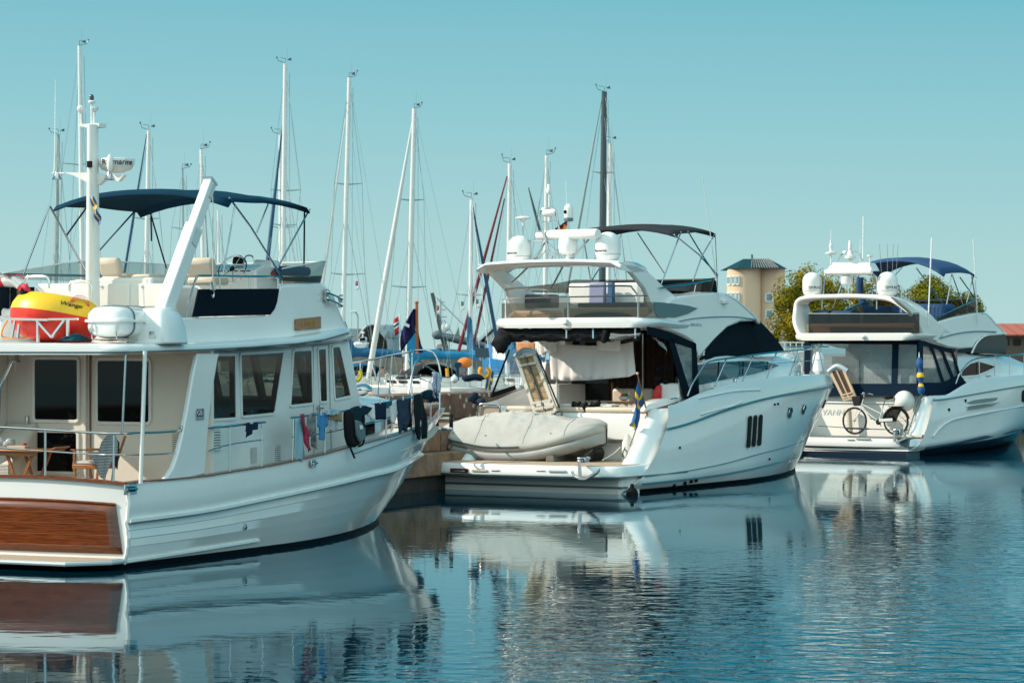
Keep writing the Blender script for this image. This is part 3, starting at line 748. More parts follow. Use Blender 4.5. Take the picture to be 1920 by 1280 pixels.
# anchor windlass and platform at the bow
wz = z_sheer(U0-1.2)-.25
mb = MB(); mb.prism([(-.28,U0-1.6,wz+.18),(.28,U0-1.6,wz+.18),(.2,U0-.12,wz+.30),(-.2,U0-.12,wz+.30)], (0,0,.07)); mb.build('bow_platform', TEAK, TR, bevel=.02)
mb = MB(); mb.lathe((0,U0-1.9,wz), [(.14,0),(.14,.2),(.2,.22),(.2,.34),(.08,.36)], 14); mb.tube([(-.3,U0-1.9,wz+.22),(.3,U0-1.9,wz+.22)], .1, 12); mb.build('windlass', STEEL, TR)
mb = MB(); mb.ball(F1.side(681,731,.3), .17, .2, .12); mb.build('deck_vent', STEEL, TR)
# ---- boat deck (roof) with rounded lip
RF = [(231,663),(400,657),(559,646),(640,634),(668,627)]
def zroof(u): return F1.zof(2.0, u, spline(RF, F1.px(2.0, u)))
uE = F1.side(668,627,1.6).y
rst = [(-.30,1.70),(-.26,1.88),(-.18,1.98),(-.05,2.03),(.5,2.04),(2,2.05),(3.5,2.05),(5,2.03),(6,1.98),(7,1.84),(uE-.35,1.66),(uE,1.42),(uE+.25,1.05),(uE+.4,.6),(uE+.45,.2)]
rr = []; zend = None
for u, hw in rst:
    z = zroof(min(u, uE-.1))
    half = [(hw-.07,z-.015),(hw-.01,z+.02),(hw,z+.06),(hw-.02,z+.10),(hw-.10,z+.135),(hw*.5,z+.16)]
    rr.append([Vector((a,u,b)) for a, b in half]+[Vector((-a,u,b)) for a, b in reversed(half)])
mb = MB(); mb.loft(rr); mb.build('boat_deck', GEL, TR, smooth=45)
mb = MB(); mb.tube([Vector((hw+.004, u, zroof(min(u, uE-.1))+.022)) for u, hw in rst if u < uE]  , .011, 6)
mb.tube([Vector((1.70*x/8, -.306, zroof(-.3)+.022)) for x in range(-8, 9)], .011, 6)
mb.build('deck_edge_strip', mat('rub_dark', (.05,.10,.13), .35), TR)
ZR = zroof(1)+.165
# ---- roof supports
def post(px0, py0, px1, py1, u, r, name='roof_post', matr=PLAS, v=None):
    a = F1.cross(px0, py0, u); b = F1.cross(px1, py1, u); mb = MB(); mb.tube([Vector((a.x,u,a.z)), Vector((b.x,u,b.z))], r, 10); return mb.build(name, matr, TR)
post(272,658,264,906,.12,.032); post(236,665,229,812,-.02,.016, 'boarding_pole', STEEL)
# ---- stern rail
def cr(px, py, u=0.0): p = F1.cross(px, py, u); return Vector((p.x, u+tu(p.x)*.8, p.z))
mb = MB()
right = [F1.side(x, y, 1.93) for x, y in ((264,811),(300,810),(343,807))]
mb.tube(smooth_path([cr(-60,797), cr(0,800), cr(90,805), cr(180,811), cr(224,812.5)]+right, 5), .019, 8)
SR = mb.build('stern_rail', STEEL, TR)
mb = MB(); mb.tube(smooth_path([cr(-60,834), cr(0,838), cr(90,845), cr(180,851), cr(214,852)]+[F1.side(x, y, 1.93) for x, y in ((264,852),(300,851),(338,848))], 5), .012, 8); mb.build('mid_rail', STEEL, SR)
for x, y0, y1 in ((90,805,894),(214,812,905)):
    mb = MB(); mb.tube([cr(x, y0), cr(x-.5, y1)], .02, 8); mb.lathe(cr(x-.5, y1), [(.045,-.01),(.045,.01),(.02,.03)], 10); mb.build('stanchion', STEEL, SR)
for x, y in ((341,803),(338,848)):
    mb = MB(); mb.cbox(F1.side(x, y, 1.95), .06, .1, .08); mb.build('rail_bracket', STEEL, SR, bevel=.01)
# ---- starboard side rail with a gate gap
def rail(pts, r, name, parent, inset=.06, matr=STEEL):
    mb = MB(); mb.tube(smooth_path([on_sheer(x, y, inset) for x, y in pts], 4), r, 8); return mb.build(name, matr, parent)
R1 = rail([(389,802),(429,799),(470,794),(497,791)], .019, 'side_rail', TR)
rail([(390,845),(431,833),(492,824)], .010, 'mid_rail', R1)
R2 = rail([(545,783),(600,776),(640,771),(682,763),(744,750),(772,744),(795,735),(812,727)], .019, 'side_rail', TR)
rail([(547,819),(606,812),(668,799),(724,786),(772,772),(800,762),(826,756)], .010, 'mid_rail', R2)
for x0, y0, x1, y1, par in ((431,799,431,886,R1),(491,792,491,877,R1),(551,783,549,866,R2),(609,775,609,851,R2),(669,766,668,835,R2),(724,754,724,820,R2),(773,744,771,807,R2),(808,729,807,792,R2),(825,712,824,776,R2)):
    mb = MB(); a = on_sheer(x0, y0, .06); b = on_sheer(x1, y1, .06); mb.tube([a, b], .017, 8); mb.lathe(b, [(.04,-.01),(.04,.008),(.018,.02)], 8); mb.build('stanchion', STEEL, par)
# bow pulpit and port rail
def port(px, py):
    lo, hi = 0, U0-.01
    for _ in range(50):
        m_ = (lo+hi)/2
        if F1.px(-max(b_sheer(m_)-.1, 0), m_) < px: lo = m_
        else: hi = m_
    v = -max(b_sheer(lo)-.1, 0); return Vector((v, lo, F1.zof(v, lo, py)))
pa = [port(x, y) for x, y in ((648,681),(690,675),(736,665),(772,659))]
zp = pa[-1].z
tip = [Vector((-.42,U0-.25,zp+.02)), Vector((-.1,U0+.05,zp-.02)), F1.side(827,705,.12), F1.side(820,721,.35), on_sheer(797,734,.1)]
mb = MB(); mb.tube(smooth_path(pa+tip, 5), .019, 8); PU = mb.build('bow_pulpit', STEEL, TR)
for x0, y0, x1, y1 in ((714,670,701,745),(735,665,727,742)):
    a = port(x0, y0); mb = MB(); mb.tube([a, Vector((a.x-.03, a.y-.1, z_sheer(a.y)))], .016, 8); mb.build('stanchion', STEEL, PU)
mb = MB(); mb.tube([Vector((-.42,U0-.25,zp+.02)), Vector((-.35,U0-.4,z_sheer(U0-.4)))], .016, 8); mb.build('stanchion', STEEL, PU)
inner = [F1.side(766,738,.35), F1.side(779,678,.30), F1.side(800,687,.28), F1.side(815,697,.2)]
mb = MB(); mb.tube(smooth_path(inner, 4), .018, 8); mb.build('pulpit_frame', STEEL, PU)
mb = MB(); mb.tube(smooth_path([F1.side(774,705,.33), F1.side(805,716,.28), on_sheer(812,722,.1)], 4), .010, 8); mb.build('mid_rail', STEEL, PU)
# ---- flybridge coaming
FV = 1.72
cpx = [(326,650),(333,604),(340,596),(507,592),(515,578),(520,550),(528,536),(603,530),(624,554),(638,591),(652,618),(664,630),(640,640),(560,648)]
ol = [F1.side(x, y, FV) for x, y in cpx]
mb = MB()
for sgn in (1, -1): mb.prism([Vector((FV*sgn, p.y, p.z)) for p in ol], (-.12*sgn,0,0))
FB = mb.build('flybridge_coaming', GEL, TR, bevel=.03)
fr_ = [F1.side(x, y, FV) for x, y in ((603,530),(624,554),(638,591),(652,618),(664,630))]
mb = MB(); rows = []
for p in fr_:
    rows.append([Vector((FV*math.sin(R(90)*x/10)*1.0, p.y-.02+.62*math.cos(R(90)*x/10)**1.0-.0, p.z-.01)) for x in range(-10, 11)])
mb.grid(rows); mb.build('flybridge_front', GEL, TR, smooth=60, solid=.06, soff=-1)
# dark navy weather cloth on the fly rail
q = [F1.side(x, y, FV-.02) for x, y in ((359,594),(370,542),(521,541),(517,566),(512,580),(504,590))]
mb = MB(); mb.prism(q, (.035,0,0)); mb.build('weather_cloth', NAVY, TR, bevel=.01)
mb = MB(); mb.tube(smooth_path([F1.side(x, y, FV-.04) for x, y in ((347,597),(362,540),(369,520),(380,517),(450,518),(523,520),(524,540))], 4), .019, 8)
FR = mb.build('fly_rail', STEEL, TR)
for x in (412, 468, 521):
    mb = MB(); mb.tube([F1.side(x, 518, FV-.04), F1.side(x, 592, FV-.04)], .015, 8); mb.build('stanchion', STEEL, FR)
# inner fly deck: seats, console, windscreen
fz = ZR+.02
UL = 2.15
a = F1.cross(176,521,UL); b = F1.cross(304,592,UL)
zl0 = ZR-.03; zl1 = a.z
mb = MB(); mb.box(a.x, 1.0, UL, UL+.75, zl0, zl1); LK = mb.build('fly_locker', GEL2, TR, bevel=.04)
for x0, x1 in ((185,244),(261,313)):
    p = F1.cross(x0, 532, UL); q = F1.cross(x1, 598, UL)
    mb = MB(); mb.box(p.x, q.x, UL-.03, UL-.004, zl0+.05, p.z); ld_ = mb.build('locker_door', GEL2, LK, bevel=.012)
    aa = F1.cross(x0+9, 575, UL)-Vector((0,.034,0)); bb = F1.cross(x1-8, 590, UL)-Vector((0,.034,0))
    louvre((aa, bb, Vector((1,0,0))), 'door_vent', ld_, 5, (0,-1,0), GEL2) if False else None
    mb = MB()
    for k in range(6):
        z = aa.z+(bb.z-aa.z)*k/5; mb.bar((aa.x, UL-.034, z), (bb.x, UL-.034, z), .012, .012)
    mb.build('door_vent', mat('louvre_shadow', (.10,.09,.08), .7), ld_, smooth=0)
    mb = MB(); hp_ = F1.cross(x0+8, 538, UL); mb.ball((hp_.x, UL-.035, hp_.z), .022, .012, .022, 10, 6); mb.build('door_latch', STEEL, ld_)
mb = MB(); mb.box(a.x-1.35, a.x-.12, UL+.3, UL+.8, zl0, F1.cross(100,530,UL).z); mb.build('fly_bench', GEL2, TR, bevel=.05)
def seat(cx, u, z0, zb, w_=.62, name='helm_seat', matr=BEIGE, arm=False):
    mb = MB(); mb.box(cx-w_/2, cx+w_/2, u, u+.5, z0+.02, z0+.16); s_ = mb.build(name, matr, TR, bevel=.05)
    mb = MB(); mb.prism([(cx-w_/2,u+.02,z0+.14),(cx-w_/2,u-.10,zb-.08),(cx-w_/2,u-.06,zb),(cx-w_/2,u+.06,zb-.02),(cx-w_/2,u+.16,z0+.15)], (w_,0,0)); mb.build('seat_back', matr, s_, bevel=.05)
    if arm:
        mb = MB(); mb.prism([(cx+w_/2+.12,u+.1,z0+.22),(cx+w_/2+.12,u+.55,z0+.22),(cx+w_/2+.12,u+.55,z0+.28),(cx+w_/2+.12,u+.1,z0+.3)], (-.1,0,0)); mb.build('arm_rest', matr, s_, bevel=.02)
    return s_
p = F1.cross(206,521,3.0); seat(p.x, 3.0, p.z-.12, F1.cross(206,482,3.0).z, .38, arm=False)
mb = MB(); q = F1.cross(222,516,3.1); mb.cbox((q.x, 3.3, q.z), .36, .5, .07); mb.build('seat_cushion', BEIGE, TR, bevel=.025)
q = F1.cross(266,518,3.1); mb = MB(); mb.cbox((q.x, 3.3, q.z), .36, .5, .07); mb.build('seat_cushion', BEIGE, TR, bevel=.025)
p = F1.cross(375,523,3.4); seat(p.x, 3.4, p.z-.12, F1.cross(375,482,3.4).z, .52)
# console with wheel, instruments
c0 = F1.cross(455,500,5.2)
mb = MB(); mb.prism([(c0.x-.75,5.0,ZR),(c0.x-.75,4.95,c0.z-.06),(c0.x-.75,5.25,c0.z+.03),(c0.x-.75,5.7,c0.z+.0),(c0.x-.75,5.7,ZR)], (1.15,0,0)); CN = mb.build('helm_console', GEL2, TR, bevel=.04)
mb = MB()
for k in range(4): mb.cbox((c0.x-.55+k*.25, 4.965, c0.z-.12), .2, .02, .10)
mb.build('instrument_panel', BLACK, CN, bevel=.005)
wc = F1.cross(436,505,4.7); mb = MB(); M = Matrix.Rotation(R(62), 3, 'X')
mb.tube([wc+M @ Vector((.26*math.cos(2*math.pi*k/28), .26*math.sin(2*math.pi*k/28), 0)) for k in range(28)], .014, 8, closed=True)
for k in range(5): mb.tube([wc, wc+M @ Vector((.26*math.cos(2*math.pi*k/5), .26*math.sin(2*math.pi*k/5), 0))], .008, 6)
mb.lathe(wc, [(.05,-.02),(.05,.02)], 10, M); mb.build('steering_wheel', STEEL, TR)
mb = MB(); mb.lathe(F1.cross(447,488,5.4)-Vector((0,0,.0)), [(.10,-.06),(.1,.0),(.085,.05),(.04,.085),(.0,.09)], 14); mb.build('compass', BLACK, CN)
q = F1.cross(467,490,5.3); mb = MB(); mb.tube(smooth_path([q+Vector((-.12,0,-.15)), q+Vector((-.08,0,.06)), q+Vector((0,0,.1)), q+Vector((.08,0,.06)), q+Vector((.12,0,-.15))], 4), .013, 8); mb.build('throttle_lever', STEEL, CN)
q = F1.cross(500,513,5.5); mb = MB()
for dx in (-.12,.02,.14): mb.ball(q+Vector((dx,0,0)), .06, .06, .05, 10, 8)
mb.build('red_binoculars', mat('red_dark', (.35,.02,.02), .5), CN)
q = F1.cross(490,500,5.7); mb = MB(); mb.prism([(q.x-.2,5.55,q.z-.2),(q.x-.05,5.55,q.z+.12),(q.x+.28,5.55,q.z+.10),(q.x+.36,5.55,q.z-.2)], (0,.3,0)); mb.build('instrument_pod', GEL, CN, bevel=.03)
q0 = F1.side(540,508,1.45); mb = MB(); mb.cbox(q0+Vector((0,.15,0)), .35, .75, .16); mb.build('cushion', NAVY2, TR, bevel=.06)
# windscreen: outward-leaning curved acrylic band
ub0 = F1.side(527,536,FV-.05).y; uf = F1.side(603,530,FV-.05).y
ztop_f = F1.side(608,489,FV+.02).z; zbot = F1.side(602,529,FV-.05).z
pathb = []; 
for k in range(25):
    x = math.sin(R(-90+180*k/24)); y = uf-.1+.66*math.cos(R(-90+180*k/24)); pathb.append((x*(FV-.06), y))
pathb = [(-(FV-.06), 1.95), (-(FV-.06), 2.8), (-(FV-.06), 3.6), (-(FV-.06), 4.6)]+pathb+[(FV-.06, ub0+.3), (FV-.06, ub0-.05)]
rowb = []; rowt = []
for v, u in pathb:
    hgt = (ztop_f-zbot)
    if v < 0 and u < uf-.15: hgt *= max(.12, min(1, (u-1.8)/2.6))**.7
    if v > 0 and u < uf-.15: hgt *= max(.2, min(1, .55+(u-ub0)/(uf-ub0)*.45))
    rowb.append(Vector((v, u, zbot-.01))); rowt.append(Vector((v*1.035, u+(.10 if u > uf-.2 else 0), zbot+hgt)))
mb = MB(); mb.grid([rowb, rowt]); WS = mb.build('flybridge_windscreen', WSCR, TR, smooth=60)
mb = MB(); mb.tube(rowt, .012, 6); mb.build('windscreen_edge', GEL, WS)
rt = [b*.68+t*.32 for b, t in zip(rowb[-16:], rowt[-16:])]
mb = MB(); mb.grid([[p*1.0+Vector((.004,.0,0)) for p in rowb[-16:]], [p+Vector((.004,0,0)) for p in rt]]); mb.build('windscreen_base_band', SMOKE2, WS, smooth=60)
# chrome horns on the coaming
q = F1.side(608,553,FV)
HN = MB()
for dz, L_ in ((.05,.42),(-.06,.42)):
    p = q+Vector((.07,-.05,dz)); e_ = p+Vector((.06,L_,-.10))
    d_ = (e_-p).normalized(); Mx = d_.to_track_quat('Z','Y').to_matrix()
    HN.lathe(p, [(.035,-.03),(.055,0),(.055,.03),(.018,.06),(.016,L_*.75),(.03,L_*.9),(.065,L_)], 12, Mx)
HN.cbox(q+Vector((.03,0,0)), .05, .08, .2)
HN.build('air_horn', STEEL, TR)
# carved name board
q = [F1.side(x, y, FV+.005) for x, y in ((552,598),(599,593),(599,616),(552,620))]
mb = MB(); mb.prism(q, (.035,0,0)); NB = mb.build('name_board', TEAK, TR, bevel=.008)
side_text('EMMY', 580, 606.5, .19, FV+.043, mat('gold_leaf', (.42,.22,.05), .35), NB)
mb = MB(); mb.prism([F1.side(x, y, FV+.001) for x, y in ((340,641),(500,634),(600,627),(600,630),(500,638),(340,645))], (.02,0,0)); mb.build('coaming_step', GEL, TR, bevel=.008)
# ---- davit: moulded pedestal and telescoping boom
q = F1.cross(293,640,1.08)
bx = q.x; mb = MB()
rr = []
for z, hw, ul, uh in ((ZR-.04,.40,.75,1.45),(ZR+.20,.37,.76,1.43),(ZR+.40,.32,.80,1.38),(ZR+.50,.25,.86,1.3),(ZR+.53,.14,.95,1.2)):
    rr.append([Vector((bx+a*hw, u, z)) for a, u in ((-.8,ul),(.8,ul),(1,ul+.1),(1,uh-.1),(.8,uh),(-.8,uh),(-1,uh-.1),(-1,ul+.1))])
mb.loft(rr); DP = mb.build('davit_pedestal', GEL, TR, bevel=.03, smooth=50)
qq = F1.cross(285,629,.74); mb = MB(); mb.cbox((qq.x,.755,ZR+.1), .12, .02, .11); mb.build('power_socket', STEEL, DP, bevel=.01)
d0 = F1.side(308,580,bx+.05); d1 = F1.side(394,341,bx+.05); dj = d0+(d1-d0)*.64
dv = (d1-d0).normalized()
mb = MB(); mb.bar(d0-dv*.05, dj+dv*.02, .20, .26); DB = mb.build('davit_boom', GEL, TR, bevel=.02)
mb = MB(); mb.bar(dj, d1, .15, .19); DX = mb.build('davit_extension', GEL, DB, bevel=.015)
mb = MB(); mb.bar(d1-dv*.01, d1+dv*.03, .17, .21); mb.bar(d1-dv*.25+Vector((.08,0,-.05)), d1+Vector((.08,0,-.05)), .02, .06); mb.build('boom_head', STEEL, DB)
mb = MB(); mb.bar(dj-dv*.3+Vector((.105,0,-.04)), dj-dv*.02+Vector((.105,0,-.04)), .012, .14); mb.build('sheave_plate', STEEL, DB, smooth=0)
mb = MB(); mb.bar(d0-Vector((0,0,.14)), d0+Vector((0,.02,.05)), .16, .2); mb.build('boom_hinge', ALU, DB, bevel=.01)
ln = d1+dv*.0+Vector((.02,.05,-.08)); lb = Vector((ln.x, ln.y, F1.zof(ln.x, ln.y, 530)))
mb = MB(); mb.tube([ln, lb], .009, 6); FL = mb.build('fall_rope', ROPEM, TR)
mb = MB(); mb.cbox(lb-Vector((0,0,.05)), .07, .07, .13); mb.tube(smooth_path([lb-Vector((0,0,.12)), lb-Vector((0,-.03,.17)), lb-Vector((0,-.01,.23)), lb-Vector((0,.03,.2))], 4), .014, 6); mb.build('pulley_block', STEEL, FL, bevel=.008)
# ---- bimini top
BV = 1.70
sa = F1.side(428,377,BV); sf = F1.side(581,389,BV)
def canopy(ua, uf, za, zf, hv, crown, sag, name, matr, parent, n=24, m_=12, thick=.02, nose=.10, tail=.1):
    mb = MB(); rows = []
    for i in range(n+1):
        f = i/n; u = ua+(uf-ua)*f; z0 = za+(zf-za)*f+crown*.12*math.sin(math.pi*f)**.8
        end = -nose*max(0,(f-.93)/.07)**2-tail*max(0,(.06-f)/.06)**2
        row = []
        for k in range(m_+1):
            x = -1+2*k/m_
            hump = crown*(1-abs(x)**2.4)
            ridge = -sag*math.sin(math.pi*((f*2) % 1.0))*(1-.3*x*x)*.5
            row.append(Vector((hv*x, u, z0+hump+ridge+end)))
        rows.append(row)
    mb.grid(rows); return mb.build(name, matr, parent, smooth=60, solid=thick)
ztop = F1.side(400,354,0).z
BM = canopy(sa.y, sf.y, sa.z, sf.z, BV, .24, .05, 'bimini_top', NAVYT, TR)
# far corner of the same canopy follows from the geometry; frame tubes:
def bp(px, py, v): return F1.side(px, py, v)
tubes = [([bp(441,383,BV-.03), bp(418,514,BV-.03)],.014), ([bp(430,371,BV-.03), bp(470,425,BV-.03), bp(525,514,BV-.03)],.016), ([bp(504,380,BV-.03), bp(481,437,BV-.03)],.013), ([bp(581,392,BV-.03), bp(521,501,BV-.03)],.015),
         ([bp(257,391,.02-BV), bp(222,430,.02-BV), bp(187,469,.02-BV)],.016)]
for pts, r in tubes:
    mb = MB(); mb.tube(pts, r, 8); mb.build('bimini_strut', STEEL, BM)
pv = -BV
for pts in ([(93,385),(44,514)], [(94,387),(128,450),(164,513)], [(166,384),(125,441)]):
    mb = MB(); mb.tube([bp(x, y, pv+.03) for x, y in pts], .016, 8); mb.build('bimini_strut', STEEL, BM)
for pts in ([(278,386),(312,503)], [(571,388),(570,500)], [(283,400),(284,452)]):
    mb = MB(); a, b = [bp(x, y, BV-.08 if x > 400 else .08-BV) for x, y in pts]; mb.bar(a, b, .03, .006); mb.build('bimini_strap', NAVY, BM, smooth=0)
# port fly rail
mb = MB(); mb.tube([bp(-60,513,-1.75), bp(163,517,-1.75), bp(250,519,-1.75)], .022, 8); pr_ = mb.build('fly_rail', STEEL, TR)
for x in (18, 95, 160): 
    mb = MB(); mb.tube([bp(x, 515, -1.75), Vector((-1.75, bp(x,515,-1.75).y, ZR))], .015, 8); mb.build('stanchion', STEEL, pr_)
q = [bp(-20,538,-1.77), bp(62,538,-1.77), bp(62,592,-1.77), bp(-20,592,-1.77)]
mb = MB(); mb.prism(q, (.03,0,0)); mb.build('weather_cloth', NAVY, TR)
# ---- signal mast
mu = 1.9
m0 = F1.cross(174,560,mu); m1 = F1.cross(174,234,mu)
mb = MB(); rr = []
for f, w_, d_ in ((0,.105,.15),(.45,.092,.13),(1,.078,.11)):
    c = m0+(m1-m0)*f; c = Vector((m0.x+(m1.x-m0.x)*f, mu, m0.z-.3+(m1.z-m0.z+.3)*f))
    rr.append([c+Vector((w_*math.cos(2*math.pi*k/14), d_*math.sin(2*math.pi*k/14), 0)) for k in range(14)])
mb.loft(rr); SM = mb.build('signal_mast', GEL2, TR, smooth=60)
def mp_(px, py, du=0.0): p = F1.cross(px, py, mu+du); return p
def onmast(mb, name, matr, parent=None): return mb.build(name, matr, parent or SM)
mb = MB(); mb.prism([mp_(146,233), mp_(186,231), mp_(186,238), mp_(165,240), mp_(146,236)], (0,.2,0)); MT = onmast(mb, 'mast_platform', GEL2)
mb = MB(); mb.tube([mp_(152,233,.1), mp_(152,206,.1)], .016, 8); mb.lathe(mp_(151.5,206,.1), [(.02,-.06),(.06,-.01),(.065,.02),(.05,.06),(.0,.075)], 12); mb.build('gps_antenna', PLAS, SM)
mb = MB(); mb.tube([mp_(172,233,.1), mp_(172,190,.1)], .018, 8); mb.lathe(mp_(172,191,.1), [(.055,-.02),(.06,.0),(.045,.02)], 12); LB = mb.build('masthead_light', PLAS, SM)
mb = MB(); mb.lathe(mp_(172,189,.1), [(.03,.0),(.034,.03),(.034,.07),(.015,.1)], 12); mb.build('light_lens', mat('lens_dark', (.05,.05,.06), .1), LB)
mb = MB(); mb.tube([mp_(177,233,.15), mp_(177,207,.15)], .018, 8); mb.lathe(mp_(177,205,.15), [(.03,-.04),(.06,-.01),(.065,.03),(.05,.04)], 12); mb.build('gps_antenna', PLAS, SM)
mb = MB(); mb.prism([mp_(118,323), mp_(168,324), mp_(168,345), mp_(160,340), mp_(135,328)], (0,.08,0)); onmast(mb, 'spreader_arm', GEL2)
mb = MB(); mb.prism([mp_(182,325), mp_(232,328), mp_(222,340), mp_(196,337), mp_(183,347)], (0,.1,0)); onmast(mb, 'radar_bracket', GEL2)
rc = mp_(218,324,.25)
mb = MB(); mb.lathe(rc, [(.10,0),(.235,.05),(.285,.13),(.30,.20),(.295,.215),(.25,.225),(0,.235)], 32); RD = mb.build('radar_dome', PLAS, SM)
def cyl_wrap(c, r, z, ang, lean=0.0):
    """maps text (x along the circumference, y up) onto a cylinder about c"""
    def f(q):
        a = ang+q.x/r; rr_ = r+q.z+.002+lean*q.y
        return Vector((c.x+rr_*math.sin(a), c.y-rr_*math.cos(a), z+q.y))
    return f
text_mesh('Raymarine', .13, None, INK, 'lettering', RD, wrap=cyl_wrap(rc, .292, rc.z+.155, R(38), lean=.2))
mb = MB(); hcs = mp_(206,306,-.05); mb.ball(hcs, .055, .05, .145, 12, 10); onmast(mb, 'loudhailer', PLAS)
for x in (107, 205):
    q = mp_(x, 330, .0); mb = MB(); mb.lathe(q, [(.03,.06),(.04,.03),(.06,-.02),(.085,-.05),(.08,-.055),(0,-.045)], 12); onmast(mb, 'deck_floodlight', STEEL)
mb = MB(); mb.tube([mp_(102,325), mp_(102.5,300), mp_(104,150)], [.018,.012,.005], 6); mb.tube([mp_(98,325), mp_(120,325)], .014, 6); onmast(mb, 'whip_antenna', PLAS)
mb = MB(); mb.cbox(mp_(168,308,-.12), .07, .05, .1); onmast(mb, 'steaming_light', BLACK)
# Swedish courtesy pennant on the mast halyard
mb = MB(); hx = mp_(168.5,340,-.14); mb.tube([hx, mp_(176,512,-.14)], .005, 5); onmast(mb, 'flag_halyard', ROPEM)
def nordic(mb, o, along, down, L_, H, blue, yel, n=12, wave=.03, wn=None, sv=3.0):
    """flag grid: along = fly direction, down = hoist direction; two materials"""
    wn = wn or along.cross(down).normalized(); rows = []
    xs = [0, .3125, .4375, 1]; cx = sorted(set([i/n for i in range(n+1)]+xs)); cz = [0, .2, .4, .6, .8, 1]
    for z in cz: rows.append([o+along*(L_*x)+down*(H*z)+wn*(wave*math.sin(sv*x*4+z*2)*(.3+x)) for x in cx])
    st = len(mb.v); mb.add([p for r in rows for p in r], [])
    m = len(cx)
    for i in range(5):
        for k in range(m-1):
            xm = (cx[k]+cx[k+1])/2
            mb.cur = 1 if (i == 2 or .3125 < xm < .4375) else 0
            o0 = st; mb.f.append((o0+i*m+k, o0+i*m+k+1, o0+(i+1)*m+k+1, o0+(i+1)*m+k)); mb.m.append(mb.cur)
    return mb
mb = MB(); nordic(mb, mp_(168.5,371,-.16), Vector((.25,.1,-.97)).normalized(), Vector((.9,-.2,.25)).normalized(), .46, .10, None, None)
mb.build('courtesy_pennant', [SWBLUE, SWYEL], frame=F1, solid=.004, label="small narrow Swedish pennant hanging limp against the trawler's white mast", cat='flag')
# ------------------------------------------------------------------ flybridge motor yachts
def plan2(t, B0, Bm, tm, p, q):
    t = min(max(t, 0), 1)
    if t < tm: return B0+(Bm-B0)*math.sin(t/tm*math.pi/2)
    return Bm*max(0, 1-((t-tm)/(1-tm))**p)**q
class Hull:
    """levels from the sheer down: (u0, u1, B0, Bm, tm, p, q, ztab or z)"""
    def __init__(s, F, levels): s.F = F; s.L = levels
    def at(s, k, t):
        u0, u1, B0, Bm, tm, p, q, zt = s.L[k]
        u = u0+(u1-u0)*t; b = plan2((u-min(u0,0))/(u1-min(u0,0)) if u1 > 0 else t, B0, Bm, tm, p, q)
        if t >= 1: b = 0.0
        z = s.F.zof(b, u, spline(zt, s.F.px(b, u))) if isinstance(zt, list) else (zt(u) if callable(zt) else zt)
        return Vector((b, u, z))
    def on(s, k, px, py, inset=0.0):
        lo, hi = 0.0, .999
        for _ in range(50):
            m = (lo+hi)/2; p = s.at(k, m)
            if s.F.px(max(p.x-inset, 0), p.y) < px: lo = m
            else: hi = m
        p = s.at(k, lo); v = max(p.x-inset, 0)
        return Vector((v, p.y, s.F.zof(v, p.y, py)))
    def pathlev(s, k, n=40, t0=0.0, t1=1.0): return [s.at(k, t0+(t1-t0)*(1-(1-i/n)**1.3)) for i in range(n+1)]
    def mesh(s, name, mats, parent, n=50, inter=3, bulge=.06, nboot=3, capfrom=None, ps=1.0):
        rings = []
        for i in range(n+1):
            t = 1-(1-i/n)**1.3; half = []; K = len(s.L)
            for k in range(K):
                p = s.at(k, t); half.append(p)
                if k < K-1:
                    q = s.at(k+1, t)
                    for j in range(1, inter):
                        f = j/inter; r = p.lerp(q, f); r.x += bulge*math.sin(math.pi*f)*(1-t)**.5*(1 if k > 0 else .5); half.append(r)
            e = half[-1]
            half += [Vector((e.x*.92, e.y-.1*t, e.z-.25)), Vector((e.x*.5, e.y-.5*t, e.z-.6)), Vector((0, e.y-1.0*t, e.z-.9))]
            rings.append(half+[Vector((-p.x*ps, p.y, p.z)) for p in reversed(half[:-1])])
        m = len(rings[0]); nh = (m+1)//2; mb = MB(); fs = []; mm = []
        for i in range(n):
            for k in range(m-1):
                fs.append((i*m+k, i*m+k+1, (i+1)*m+k+1, (i+1)*m+k)); kk = k if k < nh-1 else m-2-k
                mm.append(1 if kk >= nh-1-nboot else 0)
        if capfrom is not None:
            c0 = capfrom*inter; fs.append(tuple(range(c0, m-c0))); mm.append(0)
        mb.add([p for r in rings for p in r], fs); mb.m = mm
        return mb.build(name, mats, parent, smooth=40)
def strip(path, w_, h_, name, matr, parent, mirror=True, out=0.0):
    return sweep(path, w_, h_, name, matr, parent, out=out, mirror=mirror)
def tubes(pts, r, name, matr, parent, n=4, seg=8, sm=True):
    mb = MB(); mb.tube(smooth_path(pts, n) if sm else pts, r, seg); return mb.build(name, matr, parent)
def sat_dome(c, r, h, name, parent, txt=None, ang=.3, matr=PLAS, tsize=.11):
    prof = [(r*.62,-.06),(r*.66,.0),(r*.86,.03),(r*.97,h*.18)]
    hs = h-r*.92
    prof += [(r,h*.3),(r,hs)]
    for k in range(1, 9): a = R(90*k/8); prof.append((r*math.cos(a), hs+r*.92*math.sin(a)))
    mb = MB(); mb.lathe(c, prof, 32); o = mb.build(name, matr, parent, smooth=50)
    mb = MB(); mb.lathe(c, [(r+.002,h*.2),(r+.002,h*.215)], 32); mb.build('dome_seam', mat('seam_grey', (.35,.36,.36), .5), o)
    if txt: text_mesh(txt, tsize, None, INK, 'lettering', o, wrap=cyl_wrap(c, r, c.z+h*.33, ang))
    return o

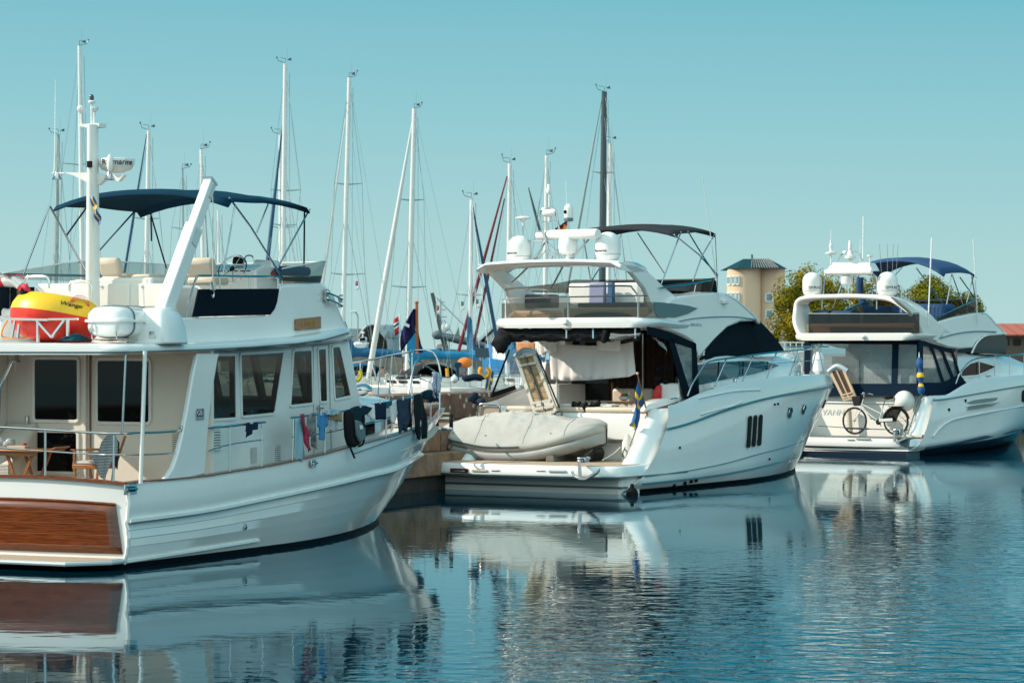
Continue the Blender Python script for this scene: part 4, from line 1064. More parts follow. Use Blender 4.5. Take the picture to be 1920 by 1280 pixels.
F2 = frame_at(1200, FPX*CH/273, 2.45, 30)
MY = thing('flybridge_yacht', 'white flybridge yacht in the middle with covered dinghy and three hull vents', 'motor yacht', F2, (0,0,0))
S2 = [(1200,772),(1214,768),(1240,763),(1275,754),(1310,738),(1376,718),(1447,708),(1500,704),(1545,702),(1557,706)]
R2_ = [(1200,813),(1217,811),(1281,797),(1358,770),(1417,752),(1477,739),(1560,725)]
C2_ = [(1190,897),(1251,893),(1300,880),(1417,850),(1506,826),(1515,822)]
sd2 = F2.side
uw = sd2(1211,770,1.95).y
def fit_hull(F, lv, targets):
    out = []
    for (u0, u1, B0, Bm, tm, p, q, zt), tg in zip(lv, targets):
        m0 = min(u0, 0); out.append((u0, fit_end(F, lambda u, e: plan2((u-m0)/(e-m0), B0, Bm, tm, p, q), u1, tg), B0, Bm, tm, p, q, zt))
    return out
H2 = Hull(F2, fit_hull(F2, [
    (uw+.35, sd2(1557,706,0).y, 2.3, 2.42, .45, 2.3, .85, S2),
    (uw+.15, sd2(1560,725,0).y, 2.36, 2.50, .45, 2.2, .85, R2_),
    (.12, sd2(1513,826,0).y, 2.42, 2.46, .40, 2.0, .92, C2_),
    (-.5, sd2(1490,872,0).y, 2.30, 2.34, .40, 1.8, 1.0, lambda u: .08+.0*u)], (1558, 1561, 1515, 1492)))
HO2 = H2.mesh('hull', [GEL, BOOT], MY, capfrom=2, ps=1.12); H2.probe = Probe(F2, HO2)
mb = MB(); mb.prism([(-2.5,-.52,-.4),(2.24,-.52,-.4),(2.32,-.1,-.4),(2.32,.3,-.4),(-2.6,.3,-.4),(-2.6,-.1,-.4)], (0,0,.79)); mb.build('lower_transom', GEL2, MY, bevel=.08)
mb = MB(); mb.prism([(-2.51,-.535,.12),(2.25,-.535,.12),(2.335,-.1,.12),(2.335,.1,.12),(-2.61,.1,.12),(-2.61,-.1,.12)], (0,0,.05)); mb.build('transom_stripe', mat('boot_grey', (.10,.14,.15), .4), MY)
strip(H2.pathlev(1), .05, .07, 'rub_rail', TEALS, MY, out=.012)
def lev_path(H, k, pts, off): return [H.on(k, x, y, -off) for x, y in pts]
def between(H, ka, kb, px, py, off=.01): return H.probe(px, py, off-.02)[0]
strip([between(H2,2,3,x,y,.05) for x, y in ((1204,906),(1250,901),(1300,896),(1358,888),(1410,878),(1450,868),(1490,857))], .02, .045, 'boot_stripe', TEALS, MY, mirror=False)
# stern wings
for sg in (1, -1):
    mb = MB(); rr = []
    for px, py in ((1161,871),(1172,853),(1186,828),(1199,797),(1211,770)):
        p = sd2(px, py, 1.88); u = p.y
        f = (871-py)/101.0
        rr.append([Vector((a*(1 if sg > 0 else -1.14), u+b, p.z)) for a, b in ((2.36-.04*f,1.3),(2.36-.04*f,.62),(2.30-.03*f,.34),(2.16,.10),(2.02,.0),(1.90,.06),(1.84,.3),(1.84,1.3+.9*(1-f)))])
    top = [p+Vector((0,.12,.05)) for p in rr[-1]]; c = sum(top, Vector())/len(top)
    rr.append([p.lerp(c, .12) for p in top])
    mb.loft(rr); mb.build('stern_wing', GEL, MY, smooth=55)
# platform
PZ = .64; ol = []
PU_ = -1.15
for k in range(-12, 13):
    x = k/12; ol.append(Vector((2.42*math.copysign(abs(math.sin(x*math.pi/2))**.8, x), PU_+.95*(1-math.cos(x*math.pi/2)**.35)+.12*x*x, 0)))
ol = [Vector((-2.45,2.4,0))]+ol+[Vector((2.45,2.4,0))]
ol = [Vector((p.x*(1.13 if p.x < 0 else 1), p.y, 0)) for p in ol]
rr = []
for z, s_ in ((.36,.975),(.40,1.0),(.46,1.0),(.60,.985),(.64,.965)):
    rr.append([Vector((p.x*s_, p.y*(s_ if p.y < 0 else 1), z)) for p in ol])
mb = MB(); mb.loft(rr); PF = mb.build('bathing_platform', GEL, MY, smooth=50)
mb = MB(); mb.prism([Vector((p.x*.93, p.y*.93 if p.y < 0 else p.y, .642)) for p in ol], (0,0,.012)); mb.build('platform_teak', TEAKP, PF, smooth=0)
strip([Vector((p.x, p.y, .395)) for p in ol], .03, .03, 'platform_rub', mat('rub_dark', (.05,.10,.13), .35), PF, mirror=False, out=0.01)
def plat_pt(px, py):
    # outer face of the platform
    best = None
    for a, b in zip(ol, ol[1:]):
        xa, xb = F2.px(a.x, a.y), F2.px(b.x, b.y)
        if min(xa, xb)-.01 <= px <= max(xa, xb)+.01 and a.y < 1:
            f = (px-xa)/(xb-xa) if abs(xb-xa) > 1e-6 else 0; p = a.lerp(b, f); best = p; break
    best = best or ol[len(ol)//2]
    return Vector((best.x, best.y-.015, F2.zof(best.x, best.y, py)))
def plat_box(x0, y0, x1, y1, name, matr, d=.03):
    a = plat_pt(x0, y0); b = plat_pt(x1, y1)
    t = Vector((b.x-a.x, b.y-a.y, 0)); L_ = t.length; t.normalize(); n = Vector((t.y, -t.x, 0))
    M = Matrix((t, n, Vector((0,0,1)))).transposed()
    mb = MB(); mb.cbox((a+b)/2+n*.0, L_, d, abs(a.z-b.z), M=M); return mb.build(name, matr, PF, bevel=.008)
pl = plat_box(845,877,878,886,'ladder_recess', mat('maroon', (.10,.02,.02), .5)); plat_box(852,881,872,885,'ladder_step', STEEL, d=.05)
plat_box(885,879,914,884,'step_pad', SAND); plat_box(920,879,936,882,'step_pad', PLAS); plat_box(1004,880,1022,882,'step_pad', PLAS)
plat_box(1029,880,1061,885,'tread_plate', mat('hatch_grey', (.45,.47,.47), .5))
# lower transom behind/below the platform is the hull cap; inner stern wall and sunpad
WU = 1.75
wz = F2.cross(1100,764,WU).z
mb = MB(); mb.box(-2.15, 1.86, WU, WU+.5, .60, wz-.12); SWL = mb.build('stern_wall', GEL, MY, bevel=.08)
for x0, x1 in ((-2.1,.02),(.06,1.78)):
    mb = MB(); mb.box(x0, x1, WU+.03, WU+.62, wz-.115, wz+.02); mb.build('sunpad_cushion', BEIGE, MY, bevel=.05)
hq = F2.cross(1150,826,WU)
mb = MB(); mb.bar((hq.x-.28,WU-.1,hq.z),(hq.x+.45,WU-.1,hq.z),.05,.09); mb.bar((hq.x-.26,WU-.1,hq.z),(hq.x-.26,WU+.02,hq.z),.06,.14); mb.build('wall_handrail', STEEL, MY, bevel=.01)
# chrome hoop on the port quarter
hp = [F2.cross(x, y, .9) for x, y in ((896,783),(897,765),(901,758),(910,757),(930,758),(937,762),(939,772),(939,783))]
tubes(hp, .025, 'boarding_hoop', STEEL, MY)
mb = MB(); mb.prism([F2.cross(x, y, .95) for x, y in ((899,762),(936,762),(936,780),(899,780))], (0,.02,0)); mb.build('hoop_panel', mat('tan_panel', (.34,.26,.20), .6), MY)
# ---- coach roof
c0 = [ (4.35,1.95),(5,1.95),(6,1.93),(8,1.85),(9.5,1.66),(11,1.35),(12.3,1.0),(13.3,.62),(14.0,.25)]
ctop = [(1290,660),(1350,668),(1420,668),(1469,660),(1506,672),(1524,690),(1540,701)]
rr = []
for u, hw in c0:
    zt_ = F2.zof(hw*.35, u, interp(ctop, F2.px(hw*.35, u))); zb_ = 1.5+.05*u
    zt_ = max(zt_, zb_+.3)
    half = [(hw,zb_),(hw-.02,zt_-.35),(hw-.10,zt_-.12),(hw-.30,zt_-.02),(hw*.35,zt_)]
    rr.append([Vector((a,u,b)) for a, b in half]+[Vector((-a,u,b)) for a, b in reversed(half)])
mb = MB(); mb.loft(rr); CR = mb.build('coach_roof', GEL, MY, smooth=55)
mb = MB(); rows = []
for p in H2.pathlev(0):
    if p.y > 4.4: rows.append([Vector((max(p.x-.05,0)*x/4, p.y, p.z-.10+.05*(1-abs(x)/4))) for x in range(-4, 5)])
mb.grid(rows); mb.build('foredeck', GEL, MY)
for sg in (1, -1):
    mb = MB(); a, b = F2.side(1301,684,1.95), F2.side(1318,684,1.95); mb.prism([Vector((1.95*sg, u, z)) for u, z in ((3.2,1.5),(3.0,1.9),(3.35,2.95),(4.5,2.95),(4.5,1.5))], (-.1*sg,0,0)); mb.build('saloon_side', GEL, MY, bevel=.02)
# saloon side glazing
gx = [(1307,684),(1340,679),(1400,676),(1432,677),(1461,685),(1440,693),(1415,700),(1365,710),(1325,718),(1307,722)]
gp = [F2.side(x, y, 1.955 if x < 1400 else 1.95-.0022*(x-1400)) for x, y in gx]
mb = MB(); mb.prism(gp, (.012,0,0)); SGL = mb.build('saloon_window', TGLASS, MY, smooth=0)
for x in (1348, 1394, 1439):
    a = F2.side(x, 678, 1.97 if x < 1400 else 1.95-.0022*(x-1400)+.015); b = F2.side(x-2, 713-(x-1348)*.22, 1.97 if x < 1400 else 1.95-.0022*(x-1400)+.015)
    mb = MB(); mb.bar(a, b, .02, .05); mb.build('window_mullion', BLACK, SGL, smooth=0)
# ---- superstructure sides and front
SV = 1.98
spx = [(1216,597),(1217,609),(1240,615),(1262,622),(1284,631),(1300,641),(1310,672),(1340,637),(1364,614),(1388,603),(1420,601),(1412,590),(1400,579),(1380,562),(1361,551),(1340,548),(1300,552),(1262,558)]
so = [sd2(x, y, SV) for x, y in spx]
for sg in (1, -1):
    mb = MB(); mb.prism([Vector((SV*sg, p.y, p.z)) for p in so], (-.16*sg,0,0)); mb.build('superstructure_side', GEL, MY, bevel=.05, smooth=40)
mb = MB(); rows = []
for px, py in ((1340,549),(1361,551),(1380,562),(1400,579),(1412,590),(1420,601),(1424,606)):
    p = sd2(px, py, SV)
    rows.append([Vector((SV*math.sin(R(90)*x/10), p.y+.75*math.cos(R(90)*x/10), p.z+.06*math.cos(R(90)*x/10))) for x in range(-10, 11)])
mb.grid(rows); mb.build('superstructure_front', GEL, MY, smooth=60, solid=.05, soff=-1)
tubes([Vector((SV+.012, p.y, p.z)) for p in [sd2(x, y, SV) for x, y in ((1265,604),(1300,597),(1340,594),(1380,594),(1418,599))]], .014, 'styling_line', mat('line_teal', (.12,.25,.28), .4), MY)
# navy windscreen cover
wpx = [(1311,673),(1325,655),(1341,637),(1364,615),(1388,603),(1410,600),(1424,602)]
wbt = [(1311,675),(1330,673),(1350,671),(1380,668),(1410,665),(1440,662),(1471,659)]
mb = MB(); rows = []
for k in range(13):
    f = k/12; i = f*6; a = int(min(i, 5)); g = i-a
    tx = wpx[a][0]+(wpx[a+1][0]-wpx[a][0])*g; ty = wpx[a][1]+(wpx[a+1][1]-wpx[a][1])*g
    bx_ = wbt[a][0]+(wbt[a+1][0]-wbt[a][0])*g; by = wbt[a][1]+(wbt[a+1][1]-wbt[a][1])*g
    top = sd2(tx, ty, SV-.04-.25*f); bot = sd2(bx_, by, SV-.05-.5*f)
    rows.append([top.lerp(bot, j/8)+Vector((.05*math.sin(math.pi*j/8),0,0)) for j in range(9)])
st_t, st_b = rows[-1][0], rows[-1][-1]
front = []
for k in range(1, 13):
    x = math.cos(math.pi*k/24*1.0)
    row = []
    for j in range(9):
        p = rows[12][j]; vv = p.x*(1-k/12.0); row.append(Vector((vv, p.y+.55*math.sin(R(90)*k/12), p.z+.05*math.sin(R(90)*k/12))))
    front.append(row)
allr = rows+front
mb = MB(); mb.grid(allr)
for r in allr: pass
mb.build('windscreen_cover', NAVY, MY, smooth=70, solid=.02)
mb = MB(); mb.grid([[Vector((-p.x, p.y, p.z)) for p in r] for r in allr]); mb.build('windscreen_cover', NAVY, MY, smooth=70, solid=.02)
tubes([p+Vector((.012,-.01,.0)) for p in rows[9]], .012, 'cover_seam', BLKC, MY)
# ---- flybridge deck slab with swept lip
FU = sd2(1219,603,2.05).y-.05
zl = F2.zof(1.9, FU, 606)
rr = []
for u, hw, dz in ((FU-.22,1.75,0),(FU-.15,1.95,0),(FU,2.06,0),(FU+.6,2.08,0),(FU+1.6,2.05,-.04),(FU+3.2,1.9,-.05)):
    half = [(hw-.12,zl-.10+dz),(hw-.02,zl-.05+dz),(hw,zl+.03+dz),(hw-.06,zl+.11+dz),(hw-.2,zl+.14+dz)]
    rr.append([Vector((a,u,b)) for a, b in half]+[Vector((-a,u,b)) for a, b in reversed(half)])
mb = MB(); mb.loft(rr); FD = mb.build('flybridge_deck', GEL, MY, smooth=50)
ZF = zl+.15
mb = MB(); q = F2.cross(1060,603,FU-.24); mb.cbox(q, .12, .1, .12); mb.build('stern_light', PLAS, FD, bevel=.02)
# arch
apx = [(1160,490),(1184,492),(1213,509),(1245,539),(1274,562),(1262,598),(1228,598),(1222,580),(1206,541),(1184,515),(1172,504)]
ao = [sd2(x, y, 1.86) for x, y in apx]
for sg in (1, -1):
    mb = MB(); mb.prism([Vector((1.90*sg, p.y, p.z)) for p in ao], (-.12*sg,0,0)); mb.build('arch_leg', GEL, MY, bevel=.04)
ua_, ub_ = ao[0].y, ao[2].y-.05; za_ = ao[0].z
rr = []
for k in range(17):
    x = -1+k/8; c = .06*(1-x*x)+ (-.10 if abs(x) > .99 else 0); hw = 1.90
    rr.append([Vector((hw*x, ua_+.02, za_-.10+c)), Vector((hw*x, ua_-.03, za_-.04+c)), Vector((hw*x, ua_+.04, za_+.02+c)), Vector((hw*x, ub_-.08, za_+.0+c)), Vector((hw*x, ub_+.02, za_-.10+c)), Vector((hw*x, (ua_+ub_)/2, za_-.14+c))])
mb = MB(); mb.loft(rr); AR = mb.build('radar_arch', GEL, MY, smooth=60)
AU = (ua_+ub_)/2
def ax(px, py, du=0.0): return F2.cross(px, py, AU+du)
q = ax(974,491); sat_dome(Vector((q.x,q.y,q.z)), .285, .62, 'satellite_dome', MY, 'Raymarine', -.30, tsize=.08)
q = ax(1140,488); sat_dome(Vector((q.x,q.y,q.z)), .295, .66, 'satellite_dome', MY, 'Raymarine', -.24, tsize=.085)
a, b = ax(1008,441,.25), ax(1121,438,-.35)
mb = MB(); d_ = (b-a).normalized(); Mx = d_.to_track_quat('Z','Y').to_matrix(); L_ = (b-a).length
mb.lathe(a, [(.0,-.02),(.09,0),(.115,.04),(.115,L_-.05),(.10,L_)], 20, Mx); mb.build('radar_scanner', PLAS, MY)
q = ax(1065,484); mb = MB(); mb.lathe(q, [(.1,.08),(.2,.13),(.225,.25),(.215,.42),(.16,.5),(.0,.52)], 24); mb.lathe(q, [(.05,-.02),(.05,.1)], 10); mb.build('radar_pedestal', PLAS, MY)
q = ax(981,411); mb = MB(); mb.lathe(q, [(.02,-.16),(.04,-.05),(.10,.0),(.185,.02),(.18,.04),(.10,.07),(0,.075)], 20); GA = mb.build('gps_mushroom', PLAS, MY)
tubes([q+Vector((0,0,-.12)), ax(981,440), ax(985,449), ax(1000,451), ax(1018,451)], .022, 'antenna_stalk', STEEL, GA)
hoop = [ax(x, y) for x, y in ((1034,487),(1024,455),(1014,420),(1013,402),(1017,393),(1026,390),(1036,391),(1043,397),(1045,410),(1052,450),(1060,484))]
tubes(hoop, .026, 'light_hoop', STEEL, MY)
mb = MB(); mb.tube([ax(1014,416), ax(1045,415)], .013, 6); mb.build('hoop_crossbar', STEEL, MY)
q = ax(1030,399); mb = MB(); mb.lathe(q+Vector((-.15,0,0)), [(.0,-.02),(.08,0),(.09,.03),(.09,.28),(.07,.32)], 14, Matrix.Rotation(R(90),3,'Y')); mb.lathe(q, [(.04,-.2),(.04,-.05)], 10); mb.build('foghorn', PLAS, MY)
q = ax(1066,408); mb = MB(); mb.lathe(q, [(.10,-.02),(.105,.02),(.11,.1),(.11,.2),(.09,.27),(.05,.31),(0,.32)], 18); CB = mb.build('thermal_camera', PLAS, MY)
mb = MB(); mb.lathe(q, [(.08,-.09),(.112,-.07),(.112,-.01)], 18); mb.build('camera_base', mat('base_grey', (.12,.15,.17), .5), CB)
mb = MB(); mb.ball(q+Vector((-.03,-.10,.13)), .045, .03, .05, 12, 8); mb.build('camera_lens', GLASS, CB)
tubes([q+Vector((0,0,-.08)), ax(1067,440), ax(1066,450)], .025, 'camera_stalk', STEEL, CB)
for pts in ([(1000,488),(1024,452)], [(1024,452),(1055,486)], [(1070,486),(1104,449)], [(1033,486),(1046,468)], [(960,530),(1022,470)], [(1034,540),(1055,500)]):
    tubes([ax(x, y, .1) for x, y in pts], .024, 'brace_tube', STEEL, MY, sm=False)
tubes([ax(1030,390), ax(1030,362)], .02, 'light_staff', PLAS, MY, sm=False)
q = ax(1029,360); mb = MB(); mb.lathe(q, [(.05,-.03),(.055,0),(.055,.08),(.04,.1),(.04,.16),(.03,.18)], 12); mb.build('anchor_light', PLAS, MY)
tubes([ax(1063,395), ax(1061,340)], .006, 'whip_antenna', PLAS, MY, sm=False)
# tinted aft screen, rails and furniture on the flybridge
sc = [Vector((-1.98,FU+1.2,0)), Vector((-2.0,FU+.25,0)), Vector((-1.9,FU+.0,0)), Vector((1.9,FU+.0,0)), Vector((2.0,FU+.25,0)), Vector((2.0,FU+1.0,0))]
h1 = F2.zof(1.5, FU, 566)
mb = MB(); mb.grid([[Vector((p.x,p.y,ZF-.03)) for p in sc], [Vector((p.x,p.y,h1)) for p in sc]]); mb.build('aft_screen', SMOKE, MY, smooth=0)
gl = [sd2(x, y, SV+.012) for x, y in ((1226,566),(1262,569),(1290,573),(1308,578),(1290,588),(1266,595),(1233,594),(1228,585))]
mb = MB(); mb.prism(gl, (.012,0,0)); mb.build('side_wind_panel', TGLASS, MY, smooth=0)
def fx(px, py, du=0.03): return F2.cross(px, py, FU+du)
tubes([fx(951,575), fx(947,548), fx(950,542), fx(1000,539), fx(1100,537), fx(1175,536), fx(1186,541), fx(1196,554)], .02, 'aft_rail', STEEL, MY)
tubes([fx(941,561), fx(1000,558), fx(1100,556), fx(1215,554)], .016, 'mid_rail', STEEL, MY)
for x, y0, y1 in ((949,562,604),(1066,556,602),(1197,555,600)):
    mb = MB(); a, b = fx(x, y0), fx(x, y1); mb.tube([a, Vector((a.x,a.y,ZF-.02))], .035, 8); mb.build('rail_post', PLAS, MY)
def fbox(x0, y0, x1, y1, du, depth, name, matr, bevel=.06, parent=None):
    a, b = fx(x0, y0, du), fx(x1, y1, du); mb = MB(); mb.box(min(a.x,b.x), max(a.x,b.x), a.y, a.y+depth, max(min(a.z,b.z), ZF-.02), max(a.z,b.z)); return mb.build(name, matr, parent or MY, bevel=bevel)
fbox(1055,577,1215,604,.35,.5,'fly_sofa',SAND)
fbox(960,582,1030,603,.35,.7,'fly_sofa',SAND)
fbox(1065,531,1198,572,1.5,.3,'fly_coaming_seat',GEL2)
bb = fbox(981,552,1031,577,.9,.5,'wet_bar',mat('bbq_grey', (.08,.08,.085), .35), bevel=.05)
mb = MB(); a = fx(985,549,.95); b = fx(1027,549,.95); mb.tube(smooth_path([a, a+Vector((.03,0,.07)), b+Vector((-.03,0,.07)), b], 4), .014, 8); mb.build('bar_handle', STEEL, bb)
cs = fbox(1103,529,1134,574,1.2,.12,'seat_back_cushion',mat('lilac_vinyl', (.25,.27,.42), .6), bevel=.05)
fbox(1138,529,1150,572,1.2,.12,'seat_back_cushion',mat('blue_vinyl', (.03,.10,.2), .6), bevel=.04)
fbox(1083,568,1190,575,.9,.5,'seat_pad',mat('dark_pad', (.06,.06,.08), .6), bevel=.02)
# fly windscreen forward
b0 = sd2(1237,539,1.85); wsb = []; wst = []
wf = sd2(1345,548,SV)
for k in range(21):
    a = R(-90+180*k/20); wsb.append(Vector((1.88*math.sin(a), wf.y-.2+.85*math.cos(a), wf.z+.02))); wst.append(Vector((1.92*math.sin(a), wf.y-.08+.9*math.cos(a), wf.z+.36)))
pa_ = [Vector((-1.88, sd2(1245,545,1.9).y, wf.z)), Vector((-1.88, sd2(1300,545,1.9).y, wf.z))]
lows = [Vector((-1.88,p.y,wf.z)) for p in pa_]; tops = [p+Vector((0,0,.12+.12*i)) for i, p in enumerate(lows)]
rl = [Vector((1.88,p.y,wf.z)) for p in reversed(pa_)]; rt = [p+Vector((0,0,.24-.12*i)) for i, p in enumerate(rl)]
mb = MB(); mb.grid([lows+wsb+rl, tops+wst+rt]); mb.build('fly_windscreen', SMOKE2, MY, smooth=60)
tubes([sd2(x, y, 1.94) for x, y in ((1237,540),(1280,535),(1322,528),(1334,526))], .02, 'fly_handrail', STEEL, MY)
mb = MB(); mb.tube([sd2(1305,531,1.94), sd2(1301,550,1.94)], .016, 8); mb.build('rail_post', STEEL, MY)
mb = MB(); mb.prism([sd2(x, y, 1.5) for x, y in ((1318,530),(1344,524),(1347,550),(1330,550))], (-3.0,0,0)); mb.build('helm_canvas', NAVY, MY, bevel=.05)
# bimini
a2 = sd2(1268,438,1.6); f2 = sd2(1340,436,1.6)
B2 = canopy(a2.y, f2.y, a2.z, f2.z, 1.62, .22, .03, 'bimini_top', GREYC, MY, nose=.12)
for pts, v in (([(1195,436),(1245,512)],1.6), ([(1277,435),(1240,532)],1.6), ([(1264,440),(1310,477),(1346,516)],1.62), ([(1290,434),(1318,480),(1345,520)],1.6), ([(1341,438),(1316,480),(1299,528)],1.62)):
    tubes([sd2(x, y, v) for x, y in pts], .017, 'bimini_strut', STEEL, B2, sm=False)
for pts in ([(1094,444),(1107,523)], [(1126,500),(1110,525)], [(1166,437),(1150,470)]):
    tubes([sd2(x, y, -1.6) for x, y in pts], .016, 'bimini_strut', STEEL, B2, sm=False)
tubes([sd2(1341,440,1.65), sd2(1346,545,1.65)], .008, 'bimini_strap', BLACK, B2, sm=False)
tubes([sd2(1348,560,SV+.05), sd2(1317,325,SV+.05)], .009, 'whip_antenna', PLAS, MY, sm=False)
mb = MB(); mb.cbox(sd2(1356,566,SV)+Vector((.05,0,0)), .1, .25, .1); mb.build('side_light', PLAS, MY, bevel=.02)
# ---- cockpit: bulkhead with doors and curtains, canvas, clear flaps
KU = 4.3
mb = MB(); mb.box(-1.95, 1.95, KU, KU+.08, 1.0, zl-.05); mb.build('saloon_bulkhead', GEL2, MY, smooth=0)
mb = MB(); mb.poly([(-1.95,1.9,1.15),(1.95,1.9,1.15),(1.95,KU,1.15),(-1.95,KU,1.15)]); mb.build('cockpit_sole', TEAKP, MY, smooth=0)
def kx(px, py, du=0.0): return F2.cross(px, py, KU+du)
def kpanel(x0, y0, x1, y1, name, matr, du=-.03, th=.025):
    a, b = kx(x0, y0, du), kx(x1, y1, du); mb = MB(); mb.box(min(a.x,b.x), min(max(a.x,b.x), 1.94), a.y, a.y+th, min(a.z,b.z), max(a.z,b.z)); return mb.build(name, matr, MY, smooth=0)
kpanel(1066,620,1270,752,'saloon_door_glass', GLASS)
a, b = kx(1140,632,-.1), kx(1262,751,-.1); mb = MB(); rows = []
for z in (a.z, b.z): rows.append([Vector((a.x+(min(b.x,1.9)-a.x)*k/60, KU-.08+.035*math.sin(k*1.15)+.015*math.sin(k*.43), z)) for k in range(61)])
mb.grid(rows); mb.build('curtain', BROWNC, MY, smooth=80)
kpanel(1204,625,1206,752,'door_frame', ALU, -.16, .05); kpanel(1066,625,1071,752,'door_frame', GEL2, -.06, .05)
kpanel(1000,620,1060,652,'head_cabinet', GEL, -.4, .4)
mb = MB(); a = F2.cross(1048,700,2.9); mb.box(-1.9, a.x, 2.9, KU-.02, 1.15, F2.cross(1048,720,2.9).z); mb.build('wet_bar', GEL2, MY, bevel=.04)
tubes([F2.cross(1044,690,2.7), F2.cross(1044,752,2.7)], .025, 'table_post', PLAS, MY, sm=False)
mb = MB(); a, b = F2.cross(1140,754,2.55), F2.cross(1262,748,2.55); mb.box(a.x, min(b.x,1.85), 2.5, 3.4, a.z-.03, a.z+.02); mb.build('cockpit_table', TEAK, MY, bevel=.02)
for x0, x1 in ((1147,1188),(1196,1222)):
    a, b = F2.cross(x0,728,3.7), F2.cross(x1,750,3.7); mb = MB(); mb.box(a.x, b.x, 3.7, 3.85, b.z-.1, a.z); mb.build('cockpit_cushion', BEIGE, MY, bevel=.06)
mb = MB(); a = F2.cross(1236,718,3.0); mb.box(a.x, 1.95, 3.0, 3.6, 1.15, a.z); mb.build('side_locker', GEL, MY, bevel=.04)
# rolled-up aft canvas
mb = MB(); rings = []
for k in range(61):
    f = k/60; v = -1.98+3.75*f; n = noise.noise(Vector((f*9, 0, 3))); n2 = noise.noise(Vector((f*23, 5, 1)))
    c = Vector((v, FU+.02+.03*n2, zl-.26+.06*n+.02*n2-.05*math.sin(f*math.pi)*0)); ry = .12+.03*n2; rz = .155+.06*n
    rings.append([c+Vector((0, ry*math.cos(2*math.pi*j/14)*(1+.18*math.sin(j*3+f*31)), rz*math.sin(2*math.pi*j/14)*(1+.14*math.sin(j*2+f*47)))) for j in range(14)])
mb.loft(rings); RC = mb.build('rolled_canvas', BLKC, MY, smooth=60)
for px in (1062, 1112, 1191):
    a = fx(px, 614, -.16); mb = MB(); mb.bar(a+Vector((0,0,.05)), a-Vector((0,0,.25)), .035, .012, up=(0,1,0)); mb.build('canvas_strap', mat('strap_blue', (.25,.40,.46), .7), RC, smooth=0)
rings = []; a0, a1 = fx(944,622,-.05), fx(938,660,-.1)
for k in range(15):
    f = k/14; c = a0.lerp(a1, f); r_ = .19*(math.sin(math.pi*(.12+.83*f))**.6); rings.append([c+Vector((r_*1.25*math.cos(t)*(1+.22*math.sin(3*t+f*6)), r_*math.sin(t), .05*math.sin(2*t+f*9))) for t in [2*math.pi*j/14 for j in range(14)]])
mb = MB(); mb.loft(rings); mb.build('canvas_bundle', BLKC, MY, smooth=60)
q = fx(1145,632,-.1); mb = MB(); mb.bar(fx(1131,643,-.12), fx(1137,618,-.12), .14, .12); mb.build('canvas_roll_end', BLKC, MY, bevel=.04)
mb = MB(); rows = []
for i, (x0, y0, x1, y1) in enumerate(((1145,640,1146,624),(1160,638,1162,626),(1180,634,1182,626),(1200,630,1203,624))):
    a, b = fx(x0, y0, -.18), fx(x1, y1, -.18); rows.append([a.lerp(b, j/6)+Vector((0,-.07*math.sin(math.pi*j/6)+.03*math.sin(i*2+j*2.0),0)) for j in range(7)])
mb.grid(rows); mb.build('clear_flap', VINYL, MY, smooth=80)
# starboard canvas panel with window
cv = 2.02
def cp(x, y, o=0.0): return sd2(x, y, cv+o)
mb = MB(); mb.prism([cp(1258,640), cp(1301,645), cp(1300,727), cp(1284,733)], (.006,0,0)); mb.build('clear_side_panel', VINYLB, MY, smooth=0)
for pl_ in ([(1213,612),(1225,614),(1263,626),(1303,643),(1303,655),(1260,641),(1213,626)], [(1252,636),(1262,636),(1290,726),(1289,745),(1284,748),(1280,740)], [(1297,645),(1304,644),(1307,690),(1310,736),(1299,742)], [(1287,728),(1300,722),(1309,730),(1309,739),(1288,747)]):
    mb = MB(); mb.prism([cp(x, y, .006) for x, y in pl_], (.02,0,0)); mb.build('canvas_border', NAVY, MY, smooth=0)
mb = MB(); rows = []
for i in range(6):
    f = i/5; a = fx(1220+8*f*3, 632+3*i, .3); b = fx(1240+3*i-4, 634+6*i, .6); rows.append([a.lerp(b, j/5)+Vector((.05*math.sin(j+i),0,.03*math.cos(j*2+i))) for j in range(6)])
mb.grid(rows); mb.build('clear_flap', VINYL, MY, smooth=80)
# port clear flap with dark zip edge
def pp(x, y, u): return F2.cross(x, y, u)
mb = MB(); rows = []
for i in range(9):
    f = i/8; a = pp(956-33*f, 657+84*f, 1.0+.3*f); b = pp(1001-14*f-10*f*f, 650+50*f+20*f*f, 1.9); rows.append([a.lerp(b, j/8)+Vector((0,.08*math.sin(j*.9+f*4),0)) for j in range(9)])
mb.grid(rows); mb.build('clear_flap', VINYL, MY, smooth=80)
mb = MB(); mb.bar(pp(955,656,.97), pp(921,744,1.27), .05, .02); mb.build('canvas_border', BLKC, MY, smooth=0)
mb = MB(); mb.prism([pp(926,735,1.2), pp(965,722,1.5), pp(967,730,1.5), pp(923,745,1.2)], (0,.02,0)); mb.build('canvas_border', BLKC, MY, smooth=0)
